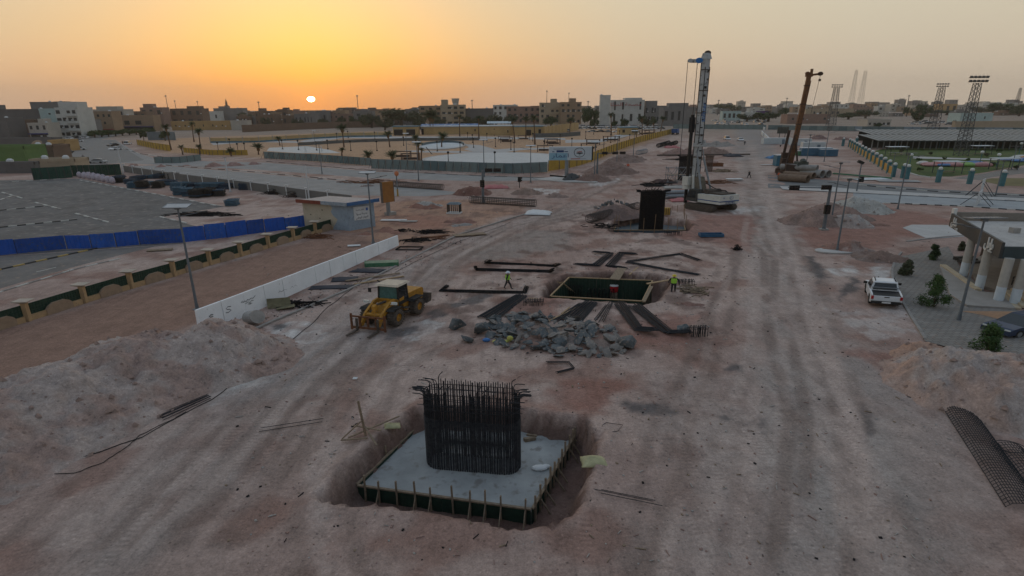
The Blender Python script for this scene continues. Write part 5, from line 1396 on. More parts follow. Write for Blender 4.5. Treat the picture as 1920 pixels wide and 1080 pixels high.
def scrap(label, px, py, w, d, h, mat, n, seed, cat='scrap heap', name='scrap_heap', r=.04):
    q_ = random.Random(seed); t = thing(name, label, cat, G(px, py), 0, wide=1)
    mb = MB()
    for _ in range(n):
        a = q_.uniform(0, 6.28); l = q_.uniform(.3, 1) * w * .45; f = q_.random()
        cx, cy = q_.gauss(0, w * .2), q_.gauss(0, d * .2); cz = h * max(0, 1 - (2 * cx / w) ** 2 - (2 * cy / d) ** 2) * q_.random()
        p0 = Vector((cx - math.cos(a) * l / 2, cy - math.sin(a) * l / 2 * d / w, max(.03, cz + q_.uniform(-.2, .2)))); p1 = Vector((cx + math.cos(a) * l / 2, cy + math.sin(a) * l / 2 * d / w, max(.03, cz + q_.uniform(-.2, .2))))
        mb.path([p0, (p0 + p1) / 2 + Vector((0, 0, q_.uniform(0, .3) * h)), p1], r, 4)
    part(t, 'scrap', mb, mat, kind='stuff')
    if h > .45: part(t, 'core', MB().ball((0, 0, 0), 1, 12, 6, (w * .3, d * .28, h * .5)), mat)
    return t
scrap('tangled black scrap heap left of the two behind the car park', 515, 364, 5.2, 2.6, .9, BLACKSTEEL, 60, 1)
scrap('tangled dark brown scrap heap nearest the kiosk roof', 553, 369, 5.0, 2.8, 1.1, M('brown_scrap', (.05, .035, .03), .9, .4, 4), 60, 2)
scrap('flat pile of long black rods beside the car park kerb', 378, 404, 13, 2.4, .5, BLACKSTEEL, 90, 3, 'rod pile', 'rod_pile', .05)
scrap('long dark rod pile across the red ground past the kiosk', 806, 437, 5.5, 1.4, .4, BLACKSTEEL, 60, 4, 'rod pile', 'rod_pile', .05)
scrap('small black rod pile right of the kiosk post', 760, 434, 3, 1.6, .3, BLACKSTEEL, 30, 5, 'rod pile', 'rod_pile', .04)
scrap('rusty rods lying at the kerb past the white wall', 828, 448, 5, 1.2, .2, RUSTY, 14, 6, 'rod pile', 'rod_pile', .05)
scrap('black cut rod bundle behind the blue tray', 1381, 468, 1.6, .9, .6, BLACKSTEEL, 26, 7, 'scrap heap', 'scrap_heap', .05)
for i_, (lab_, x_, y_, w_, d_2, h_) in enumerate((('dark rod and board litter left of the scaffold', 1228, 348, 9, 5, .7), ('dark rod litter right of the white rig', 1345, 343, 9, 4, .5), ('brown rod litter behind the far pier', 1352, 322, 8, 4, .8), ('dark litter strip along the far pipe', 1290, 300, 14, 5, .6), ('dark scrap strip beside the plaza hoarding road', 700, 343, 16, 4, .7), ('black scrap strip at the wall foot near the loader', 560, 572, 5, 2, .3), ('dark scrap at the far end of the wall', 780, 452, 5, 3, .3), ('grey board litter below the kiosk fence corner', 597, 446, 4, 2.2, .5), ('dark rod litter right of the middle pit', 1300, 545, 4, 3, .2), ('dark board litter left of the second pier posts', 1130, 425, 5, 3, .3))):
    scrap(lab_, x_, y_, w_, d_2, h_, (BLACKSTEEL, RUSTY, OLDTIMBER)[i_ % 3 if i_ not in (5, 6) else 0], 46, 40 + i_, 'scrap heap', 'scrap_heap', .05)
# scrap boards at the foot of the white wall
def board(label, px, py, w, d, rz, mat, tilt=0, z=.12, name='scrap_board', cat='board', th=.08):
    return single(name, MB().box((0, 0, z), (w, d, th), rx=tilt), mat, label, cat, G(px, py), rz)
GRN = M('green_painted_board', (.05, .16, .085), .7, .25, 2, spot=(.25, .27, .2), spot_amt=.38)
TARP = M('navy_tarpaulin', (.03, .033, .045), .7, .25, 2)
t = thing('skip_tray', 'green metal tray lying against the white wall', 'tray', G(716, 497), .15)
part(t, 'floor', MB().box((0, 0, .35), (2.7, 1.3, .06)), M('pale_green_tray', (.22, .27, .18), .8, .2, 2)); part(t, 'front', MB().box((0, -.68, .22), (2.8, .06, .44)), GRN); part(t, 'side', MB().box((1.38, 0, .22), (.06, 1.3, .44)), GRN); part(t, 'side', MB().box((-1.38, 0, .22), (.06, 1.3, .44)), GRN)
def limp(label, px, py, w, d, mat, seed, name='tarpaulin', cat='tarpaulin', h=.25):
    n = 14; X, Y = np.meshgrid(np.linspace(-w / 2, w / 2, n), np.linspace(-d / 2, d / 2, n))
    Z = .05 + h * fbm(X * 1.3 + seed, Y * 1.3, seed) * (1 - (2 * X / w) ** 4) * (1 - (2 * Y / d) ** 4)
    X = X + (fbm(Y * .9, Y * 0 + seed, seed) - .5) * 1.0
    o = bpy.data.objects.new(name, grid_mesh(name, X, Y, Z, None, mat)); COL.objects.link(o); o.location = G(px, py); o.rotation_euler = (0, 0, RNG.uniform(-.2, .2))
    o.modifiers.new('thick', 'SOLIDIFY').thickness = .02
    return tag(o, label, cat)
limp('crumpled navy tarpaulin by the white wall, nearest the green tray', 690, 508, 3.4, 1.5, TARP, 3)
limp('crumpled navy tarpaulin by the white wall, middle one', 645, 524, 2.6, 1.6, TARP, 4)
limp('flat navy tarpaulin by the white wall, nearest the loader', 622, 539, 4.2, 1.2, TARP, 5, h=.15)
t = thing('open_trunk_panel', 'bent olive metal panel leaning near the wall end', 'panel', G(524, 577), .3)
part(t, 'sheet', MB().box((0, 0, .45), (1.5, .08, .9), rx=-.5), M('olive_metal', (.16, .14, .08), .7, .3, 3)); part(t, 'flap', MB().box((.4, -.5, .2), (1.2, .7, .06), ry=-.15), M('olive_metal', (.16, .14, .08)))
t = thing('concrete_pipe_stub', 'broken concrete pipe ring at the foot of the white wall', 'pipe', G(470, 606), .5)
part(t, 'ring', MB().lathe([(.42, 0), (.55, 0), (.55, .8), (.42, .8)], 16), OLDCONC, (0, 0, .5), (math.pi / 2 - .3, 0, .5))
for lab, px, py, w, d, rz, m_ in (('long weathered plank beside the loader cab side', 700, 521, 4.6, .25, .62, OLDTIMBER), ('long pale plank nearest the loader on the kerb', 712, 527, 4.2, .2, .66, TIMBER), ('black steel frame lying past the wall end', 769, 470, 2.2, .15, -.05, BLACKSTEEL),
                                   ('white board lying on the red earth past the kiosk', 738, 414, 3.0, 1.1, -.1, WHITEP), ('pale grey board lying beside the white one', 766, 416, 2.0, .9, -.1, OLDCONC), ('short dark beam at the kerb past the wall', 805, 446, 4.6, .5, .6, RUSTY),
                                   ('flat pale board on red earth right of the kiosk lamp', 664, 462, 1.2, .7, .2, WHITEP), ('stack of thin steel angles near the kerb bend', 880, 441, 3.4, 1.2, .4, OLDTIMBER), ('pale scrap sheet on the sand below the fence', 300, 470, 2.2, .9, .3, OLDTIMBER)):
    board(lab, px, py, w, d, rz, m_)
t = thing('lying_steel_rack', 'black rectangular steel frame lying past the white wall', 'frame', G(768, 467), -.1)
for x in (-1.1, 1.1): part(t, 'side_bar', MB().box((x, 0, .12), (.12, 1.5, .12)), BLACKSTEEL)
for y in (-.75, .75): part(t, 'end_bar', MB().box((0, y, .12), (2.3, .12, .12)), BLACKSTEEL)
# cage of glass bricks: small barred utility box on the red ground
p = G(852, 400); H = height_at(p, 379)
t = thing('barred_utility_box', 'barred grey cage box with blue lid on red earth', 'cage', p, -.2)
part(t, 'plinth', MB().box((0, 0, .12), (1.7, 1.3, .24)), WHITEP); part(t, 'lid', MB().hexa([(-.85, -.65, H - .3), (.85, -.65, H - .3), (.85, .65, H - .3), (-.85, .65, H - .3), (-.5, -.3, H), (.5, -.3, H), (.5, .3, H), (-.5, .3, H)]), M('slate_blue_lid', (.14, .18, .21), .7, .2))
for x in np.linspace(-.75, .75, 7):
    for y in (-.55, .55): part(t, 'bar', MB().tube((x, y, .24), (x, y, H - .3), .035, 5), SIG)
for y in np.linspace(-.4, .4, 4):
    for x in (-.75, .75): part(t, 'bar', MB().tube((x, y, .24), (x, y, H - .3), .035, 5), SIG)

# ------------------------------------------------------------------ earth heaps
heap('earth_mound', 'big pale earth mound in the left foreground below the white wall', 'mound', [pk(350, 603, 3.0), pk(290, 622, 2.4), pk(205, 637, 3.0), pk(140, 680, 2.4), pk(85, 688, 3.0), pk(15, 735, 2.5), pk(-80, 765, 2.8), pk(420, 622, 2.0), pk(480, 630, 1.0), pk(190, 735, 1.4), pk(300, 690, 1.3), pk(-60, 850, 1.3)],
     (.375, .305, .275), 11, (.29, .18, .145), crater=[(G(325, 655, .8).x, G(325, 655, .8).y, 1.5, 1.1)], amt=.6, slope=.72, res=.2, rough=.5)
heap('earth_mound', 'pale pink earth mound at the right foreground edge', 'mound', [pk(1830, 658, 2.3), pk(1775, 682, 1.4), pk(1890, 662, 2.6), pk(1950, 690, 2.4), pk(2040, 715, 2.2)], (.36, .26, .22), 23, (.34, .30, .28), amt=.7, slope=.72, res=.2, rough=.5)
heap('earth_mound', 'small orange-pink earth mound by the shrub kerb', 'mound', [pk(1745, 640, 1.1), pk(1720, 650, .6)], (.36, .235, .18), 29, (.28, .16, .12))
for lab, pks, c1_, c2_, s_ in (
    ('largest red earth heap beside the round lamp base on the right', [pk(1560, 378, 2.2), pk(1530, 392, 2.0), pk(1505, 400, 1.0), pk(1590, 388, 1.8)], (.28, .19, .16), (.16, .12, .105), 31),
    ('pale gravel heap behind the red earth heap on the right', [pk(1610, 366, 2.3), pk(1635, 376, 1.7)], (.36, .35, .33), (.32, .30, .27), 32),
    ('grey white earth heap in front of the pale gravel heap', [pk(1590, 400, 1.6), pk(1605, 408, 1.0)], (.34, .31, .29), (.28, .2, .17), 33),
    ('dark red earth heap beside the lamp on the round base', [pk(1590, 448, 1.3), pk(1560, 456, .7)], (.26, .15, .12), (.30, .26, .24), 34),
    ('flat brown earth heap by the kerb right of round lamp base', [pk(1655, 468, 1.1), pk(1690, 476, .8), pk(1630, 468, .6)], (.22, .15, .125), (.2, .17, .16), 35),
    ('low dark soil ridge before the white parking bay', [pk(1635, 416, .5), pk(1610, 418, .4), pk(1660, 418, .4)], (.22, .13, .105), None, 36),
    ('brown earth heap at the billboard island corner', [pk(1112, 322, 2.0), pk(1090, 330, 1.0)], (.235, .165, .14), (.2, .12, .1), 41),
    ('tallest brown earth heap right of the billboard', [pk(1146, 300, 3.2), pk(1132, 310, 2.2), pk(1160, 310, 2.0)], (.235, .165, .14), (.19, .12, .1), 42),
    ('brown earth heap along the yellow fence further back', [pk(1170, 287, 2.6), pk(1190, 289, 1.8)], (.24, .175, .15), (.2, .13, .11), 43),
    ('pink earth heap behind the third pier', [pk(1272, 277, 2.4), pk(1252, 282, 1.6), pk(1290, 278, 2.0)], (.27, .18, .155), (.23, .14, .12), 44),
    ('brown earth heap right of the rig mast', [pk(1335, 274, 2.6), pk(1352, 278, 1.6)], (.23, .165, .14), (.2, .13, .11), 45),
    ('grey earth heap behind the rig mast by the road', [pk(1343, 264, 2.2), pk(1362, 265, 1.8), pk(1322, 266, 1.8)], (.28, .255, .235), None, 46),
    ('small brown earth heap left of the billboard lamp', [pk(985, 350, 1.4), pk(1000, 354, .8)], (.24, .17, .14), (.2, .14, .12), 47),
    ('low earth heap right of the pedestrian signal', [pk(1040, 360, .9), pk(1055, 362, .7)], (.25, .18, .155), None, 48),
    ('dark red earth heap behind the left traffic signal', [pk(884, 347, 1.8), pk(895, 350, 1.2), pk(870, 352, .8)], (.19, .10, .08), (.15, .08, .065), 49),
    ('grey cement heap on red earth past the kiosk', [pk(797, 374, 1.0), pk(810, 377, .8)], (.33, .31, .29), None, 50),
    ('red soil heap in front of the grey cement heap', [pk(780, 380, .8), pk(815, 383, .7), pk(800, 384, .6)], (.25, .13, .10), None, 51),
    ('red soil heap below the barred cage box', [pk(862, 408, .6), pk(880, 410, .6), pk(840, 410, .5)], (.24, .13, .105), None, 52),
    ('dusty grey heap near the kerb bend', [pk(870, 416, .5), pk(855, 419, .4)], (.26, .24, .225), None, 53),
    ('red soil heap against the kiosk foot', [pk(725, 424, .7), pk(690, 432, .5), pk(745, 430, .5)], (.28, .15, .115), None, 54),
    ('red broken rock heap left of the second pier', [pk(1150, 382, 1.9), pk(1170, 384, 1.4), pk(1135, 388, 1.0)], (.21, .14, .12), (.13, .10, .095), 55),
    ('earth heap on the cleared plot beyond the pipes', [pk(1535, 252, 2.2), pk(1580, 255, 1.8)], (.22, .14, .125), None, 56),
    ('long pink spoil bank before the small teal hoarding', [pk(250, 306, .8), pk(300, 308, .8), pk(400, 303, 1.4), pk(440, 303, 1.2), pk(350, 307, .7), pk(475, 302, 1.0)], (.30, .19, .165), (.25, .15, .13), 57),
    ('long low debris bank beside the side road', [pk(640, 337, .6), pk(690, 343, .7), pk(730, 347, .6), pk(600, 332, .5)], (.22, .17, .155), (.13, .12, .115), 58),
    ('small soil patch right of the green pit', [pk(1280, 562, .35), pk(1300, 565, .25)], (.22, .13, .11), None, 60)):
    heap('earth_heap', lab, 'earth heap', pks, c1_, s_, c2_, 'tipped earth heaps', res=.3)
# stones among the red broken rock heap
t = thing('broken_rock_scatter', 'dark broken slabs strewn over the red rock heap', 'rocks', G(1152, 390), 0, wide=1)
for k in range(60):
    a, r_ = RNG.uniform(0, 6.28), RNG.random() ** .5
    x, y = math.cos(a) * r_ * 3.6, math.sin(a) * r_ * 2.2; z = max(0, 1.6 * (1 - r_) - .1)
    s = RNG.uniform(.15, .42); part(t, 'rock', ROCKS[RNG.randrange(15)], None, (x, y, z), (RNG.uniform(0, 6), RNG.uniform(0, 6), 0), scale=(s * 1.2, s, s * .8))

# black cable across the foreground
def cable(label, pts, r=.025, name='black_cable'):
    P0 = polyline([G(*p, .06) for p in pts], 40); m = P0[20]
    P1 = [p - m + Vector((0, 0, 0)) + Vector(((fbm(np.array(i * .3), np.array(pts[0][0] * .1), 3) - .5) * .5, 0, 0)) for i, p in enumerate(P0)]
    zz = ground_z(np.array([q_.x for q_ in P0]), np.array([q_.y for q_ in P0]))
    for p_, z_ in zip(P1, zz): p_.z = float(z_) + .03
    return single(name, MB().path(P1, r, 5), SIG, label, 'cable', (m.x, m.y, 0), wide=1)
cable('black cable running from the bottom left up past the loader', [(-20, 900), (100, 874), (260, 820), (400, 745), (490, 685), (560, 625), (615, 575), (680, 525)])
cable('second black cable looping below the first at bottom left', [(60, 892), (150, 885), (215, 853), (265, 815), (350, 772)], .02)
cable('thin cable across the ground from the wall end to the far road', [(740, 510), (860, 452), (960, 415)], .02)
# half-round rebar mats at the lower right
def mat_roll(label, a, b, w, n, m_, rise=.35):
    A, B = G(*a), G(*b); c = (A + B) / 2; d = (B - A); s = Vector((d.y, -d.x, 0)).normalized(); t = thing('rebar_mat_cage', label, 'rebar mat', c, 0, 'rebar cages at lower right', wide=1)
    for k in range(m_):
        u = -1 + 2 * k / (m_ - 1); off = s * (u * w / 2) + Vector((0, 0, .06 + rise * math.sqrt(max(0, 1 - u * u))))
        part(t, 'long_bar', MB().path([A - c + off, B - c + off], .022, 4), STEEL)
    for k in range(n):
        f = k / (n - 1); base = A.lerp(B, f) - c
        pts = [base + s * (u * w / 2) + Vector((0, 0, .05 + rise * math.sqrt(max(0, 1 - u * u)))) for u in np.linspace(-1, 1, 9)]
        part(t, 'cross_bar', MB().path(pts, .016, 4), STEEL)
mat_roll('long half-round rebar cage lying at the lower right', (1795, 768), (1925, 960), 1.5, 42, 15)
mat_roll('second rebar cage lying at the lower right edge', (1890, 842), (1990, 960), 1.2, 22, 11)
cg = thing('rebar_ring', 'round rebar ring lying on the lower right cage', 'rebar ring', G(1888, 850) + Vector((0, 0, .4)), 0, wide=1)
part(cg, 'ring', MB().path([(math.cos(a) * .75, math.sin(a) * .55, 0) for a in np.linspace(0, 2 * math.pi, 20)], .022, 4), STEEL)
# round pile cages
def pile_cage(label, a, b, r, mat=None, group='round pile cages'):
    A, B = G(*a, r), G(*b, r); c = (A + B) / 2; d = (B - A).normalized(); u = Vector((0, 0, 1)); s = d.cross(u).normalized(); t = thing('pile_cage', label, 'pile cage', (c.x, c.y, 0), 0, group, wide=1)
    mat = mat or M('pile_cage_steel', (.085, .068, .062), .8, .35, 3)
    for k in range(14):
        an = 2 * math.pi * k / 14; off = s * (math.cos(an) * r) + u * (math.sin(an) * r)
        part(t, 'long_bar', MB().path([A - c + off + Vector((0, 0, r)), B - c + off + Vector((0, 0, r))], .045, 4), mat)
    n = int((B - A).length / .45)
    for k in range(n + 1):
        base = A.lerp(B, k / n) - c + Vector((0, 0, r))
        part(t, 'ring', MB().path([base + s * (math.cos(an) * r * 1.03) + u * (math.sin(an) * r * 1.03) for an in np.linspace(0, 2 * math.pi, 15)], .035, 4), mat)
pile_cage('round pile cage lying left of the second pier', (1104, 410), (1196, 386), .62)
pile_cage('round pile cage lying beside the left traffic signal', (882, 374), (1004, 381), .62)
pile_cage('round pile cage on the far side road bank', (738, 345), (830, 351), .6)
pile_cage('short dark pile cage on the far road, left one', (1234, 273), (1254, 267), .8, BLACKSTEEL)
pile_cage('short dark pile cage on the far road, right one', (1250, 273), (1268, 267), .8, BLACKSTEEL)
pile_cage('short grey pile cage by the fenceside heap', (1196, 286), (1211, 283), .8, GREYST)
# blue tray, white slab, tub and other loose pieces
t = thing('blue_tray', 'shallow blue steel tray right of the second pier pit', 'tray', G(1333, 443), -.05)
tb = M('tray_blue', (.03, .10, .19), .6, .2, 2)
part(t, 'floor', MB().box((0, 0, .06), (2.3, 1.2, .06)), tb)
for s in (-1, 1): part(t, 'rim', MB().box((0, s * .6, .22), (2.3, .06, .36)), tb); part(t, 'rim', MB().box((s * 1.15, 0, .22), (.06, 1.2, .36)), tb)
t = thing('white_slab', 'white bathtub-like slab on the haul road past the rig', 'slab', G(1376, 339), 0)
part(t, 'slab', MB().hexa([(-1.1, -.7, .1), (1.1, -.7, .1), (1.1, .7, .1), (-1.1, .7, .1), (-1.4, -.9, .5), (1.4, -.9, .5), (1.4, .9, .5), (-1.4, .9, .5)]), WHITEP)
limp('crumpled white sheet on the sandy track', 1010, 400, 4.2, 3.4, WHITEP, 9, 'plastic_sheet', 'sheet', .7)
limp('pale sheet lying before the scaffold', 1266, 352, 5, 3, OLDCONC, 10, 'plastic_sheet', 'sheet', .6)
limp('dark brown tarpaulin left of the scaffold', 1246, 342, 5, 4, M('brown_tarp', (.06, .03, .028), .8, .3, 2), 12, 'tarpaulin', 'tarpaulin', 1.2)
limp('pink netting heap beside the rig tracks', 1274, 376, 3.4, 3, M('pink_net', (.42, .12, .13), .8, .3, 4, spot=(.3, .2, .17), spot_amt=.5), 13, 'barrier_netting', 'netting', .6)
limp('pink netting heap behind the left traffic signal', 926, 352, 6.5, 4, M('pink_net', (.42, .12, .13)), 14, 'barrier_netting', 'netting', .9)
limp('pink netting heap on the far road', 1260, 277, 6, 6, M('pink_net', (.42, .12, .13)), 15, 'barrier_netting', 'netting', 1.2)
t = thing('steel_casing_pipe', 'grey steel casing pipes lying left of the rig', 'pipe', G(1272, 372), 0)
for k, (y, z) in enumerate(((0, .42), (.9, .42), (.45, 1.1))): part(t, 'pipe', MB().tube((-2.0, y - .5, z), (2.3, y + .6, z), .4, 14), GREYST)
t = thing('yellow_crate', 'yellow cage crate behind the second pier', 'crate', G(1247, 403), .05)
part(t, 'box', MB().box((0, 0, .6), (1.0, .8, 1.1)), M('yellow_crate_paint', (.40, .24, .05), .7, .2, 2))
for x in (-.5, -.25, 0, .25, .5): part(t, 'bar', MB().box((x, -.42, .6), (.05, .04, 1.2)), BLACKP)
plank('long dark pipe crossing the far site', (1232, 291), (1406, 289), .5, .4, (.3, .3), M('dark_pipe', (.07, .055, .05), .8, .3), None, 'steel_pipe', 'pipe')
limp('black heap beside the long pipe on the far site', 1374, 293, 6, 4, TARP, 16, 'tarpaulin', 'tarpaulin', 1.2)
t = thing('sack_and_frames', 'rusty steel frames with pink sacks right of the far pier', 'frames', G(1340, 312), 0)
part(t, 'frame', MB().box((0, 0, .5), (3.2, 1.6, 1.0)), RUSTY); part(t, 'sack', MB().ball((-.2, 0, 1.2), .9, 9, 6, (1.1, .7, .7)), M('pink_sack', (.42, .30, .27), .8, .15))
t = thing('tower_pile', 'timber posts with a stake frame left of the near footing', 'stakes', G(686, 818), 0, wide=1)
part(t, 'post', MB().beam((0, 0, 0), (-.25, .1, 2.1), .11, .09), OLDTIMBER)
for a, b in (((-.9, -.2, .05), (1.6, 1.3, .45)), ((-.7, .3, .5), (.9, -.1, .42)), ((-.1, 0, 1.0), (-1.2, -.3, .05)), ((.0, 0, .6), (.8, -.9, .02)), ((-1.2, -.5, .1), (.2, -.4, .15))): part(t, 'lath', MB().beam(a, b, .09, .05), OLDTIMBER)
limp('yellowish cement sack near the stakes by the near footing', 738, 800, .9, .6, M('cement_sack', (.36, .34, .20), .8, .2, 4), 18, 'cement_sack', 'sack', .3)
limp('yellowish sheet draped over the right edge of the near pit', 1112, 868, 1.3, .9, M('cement_sack', (.36, .34, .20)), 19, 'cement_sack', 'sack', .35)
t = thing('wire_frame', 'thin bent wire frame right of the near footing', 'wire frame', G(1145, 800), 0, wide=1)
part(t, 'wire', MB().path([(-.9, -.4, .03), (-.2, .35, .05), (.7, .1, .04), (.3, -.5, .03), (-.2, -.6, .03)], .018, 4), STEEL)
single('paper_sheet', MB().box((0, 0, .04), (.22, .25, .02), rx=.1), WHITEP, 'small white block on the open ground left of the cage', 'block', G(666, 710))

# loose litter, splinters and clods over the working ground
mb = MB(); lr = random.Random(9); spots = []
for _ in range(2200):
    if lr.random() < .55: px, py = lr.uniform(420, 1780), lr.uniform(370, 1060)
    elif lr.random() < .5:
        f = lr.random(); px = 400 + 470 * f + lr.gauss(0, 14); py = 640 - 195 * f + lr.gauss(0, 8)
    else: px, py = lr.gauss(1130, 130), lr.gauss(560, 60)
    spots.append(G(px, py))
sx, sy = np.array([g.x for g in spots]), np.array([g.y for g in spots]); sz = ground_z(sx, sy)
ok = np.max([signed_dist(sx, sy, lay(pp)) for pp in (PIT_NEAR, PIT_MID, PIT_REAR)], 0) < -.4
for g, z, good in zip(spots, sz, ok):
    if not good: continue
    s = lr.uniform(.015, .065) * (1 + g.y / 90); z = float(z)
    if lr.random() < .25: mb.box((g.x, g.y, z + .03), (s * lr.uniform(2, 6), s * .5, .04), rz=lr.uniform(0, 3.1))
    else: mb.box((g.x, g.y, z + s * .2), (s * 1.6, s * 1.1, s * .8), rz=lr.uniform(0, 3), rx=lr.uniform(0, .8))
    mb.m[-6:] = [lr.choice((0, 0, 3, 1, 2, 3))] * 6
o = bpy.data.objects.new('debris', mb.mesh('debris', [OLDCONC, OLDTIMBER, BLACKSTEEL, M('pink_stone', (.27, .18, .155), .95, .2)])); COL.objects.link(o)
tag(o, 'loose chips, splinters and clods strewn over the working ground', 'debris', None, 'stuff')

# ------------------------------------------------------------------ vegetation builders
LEAF = [M('leaf_dark', (.018, .045, .014), .75, .4, .6, col2=(.05, .085, .025)), M('leaf_mid', (.035, .085, .02), .75, .35, .8, col2=(.07, .125, .035)), M('leaf_dusty', (.05, .065, .035), .85, .35, .6, col2=(.10, .11, .06))]
BARK = M('tree_bark', (.10, .075, .055), .95, .3, 3)
def leafy(seed, n, size, lumps):
    """leaf-sized faces filling uneven lumps (x, y, z, r)"""
    r = random.Random(seed); v, f = [], []
    for _ in range(n):
        c = r.choice(lumps)
        while True:
            d = Vector((r.uniform(-1, 1), r.uniform(-1, 1), r.uniform(-1, 1)))
            if .25 < d.length < 1: break
        d *= (r.uniform(.6, 1.12))
        p = Vector((c[0], c[1], c[2])) + Vector((d.x, d.y, d.z * .85)) * c[3]
        nrm = (d.normalized() + Vector((r.uniform(-.8, .8), r.uniform(-.8, .8), r.uniform(-.3, .9)))).normalized()
        a = nrm.orthogonal().normalized(); a.rotate(Matrix.Rotation(r.uniform(0, 6.28), 3, nrm)); b = nrm.cross(a)
        s = size * r.uniform(.6, 1.3); k = len(v)
        v += [p - a * s, p - b * s * .5 + nrm * s * .15, p + a * s, p + b * s * .5 + nrm * s * .15]
        f.append((k, k + 1, k + 2, k + 3))
    return v, f
def crown_mesh(seed, n, size, lumps, mat):
    me = bpy.data.meshes.new('crown'); v, f = leafy(seed, n, size, lumps); me.from_pydata(v, [], f); me.materials.append(mat); me.update(); return me
def tree_protos():
    out = []
    for s in range(4):
        r = random.Random(60 + s)
        lumps = [(r.uniform(-.55, .55), r.uniform(-.5, .5), r.uniform(.45, .9), r.uniform(.22, .38)) for _ in range(11)]
        out.append([crown_mesh(s, 1700, .075, lumps, m) for m in LEAF])
    return out
TP = tree_protos()
TRK = MB()
TRK.tube((0, 0, 0), (.03, 0, .5), .055, 7, .035).tube((.03, 0, .42), (.3, .1, .8), .03, 6, .012).tube((.03, 0, .42), (-.28, -.05, .78), .03, 6, .012).tube((.02, 0, .45), (.05, -.2, .85), .026, 6, .01)
TRKM = TRK.mesh('trunk', BARK)
def tree(label, px, py, py_top, w_px, kind=0, proto=None, cat='tree', name='broadleaf_tree', group=None, squat=1.0):
    g = G(px, py); H = height_at(g, py_top); d = g.y
    W = w_px * math.hypot(g.y, CAM_H) / FPX
    t = thing(name, label, cat, g, 0, group, wide=1)
    part(t, 'trunk', TRKM, None, scale=(W, W, H)); 
    part(t, 'crown', TP[RNG.randrange(4) if proto is None else proto][kind], None, scale=(W / 1.55, W / 1.55 * .8, H / 1.22 * squat), rot=(0, 0, RNG.uniform(0, .4)))
    return t
def shrub(label, px, py, py_top, w_px, kind, seed):
    g = G(px, py); H = height_at(g, py_top); W = w_px * math.hypot(g.y, CAM_H) / FPX; r = random.Random(seed)
    t = thing('shrub', label, 'shrub', g, 0, 'shrubs by the kerb', wide=1)
    lumps = [(r.uniform(-.3, .3) * W * (1.15 - z), r.uniform(-.3, .3) * W * (1.15 - z), H * z, W * r.uniform(.17, .26) * (1.1 - .4 * z)) for z in np.linspace(.12, .88, 20)]
    part(t, 'crown', crown_mesh(seed, 3400, .085, lumps, LEAF[kind]), None)
    st = MB()
    for k in range(6):
        c = r.choice(lumps); st.tube((0, 0, 0), (c[0], c[1], c[2]), .04, 5, .015)
    part(t, 'stem', st, BARK)

# ------------------------------------------------------------------ right-hand road, pavements
sheet('road', [(1440, 328), (1600, 342), (1760, 355), (1920, 364), (2500, 398), (2500, 412), (1920, 374), (1600, 357), (1440, 352)], .012, M('blue_grey_asphalt', (.15, .155, .16), .9, .12, .3, spot=(.21, .2, .19), spot_amt=.42))
sheet('median', [(1462, 349), (1560, 350.5), (1620, 356), (1920, 372), (2500, 410), (2500, 416), (1920, 377), (1620, 362), (1468, 355)], .12, PALEC)
kerb([(1629, 363), (1720, 367.5), (1920, 377.5), (2200, 396)], 26, (KW, KB), .25, .13)
sheet('road', [(1600, 360), (1920, 377), (2500, 416), (2500, 450), (1920, 394), (1800, 387), (1655, 381), (1600, 372)], .016, M('pale_lane_concrete', (.30, .32, .335), .9, .10, .3, spot=(.26, .26, .26), spot_amt=.42))
kerb([(1609, 347), (1660, 352), (1749, 359), (1920, 367), (2200, 386)], 26, (KW, KB), .28, .16)
kerb([(1656, 381), (1730, 384), (1800, 387), (1920, 395)], 18, (KW, KB), .28, .16)
sheet('parking_bay', [(1692, 427), (1710, 421), (1790, 422), (1812, 443), (1740, 448)], .03, PALEC)
kerb([(1700, 453), (1745, 447), (1815, 441)], 12, (KG,), .3, .12)
sheet('pavement', [(1683, 482), (1672, 508), (1680, 545), (1735, 640), (1850, 668), (2400, 800), (2500, 640), (1950, 600), (1860, 560), (1800, 500), (1778, 462), (1740, 470)], .10, PAVE)
kerb([(1690, 474), (1678, 488), (1672, 508), (1674, 528), (1682, 550), (1708, 594), (1734, 636)], 24, (KG,), .22, .16)
sheet('forecourt', [(1800, 583), (1840, 590), (1905, 606), (2300, 700), (2300, 640), (1950, 590), (1905, 584)], .115, M('orange_sand', (.36, .215, .13), .95, .14, .8, spot=(.28, .18, .12), spot_amt=.45))
# sheet('lane', [(1560, 500), (1640, 488), (1683, 482), (1672, 508), (1640, 530), (1590, 540), (1560, 520)], .10, M('grey_lane_dust', (.22, .215, .205), .93, .15, .5, spot=(.38, .37, .35), spot_amt=.4))
# painted lines of a small round base under the lamp
o = structure('lamp_island', MB().prism([(G(1569, 471).x + 2.6 * math.cos(a), G(1569, 471).y + 1.3 * math.sin(a)) for a in np.linspace(0, 2 * math.pi, 22)[:-1]], 0, .14), PALEC)

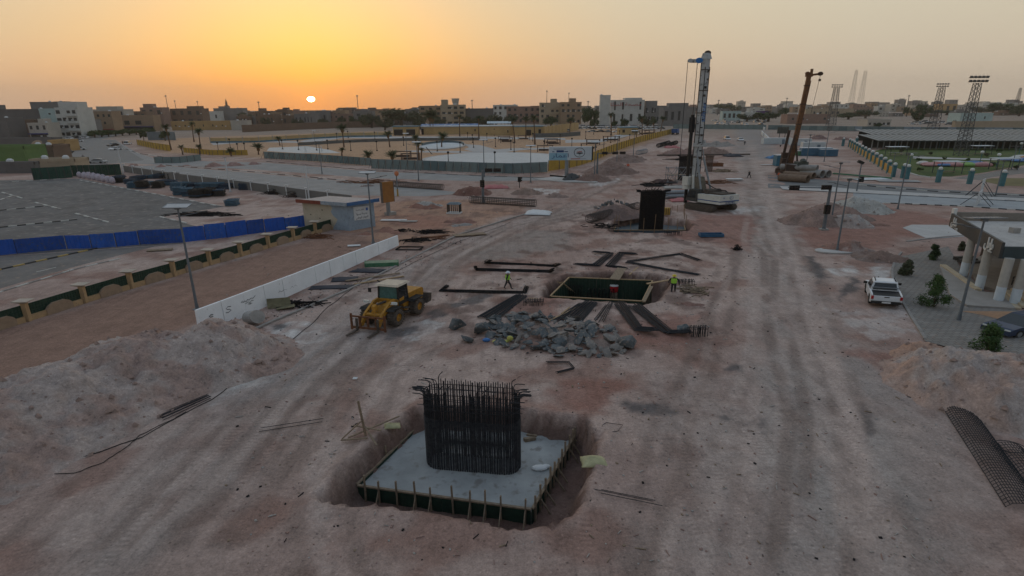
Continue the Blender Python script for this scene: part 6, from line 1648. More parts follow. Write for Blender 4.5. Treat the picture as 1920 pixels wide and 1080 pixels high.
# ------------------------------------------------------------------ cafe with round columns
cH = 4.0
fz0, fz1 = cH - .05, cH + 1.35
fA, fB = G(1788, 424, fz0), G(1884, 485, fz0)
fC, fD = G(2100, 487, fz0), G(2080, 428, fz0)
co = G(1860, 520)
ed = (fB - fA).normalized(); en = Vector((ed.y, -ed.x, 0))
fA += en * .35; fB += en * .35
t = thing('cafe_building', 'cafe with dark sign fascia, flat pale roof and white-footed columns', 'cafe', co, wide=1)
DKF = M('charcoal_fascia', (.045, .05, .052), .6, .12, 1)
DKF2 = M('dark_teal_fascia', (.04, .06, .068), .6, .12, 1)
v = lambda p: Vector((p.x - co.x, p.y - co.y, 0))
part(t, 'roof_slab', MB().prism([(v(p).x, v(p).y) for p in (fA, fB, fC, fD)], fz0 + .02, fz0 + .45), OLDCONC)
part(t, 'roof_deck', MB().prism([(v(p).x * .985, v(p).y * .985) for p in (fA, fB, fC, fD)], fz0 + .46, fz0 + .62), M('pale_roof_screed', (.44, .42, .40), .92, .12, .6, spot=(.34, .31, .29), spot_amt=.43))
def fascia(a, b, z0, z1, mat, name='fascia', th=.22): return part(t, name, MB().beam(v(a) + Vector((0, 0, (z0 + z1) / 2)), v(b) + Vector((0, 0, (z0 + z1) / 2)), th, z1 - z0), mat)
f1 = fascia(fA, fB, fz0, fz1, DKF); f2 = fascia(fB + Vector((.12, 0, 0)), fC, fz0, fz0 + 1.05, DKF2)
pA = fA + (fD - fA) * .02; BLK = M('hollow_block_wall', (.22, .195, .17), .95, .14, 3, bump=.03, bscale=7)
par = fascia(fA + Vector((.3, .2, 0)), fD, fz0 + .6, fz0 + 1.5, BLK, 'parapet', .25)
RF = Matrix((ed, Vector((0, 0, 1)), ed.cross(Vector((0, 0, 1))))).transposed().to_4x4()
LETW = M('white_letters', (.62, .62, .60), .6, .08)
def letter(txt, sz, f, z, rad=0):
    o = part(f1, 'lettering', text_mesh(txt, sz, LETW, ext=.05), LETW); o.matrix_basis = Matrix.Translation(v(fA).lerp(v(fB), f) + en * .17 + Vector((0, 0, z))) @ RF
letter(arabic('بابل'), 1.35, .83, fz0 + .72)
letter(arabic('بابل'), 1.15, .12, fz0 + .72)
letter(arabic('بابل'), .3, .86, fz0 + .2)
letter(arabic('بابل'), .3, .2, fz0 + .2)
COLM = M('column_render', (.40, .385, .36), .9, .12, 1.5)
COLW = M('column_blue_white', (.50, .56, .62), .8, .08, 1.5)
for (bx, by) in ((1820, 446), (1851, 466), (1889, 485), (1920, 488)):
    g = v(G(bx, by, cH)) - en * .15; Hc = fz0
    c_ = part(t, 'column', MB().tube((g.x, g.y, 1.5), (g.x, g.y, Hc + .1), .36, 16), COLM)
    o = part(c_, 'painted_foot', MB().tube((g.x, g.y, 0), (g.x, g.y, 1.5), .365, 16), COLW); o.matrix_basis = Matrix.Identity(4)
inn = [G(1845, 520), G(1905, 545), G(2080, 550), G(2060, 470), G(1850, 480)]
part(t, 'floor', MB().prism([(v(p).x, v(p).y) for p in (G(1806, 500), G(1840, 541), G(1880, 552), G(2200, 560), G(2150, 480), G(1850, 478))], .02, .30), M('terrace_floor', (.24, .2, .165), .9, .15, 1))
part(t, 'back_wall', MB().beam(v(G(1838, 482)) + Vector((0, 0, cH / 2)), v(G(2100, 492)) + Vector((0, 0, cH / 2)), .3, cH - .1), M('dark_interior_wall', (.07, .05, .04), .9, .2, 1))
part(t, 'walkway', MB().prism([(v(p).x, v(p).y) for p in (G(1762, 503), G(1833, 551), G(1874, 554), G(1903, 583), G(1812, 577), G(1780, 556))], .1, .26), M('walkway_concrete', (.30, .28, .26), .92, .12, .8))
part(t, 'cream_kerb', MB().beam(v(G(1767, 502)) + Vector((0, 0, .28)), v(G(1833, 549)) + Vector((0, 0, .28)), .55, .2), M('cream_tile', (.46, .38, .27), .85, .1, 1.5))
for k in range(4): part(t, 'step', MB().beam(v(G(1872 + k * 3, 551)) + Vector((.3 + .45 * k, .2, .1 + .14 * k)), v(G(1905 + k * 3, 582)) + Vector((.3 + .45 * k, .2, .1 + .14 * k)), .5, .16 + .02 * k), M('cream_tile', (.46, .38, .27)))
for k in range(3): part(t, 'low_bench', MB().box(tuple(v(G(1805 + 8 * k, 488 + 5 * k)) + Vector((0, 0, .3))), (2.2, .5, .35), rz=.2), M('dark_bench', (.05, .045, .04), .8, .2))
part(t, 'railing', MB().tube(v(G(1895, 540)) + Vector((0, 0, 1.1)), v(G(1990, 535)) + Vector((0, 0, 1.1)), .05, 6).tube(v(G(1895, 540)) + Vector((0, 0, .7)), v(G(1990, 535)) + Vector((0, 0, .7)), .04, 6).tube(v(G(1895, 540)), v(G(1895, 540)) + Vector((0, 0, 1.1)), .05, 6), BLACKP)
part(t, 'rooftop_stub', MB().box(tuple(v(G(1898, 448, fz0)) + Vector((0, 0, fz0 + .8))), (.7, .6, .7)), OLDCONC)
part(t, 'post_cap', MB().box(tuple(v(fA) + Vector((.3, .2, fz0 + 1.35))), (.35, .35, 1.1)), LETW)
shrub('tall dense green shrub right of the parked pickup', 1750, 577, 513, 58, 1, 1)
shrub('round green shrub in front of the dark blue car', 1853, 660, 607, 62, 1, 2)
shrub('small sparse shrub up the kerb from the pickup', 1699, 518, 487, 30, 2, 3)
shrub('small dark shrub beside the bare lane corner', 1748, 487, 457, 28, 0, 4)
shrub('little shrub against the cafe corner', 1803, 470, 452, 16, 2, 5)

# ------------------------------------------------------------------ sheet hoardings
TEAL = M('teal_grey_sheet', (.15, .20, .205), .6, .14, .5, spot=(.20, .22, .22), spot_amt=.42)
TEALD = M('teal_dark_sheet', (.10, .15, .165), .6, .14, .5)
HPOST = M('hoarding_post', (.05, .06, .065), .7, .2)
def hoarding(label, px, n, h, mat, brace=False, group=None, name='sheet_hoarding', gap=.05, mats=None, postw=.1, cat='hoarding'):
    pts = polyline(xy(px), n); c = pts[n // 2]
    t = thing(name, label, cat, c, 0, group, wide=1)
    for i in range(n):
        a, b = pts[i] - c, pts[i + 1] - c; d = (b - a).normalized(); nrm = Vector((d.y, -d.x, 0))
        if nrm.y > 0: nrm = -nrm
        L_ = (b - a).length; mb = MB(); k = max(3, min(8, int(L_ / .4))); lo, hi = [], []
        for j in range(2 * k + 1):
            p = a + d * (gap + (L_ - 2 * gap) * j / (2 * k)) + nrm * (.03 if j % 2 else -.03); lo.append((p.x, p.y, .06)); hi.append((p.x, p.y, h + RNG.uniform(-.0, .0)))
        m = len(lo); lo2 = [(x - nrm.x * .03, y - nrm.y * .03, z) for x, y, z in lo]; hi2 = [(x - nrm.x * .03, y - nrm.y * .03, z) for x, y, z in hi]
        mb.add(lo + hi + hi2 + lo2, [(j, j + 1, m + j + 1, m + j) for j in range(m - 1)] + [(m + j, m + j + 1, 2 * m + j + 1, 2 * m + j) for j in range(m - 1)] + [(2 * m + j, 2 * m + j + 1, 3 * m + j + 1, 3 * m + j) for j in range(m - 1)])
        part(t, 'sheet_panel', mb, RNG.choice(mats) if mats else mat)
        part(t, 'post', MB().box(tuple(a + nrm * .06 + Vector((0, 0, h / 2 + .03))), (postw, postw, h + .06)), HPOST)
        if brace: part(t, 'brace', MB().beam(a + nrm * .08 + Vector((0, 0, h * .92)), a + nrm * 1.5 + d * .05 + Vector((0, 0, .03)), .07, .07), HPOST)
    return t
hoarding('teal hoarding closing off the far end of the dug-up road', [(1262, 241), (1350, 242), (1436, 243)], 16, 3.0, TEAL, mats=[TEAL, TEAL, TEALD])
hoarding('long teal hoarding behind the solar canopies on the right', [(1440, 243), (1600, 246), (1760, 248), (1930, 250), (2100, 254)], 40, 2.9, TEALD, mats=[TEAL, TEALD, M('pale_blue_sheet', (.20, .26, .31), .6, .1, .5)])
for lab, pts in (('white barrier wall segment at the far right of the road end', [(1417, 238.5), (1434, 244)]), ('white barrier wall segment, short middle one by the haul road', [(1428, 251), (1431, 256)]), ('white barrier wall segment nearest along the haul road', [(1433, 257), (1443, 268)])):
    a, b = xy(pts); m = (a + b) / 2; single('barrier_wall', MB().beam(a - m + Vector((0, 0, .9)), b - m + Vector((0, 0, .9)), .4, 1.9), WHITEP, lab, 'barrier', m, 0, 'white barrier walls', wide=1)

# ------------------------------------------------------------------ pipes and containers by the rusty rig
PIPEC = M('rusty_casing', (.18, .125, .09), .85, .25, 1.2, spot=(.16, .10, .07), spot_amt=.42)
PIPEG = M('grey_casing', (.27, .26, .25), .85, .2, 1.2, spot=(.16, .13, .11), spot_amt=.42)
def casing(label, px, py, r, L_, rz, mat, z=0, cap=False):
    g = G(px, py); t = thing('casing_pipe', label, 'pipe', g + Vector((0, 0, z)), rz, 'large casing pipes')
    mb = MB(); n = 20; prof = [(r, 0), (r, L_), (r * .88, L_), (r * .88, 0)]
    vs = [(p_[0] * math.cos(2 * math.pi * i / n), p_[1], r + p_[0] * math.sin(2 * math.pi * i / n)) for p_ in prof for i in range(n)]
    mb.add(vs, [(((j) % 4) * n + i, ((j) % 4) * n + (i + 1) % n, ((j + 1) % 4) * n + (i + 1) % n, ((j + 1) % 4) * n + i) for j in range(4) for i in range(n)])
    part(t, 'pipe', mb, mat)
    part(t, 'collar', MB().add([((r * 1.05) * math.cos(2 * math.pi * i / n), y, r + (r * 1.05) * math.sin(2 * math.pi * i / n)) for y in (.0, .35) for i in range(n)], [(i, (i + 1) % n, n + (i + 1) % n, n + i) for i in range(n)]), mat)
casing('nearest rusty casing pipe with open end beside the rig', 1514, 343, .85, 5.0, .75, PIPEC)
casing('grey casing pipe behind the nearest one', 1541, 334, .9, 6.0, .65, PIPEG)
casing('rusty casing pipe between the two grey ones', 1525, 336, .75, 5.5, .7, PIPEC)
casing('grey casing pipe furthest right of the pile', 1553, 333, .85, 5.0, .6, PIPEG)
casing('upper grey casing pipe resting on the pile', 1530, 333, .7, 6.5, .9, PIPEG, 1.5)
def container(label, px, py, w, d, h, mat, rz=0, name='site_container', door=True, group='containers by the rusty rig'):
    t = thing(name, label, 'container', G(px, py), rz, group)
    part(t, 'body', MB().box((0, 0, h / 2 + .1), (w, d, h)), mat)
    rib = MB().box((0, 0, 0), (.06, .05, h * .9)).mesh('rib', mat)
    for x in np.linspace(-w / 2 + .2, w / 2 - .2, max(3, int(w / .6))): part(t, 'rib', rib, mat, (x, -d / 2 - .025, h / 2 + .1))
    part(t, 'roof', MB().box((0, 0, h + .13), (w + .1, d + .1, .08)), WHITEP)
    if door: part(t, 'door', MB().box((w * .2, -d / 2 - .04, 1.05), (.9, .05, 1.9)), M('container_door', (.12, .17, .22), .6, .2))
CB1 = M('container_blue', (.04, .12, .20), .6, .18, 1, spot=(.07, .12, .16), spot_amt=.42)
CW1 = M('container_white', (.45, .50, .53), .6, .08, 1)
CTQ = M('container_teal', (.03, .13, .20), .6, .18, 1)
container('blue site cabin behind the rusty rig', 1463, 311, 2.6, 2.4, 2.9, CTQ, .0)
container('long blue container right of the rusty rig', 1528, 292, 7.4, 2.6, 2.5, CB1, -.1, door=False)
container('blue container furthest right by the cleared plot', 1551, 293, 4.2, 2.4, 2.2, CB1, -.08, door=False)
container('white site cabin behind the blue container', 1523, 281, 6.2, 2.6, 2.7, CW1, -.08)
container('white site cabin further back with blue roof', 1500, 273, 6, 2.6, 2.6, CW1, -.06)
container('long low white cabin beyond the rusty rig', 1455, 270, 9, 2.6, 2.4, CW1, 0)
container('small green box right of the rusty rig mast', 1498, 292, 1.9, 1.6, 1.5, GRN, 0, 'equipment_box', False)
limp('light blue tarpaulin lump left of the blue cabin', 1448, 297, 4, 3, M('light_blue_tarp', (.07, .18, .34), .6, .2, 1), 21, 'tarpaulin', 'tarpaulin', 1.6)
for lab, px, py, pt, w, mat, tx in (('dark camouflage billboard behind the rusty rig', 1466, 260, 238, 20, M('dark_board', (.05, .055, .05), .7, .3, .6, spot=(.13, .14, .12), spot_amt=.45), None), ('purple billboard beyond the far hoarding', 1428, 226, 208, 24, M('purple_board', (.075, .03, .13), .6, .1), None)):
    g = G(px, py); H = height_at(g, pt); W = w * g.y / FPX; t = thing('roadside_billboard', lab, 'billboard', g, 0, wide=1)
    part(t, 'panel', MB().box((0, 0, H * .72), (W, .4, H * .56)), mat)
    for s in (-.25, .25): part(t, 'leg', MB().box((s * W, .1, H * .25), (W * .04, .3, H * .5)), HPOST)
# flat sheets and debris by the cross road
for lab, px, py, w, d, rz, m_ in (('pale blue flat sheet on the verge right of the pipes', 1632, 337, 6, 3, .1, CW1), ('grey flat sheet beside the pale blue one on the verge', 1684, 341, 6.5, 2.4, -.2, GREYST), ('white flat board on the track before the rusty rig', 1442, 310, 3.4, .9, 0, WHITEP)):
    board(lab, px, py, w, d, rz, m_, .02, .2)
plank('long green rail lying on the sandy plot', (1562, 325), (1672, 334), .5, .3, (.3, .3), GRN, None, 'steel_rail', 'rail')
def leaning_panel(label, px, py, h, w):
    t = thing('hoarding_panel', label, 'panel', G(px, py), .9)
    part(t, 'sheet', MB().box((0, 0, h / 2), (w, .08, h)), WHITEP)
    for s in (-.4, .4): part(t, 'brace', MB().beam((s * w, .1, h * .9), (s * w, 1.8, 0), .08), HPOST); part(t, 'brace', MB().beam((s * w, -.1, h * .8), (s * w, -1.6, 0), .08), HPOST)
leaning_panel('white hoarding panel standing alone on the far kerb', 1838, 368, 3.2, 2.4)
leaning_panel('white hoarding panel propped on the pale lane', 1833, 384, 2.4, 3.0)

# ------------------------------------------------------------------ playground garden on the right
GRASS = M('garden_grass', (.035, .08, .012), .95, .35, .1, col2=(.075, .115, .02), spot=(.13, .12, .045), spot_amt=.45, bump=.05, bscale=2)
DRYG = M('dry_garden', (.16, .135, .06), .95, .25, .15)
sheet('lawn', [(1640, 283), (1672, 276), (1900, 276), (2300, 284), (2300, 318), (1920, 310), (1868, 319), (1842, 324), (1785, 331), (1738, 331), (1706, 325), (1680, 314)], .02, GRASS)
sheet('lawn', [(1838, 339), (1860, 334), (1920, 334), (2300, 350), (2300, 370), (1920, 349), (1880, 348)], .02, DRYG)
sheet('path', [(1785, 334), (1842, 326), (1868, 321), (1920, 313), (2300, 322), (2300, 332), (1920, 325), (1860, 332), (1838, 338)], .03, PAVE)
sheet('path', [(1712, 293), (1790, 296), (1880, 298), (1950, 300), (1950, 302), (1880, 300.5), (1712, 297)], .05, PALEC)
kerb([(1706, 325), (1722, 330), (1745, 333)], 8, (KW,), .5, .2)
YFP = M('garden_fence_yellow', (.38, .23, .05), .7, .18, .8)
TQP = M('garden_pillar_teal', (.055, .16, .185), .7, .18, .8)
fpts = polyline(xy([(1592, 276), (1617, 293), (1645, 311), (1674, 332)]), 13)
fc = fpts[6]
t = thing('garden_fence', 'yellow panel fence with teal pillars and white ball lamps', 'fence', fc, 0, wide=1)
BALL = M('white_globe', (.62, .63, .62), .4, .05)
for i, p in enumerate(fpts):
    g = p - fc; pl = part(t, 'pillar', MB().box((g.x, g.y, 1.3), (.75, .55, 2.6)), TQP)
    for nm, mb_, mm in (('cap', MB().box((g.x, g.y, 2.66), (1.0, .75, .14)), TQP), ('globe', MB().ball((g.x, g.y, 3.05), .36, 10, 6, (1.25, 1, 1)), BALL)):
        o = part(pl, nm, mb_, mm); o.matrix_basis = Matrix.Identity(4)
    if i < 13:
        b = fpts[i + 1] - fc; d = (b - g).normalized()
        part(t, 'panel', MB().beam(g + d * .42 + Vector((0, 0, 1.15)), b - d * .42 + Vector((0, 0, 1.15)), .08, 1.7), YFP)
        part(t, 'base_wall', MB().beam(g + d * .4 + Vector((0, 0, .15)), b - d * .4 + Vector((0, 0, .15)), .4, .3), OLDCONC)
for k, (px, py) in enumerate(((1692, 334), (1699, 336), (1758, 342), (1817, 345), (1877, 349), (1605, 272), (1580, 274))):
    g = G(px, py); t = thing('globe_pillar', f'teal pillar with white globe, {nth([2, 3, 4, 5, 6, 1, 0][k])} from the left of those standing free', 'pillar', g, 0, 'free-standing globe pillars', wide=1)
    part(t, 'shaft', MB().box((0, 0, 1.3), (.85, .6, 2.6)), TQP); part(t, 'cap', MB().box((0, 0, 2.66), (1.15, .8, .14)), TQP); part(t, 'globe', MB().ball((0, 0, 3.05), .36, 10, 6, (1.25, 1, 1)), BALL)
for k, (px, py) in enumerate(((1683, 279), (1723, 279), (1760, 279), (1800, 279), (1838, 279), (1878, 279), (1836, 310), (1867, 316), (1910, 290), (1704, 316))):
    g = G(px, py); t = thing('garden_lamp', f'slim garden lamp with white globe, {nth(sorted([1683, 1723, 1760, 1800, 1838, 1878, 1836, 1867, 1910, 1704]).index(px))} from the left on the lawn', 'garden lamp', g, 0, 'garden globe lamps')
    part(t, 'pole', MB().tube((0, 0, 0), (0, 0, 3.4), .08, 6), TQP); part(t, 'globe', MB().ball((0, 0, 3.6), .38, 8, 6), BALL)
for i, (px, py, pt, w) in enumerate(sorted(((1690, 287, 278, 9), (1722, 303, 295, 10), (1745, 291, 283, 9), (1770, 300, 293, 8), (1815, 303, 295, 9), (1850, 294, 285, 11), (1862, 312, 302, 12), (1872, 287, 278, 10), (1905, 318, 308, 12), (1724, 322, 313, 11)))):
    tree(f'garden bush, {nth(i)} from the left across the lawn', px, py, pt, w, 1 if i % 3 else 2, None, 'bush', 'garden_bush', 'bushes on the lawn')
# solar canopies
def canopy(label, x0, x1, yb, h0, h1, n, dep):
    a, b = G(x0, yb), G(x1, yb + 1.5); c = (a + b) / 2; t = thing('solar_canopy', label, 'solar canopy', c, 0, 'rows of solar canopies', wide=1)
    sk = 2.4; L_ = (b - a).length / n
    for i in range(n):
        p = a.lerp(b, (i + .5) / n) - c
        pm = MB().hexa([(p.x - L_ * .43, p.y, h0), (p.x + L_ * .43, p.y, h0), (p.x + L_ * .43 - sk, p.y + dep, h1), (p.x - L_ * .43 - sk, p.y + dep, h1)] + [(p.x - L_ * .43, p.y, h0 + .12), (p.x + L_ * .43, p.y, h0 + .12), (p.x + L_ * .43 - sk, p.y + dep, h1 + .12), (p.x - L_ * .43 - sk, p.y + dep, h1 + .12)])
        part(t, 'solar_panel', pm, RNG.choice((SOLA, SOLA, SOLB)))
        part(t, 'post', MB().box((p.x, p.y + dep * .5, h0 * .5), (.3, .3, h0)), GREYST)
    part(t, 'beam', MB().beam(a - c + Vector((0, .3, h0 - .15)), b - c + Vector((0, .3, h0 - .15)), .25, .3), HPOST)
    part(t, 'rear_beam', MB().beam(a - c + Vector((-sk, dep - .3, h1 - .2)), b - c + Vector((-sk, dep - .3, h1 - .2)), .25, .3), HPOST)
    part(t, 'under_shade_sheet', MB().beam(a - c + Vector((0, dep, h1 * .42)), b - c + Vector((0, dep, h1 * .42)), .1, h1 * .8), M('canopy_under_shade', (.03, .035, .035), .8, .2))  # dark sheet stands in for the black shade under the panels
SOLA = M('canopy_solar_grey', (.105, .115, .12), .35, .2, .3); SOLB = M('canopy_solar_dark', (.06, .068, .075), .3, .2, .3)
canopy('front row of dark solar canopies behind the lawn', 1642, 1990, 281, 3.3, 5.0, 30, 9)
canopy('back row of dark solar canopies behind the lawn', 1630, 1990, 266.5, 3.3, 5.0, 30, 9)
# play things
def lump_row(label, name, pts, cols, seed, cat):
    r = random.Random(seed); g0 = G(*pts[0]); t = thing(name, label, cat, g0, 0)
    for k, (px, py) in enumerate(pts):
        g = G(px, py) - g0
        part(t, 'cushion', MB().ball((g.x / WIDE, g.y, .4), 1, 9, 6, (r.uniform(1.2, 2.2), r.uniform(.8, 1.5), r.uniform(.4, .8))), r.choice(cols))
PC = [M('play_red', (.33, .06, .05), .5, .15), M('play_yellow', (.42, .33, .06), .5, .15), M('play_white', (.5, .5, .48), .5, .1), M('play_pink', (.42, .2, .2), .5, .15), M('play_blue', (.08, .18, .38), .5, .15), M('play_green', (.2, .34, .08), .5, .15)]
lump_row('colourful deflated bouncy castle spread on the lawn', 'inflatable', [(x, 309 + (i % 3) * 1.6) for i, x in enumerate(range(1730, 1862, 8))], PC, 1, 'inflatable')
lump_row('blue and orange inflatable at the right edge of the lawn', 'inflatable', [(1893, 302), (1902, 300), (1908, 304), (1914, 297), (1920, 301), (1926, 299)], [PC[4], PC[4], PC[2], M('play_orange', (.45, .2, .05), .5, .15)], 2, 'inflatable')
for lab, px, py in (('picnic pergola frame in front of the bouncy castle', 1775, 325), ('small flat shelter on the lawn left of the floodlight mast', 1679, 292), ('flat shelter roof on the lawn right of the floodlight mast', 1837, 290), ('low shelter at the right of the bouncy castle', 1880, 318)):
    t = thing('garden_shelter', lab, 'shelter', G(px, py), 0, 'garden shelters')
    part(t, 'roof', MB().box((0, 0, 2.9), (4.6, 3, .14)), CW1)
    for x in (-2, 2):
        for y in (-1.3, 1.3): part(t, 'post', MB().box((x, y, 1.45), (.12, .12, 2.9)), HPOST)
    part(t, 'bench', MB().box((0, 0, .45), (3, .5, .12)), OLDTIMBER)

# ------------------------------------------------------------------ lattice masts
MASTM = M('mast_steel', (.09, .09, .09), .6, .15)
def lattice(label, px, py, pt, w0, w1, n, flood=0, dishes=0, name='floodlight_tower', cat='floodlight tower', r=.14, lean=None):
    g = G(px, py); H = height_at(g, pt); t = thing(name, label, cat, g, 0, 'tall steel towers')
    cor = [(-1, -1), (1, -1), (1, 1), (-1, 1)]
    def pt_(c, f): w = (w0 + (w1 - w0) * f) / 2; return Vector((c[0] * w, c[1] * w, H * f))
    for c in cor: part(t, 'leg', MB().tube(pt_(c, 0), pt_(c, 1), r, 5), MASTM)
    mb = MB()
    for k in range(n):
        f0, f1_ = k / n, (k + 1) / n
        for i in range(4):
            a, b = cor[i], cor[(i + 1) % 4]
            mb.tube(pt_(a, f0), pt_(b, f1_), r * .6, 4, cap=False).tube(pt_(b, f0), pt_(a, f1_), r * .6, 4, cap=False).tube(pt_(a, f1_), pt_(b, f1_), r * .6, 4, cap=False)
    part(t, 'bracing', mb, MASTM, kind='stuff')
    if flood:
        for k in range(2):
            part(t, 'lamp_frame', MB().box((0, 0, H + .4 + k * 1.2), (flood, .35, .18)), MASTM)
            for x in np.linspace(-flood / 2 + .3, flood / 2 - .3, 5): part(t, 'floodlight', MB().box((x, -.25, H + .65 + k * 1.2), (.62, .45, .62), rx=.4), M('floodlight_face', (.10, .10, .105), .5, .2))
    for k in range(dishes):
        a = RNG.uniform(0, 6.28); z = H * (.35 + .6 * k / max(1, dishes)); part(t, 'antenna', MB().tube((math.cos(a) * 1.0, math.sin(a) * .9, z), (math.cos(a) * 1.5, math.sin(a) * 1.2, z), .55, 10), WHITEP)
    if dishes: part(t, 'spire', MB().tube((0, 0, H), (0, 0, H + 5), .12, 5, .04), MASTM)
    return t
lattice('nearest lattice floodlight tower rising from the lawn', 1801, 292, 156, 2.4, 1.3, 14, 4.4, r=.085)
lattice('lattice floodlight tower left of the nearest one', 1748, 249, 164, 3.6, 1.9, 12, 5.0, r=.11)
lattice('lattice floodlight tower right of the rusty rig mast', 1556, 245, 165, 3.6, 1.9, 12, 5.0, r=.11)
lattice('left of two tall telecom masts with dishes', 1593, 209, 132, 7, 2.6, 9, 0, 9, 'telecom_mast', 'telecom mast', .1)
lattice('right of two tall telecom masts with dishes', 1610, 209, 133, 7, 3.0, 9, 0, 7, 'telecom_mast', 'telecom mast', .1)
lattice('faint telecom mast at the far right skyline', 1903, 207, 165, 5, 2.2, 12, 0, 3, 'telecom_mast', 'telecom mast', .2)

# ------------------------------------------------------------------ park beyond the teal hoarding
sheet('road', [(150, 262), (215, 262), (260, 288), (300, 300), (500, 305), (700, 322), (1030, 333), (1100, 330), (1100, 337), (900, 340), (700, 334), (480, 318), (300, 309), (180, 303), (120, 300), (110, 285)], .010, ROADC)
sheet('road', [(232, 312), (300, 310), (480, 325), (700, 345), (880, 362), (800, 368), (660, 366), (480, 345), (330, 326)], .014, ROADC)
sheet('road', [(60, 300), (135, 268), (150, 262), (215, 262), (245, 285), (270, 300), (200, 308), (120, 312)], .017, M('left_road_asphalt', (.19, .185, .18), .92, .14, .25, spot=(.25, .23, .21), spot_amt=.42))
sheet('road', [(40, 300), (100, 285), (130, 262), (132, 248), (220, 243), (290, 243), (235, 250), (190, 262), (120, 290), (80, 312)], .020, M('left_road_asphalt', (.19, .185, .18)))
kerb([(300, 309), (480, 323), (640, 338), (740, 348)], 30, (KW, KB), .25, .14)
kerb([(215, 272), (260, 288), (330, 298)], 12, (KB, KW), .25, .14)
kerb([(500, 303), (700, 320), (900, 330), (1026, 334)], 30, (KB, KG), .25, .14)
PPATH = M('park_path', (.40, .39, .385), .9, .10, .25, spot=(.34, .31, .28), spot_amt=.42)
def ellipse(px0, px1, py0, py1, n=40):
    a, b = G(px0, (py0 + py1) / 2), G(px1, (py0 + py1) / 2); y0, y1 = G((px0 + px1) / 2, py1).y, G((px0 + px1) / 2, py0).y
    c = Vector(((a.x + b.x) / 2, (y0 + y1) / 2, 0)); return c, [(c.x + (b.x - a.x) / 2 * math.cos(2 * math.pi * i / n), c.y + (y1 - y0) / 2 * math.sin(2 * math.pi * i / n)) for i in range(n)]
c_, el = ellipse(798, 1062, 286.5, 311); structure('plaza', MB().prism(el, 0, .10), M('plaza_white', (.50, .50, .49), .88, .06, .2, spot=(.42, .40, .38), spot_amt=.42))
c_, el2 = ellipse(790, 1070, 285.5, 312.5); structure('plaza_edge', MB().prism(el2, 0, .05), PPATH)
c_, ep = ellipse(787, 872, 267.5, 281); structure('pool_rim', MB().prism(ep, 0, .3), PPATH)
c_, ei = ellipse(792, 867, 268.5, 280); structure('pool_floor', MB().prism(ei, .1, .32), M('pool_pale_blue', (.40, .47, .52), .6, .06, .2))
c_, ew = ellipse(791, 868, 268.2, 274)
t = thing('pool_wall', 'low dark curved wall behind the round pool', 'wall', c_, 0, wide=1)
k = len(ei)
for i in range(0, k // 2, 2):
    a, b = Vector((*ei[i], 0)) - c_, Vector((*ei[i + 2], 0)) - c_; part(t, 'wall_segment', MB().beam(a * 1.02 + Vector((0, 0, .7)), b * 1.02 + Vector((0, 0, .7)), .5, 1.0), M('dark_pool_tile', (.10, .13, .14), .7, .2))
sheet('court', [(505, 277), (575, 274), (618, 281), (640, 287), (560, 287), (500, 283)], .02, M('plaza_white', (.50, .50, .49)))
for pth in ([(560, 265), (620, 254), (760, 256), (900, 256), (1060, 259), (1060, 262), (900, 260), (760, 260), (640, 259), (580, 268)], [(868, 270), (900, 272), (930, 280), (960, 278), (1060, 276), (1060, 279), (980, 281), (940, 286), (890, 285), (870, 280), (880, 276)], [(1060, 262), (1120, 262), (1180, 250), (1200, 250), (1130, 266), (1060, 268)], [(395, 268), (470, 262), (560, 265), (560, 268), (470, 266), (400, 272)],
            [(760, 282), (860, 283), (900, 285), (900, 287), (800, 286), (756, 284)]):
    sheet('path', pth, .03, PPATH)
GW = M('grey_block_wall', (.20, .195, .19), .92, .12, .6)
YW = M('ochre_park_wall', (.42, .30, .15), .9, .12, .3, spot=(.34, .25, .15), spot_amt=.4)
def wall_run(label, pts, n, h, mat, post=None, name='boundary_wall', stripe=None, th=.25, postw=.4, poststep=1):
    P0 = polyline(xy(pts), n); c = P0[n // 2]; t = thing(name, label, 'wall', c, 0, 'boundary walls', wide=1)
    for i in range(n):
        a, b = P0[i] - c, P0[i + 1] - c; d = (b - a).normalized()
        part(t, 'wall_panel', MB().beam(a + Vector((0, 0, h / 2)), b - d * .03 + Vector((0, 0, h / 2)), th, h), mat)
        if stripe: part(t, 'painted_base', MB().beam(a + Vector((0, 0, h * .17)), b - d * .03 + Vector((0, 0, h * .17)), th + .06, h * .34), stripe)
        if post and i % poststep == 0:
            pl = part(t, 'post', MB().box((a.x, a.y, (h + .35) / 2), (postw, postw * .8, h + .35)), post)
            o = part(pl, 'cap', MB().box((a.x, a.y, h + .4), (postw * 1.6, postw * 1.3, .1)), post); o.matrix_basis = Matrix.Identity(4)
    return t
wall_run('long grey wall with pale posts behind the formwork stacks', [(234, 322), (330, 338), (480, 358), (560, 370), (660, 384)], 30, 1.7, M('dark_block_wall', (.145, .14, .135), .92, .14, .6), WHITEP, poststep=2)
wall_run('ochre park wall with blue base in front of the rubble plot', [(395, 268), (480, 267), (560, 262), (650, 257), (735, 256)], 26, 2.4, YW, OLDCONC, stripe=M('wall_blue_base', (.08, .16, .21), .85, .15, .5), poststep=2)
wall_run('low dark curved wall across the middle of the park', [(560, 273), (660, 267), (760, 264), (900, 263)], 16, 1.4, M('dark_low_wall', (.12, .125, .125), .9, .15, .5))
wall_run('grey raised terrace wall on the right of the park', [(1000, 258), (1050, 257), (1088, 254)], 6, 2.2, M('dark_low_wall', (.12, .125, .125)))
wall_run('ochre compound wall with piers before the apartments', [(1020, 255), (1050, 249), (1084, 244)], 9, 5.0, YW, YW, th=.5, postw=.7)
wall_run('blue grey wall beside the yellow fence on the left', [(278, 263), (315, 262), (330, 263)], 4, 4.5, M('blue_grey_wall', (.17, .20, .22), .9, .12, .3))
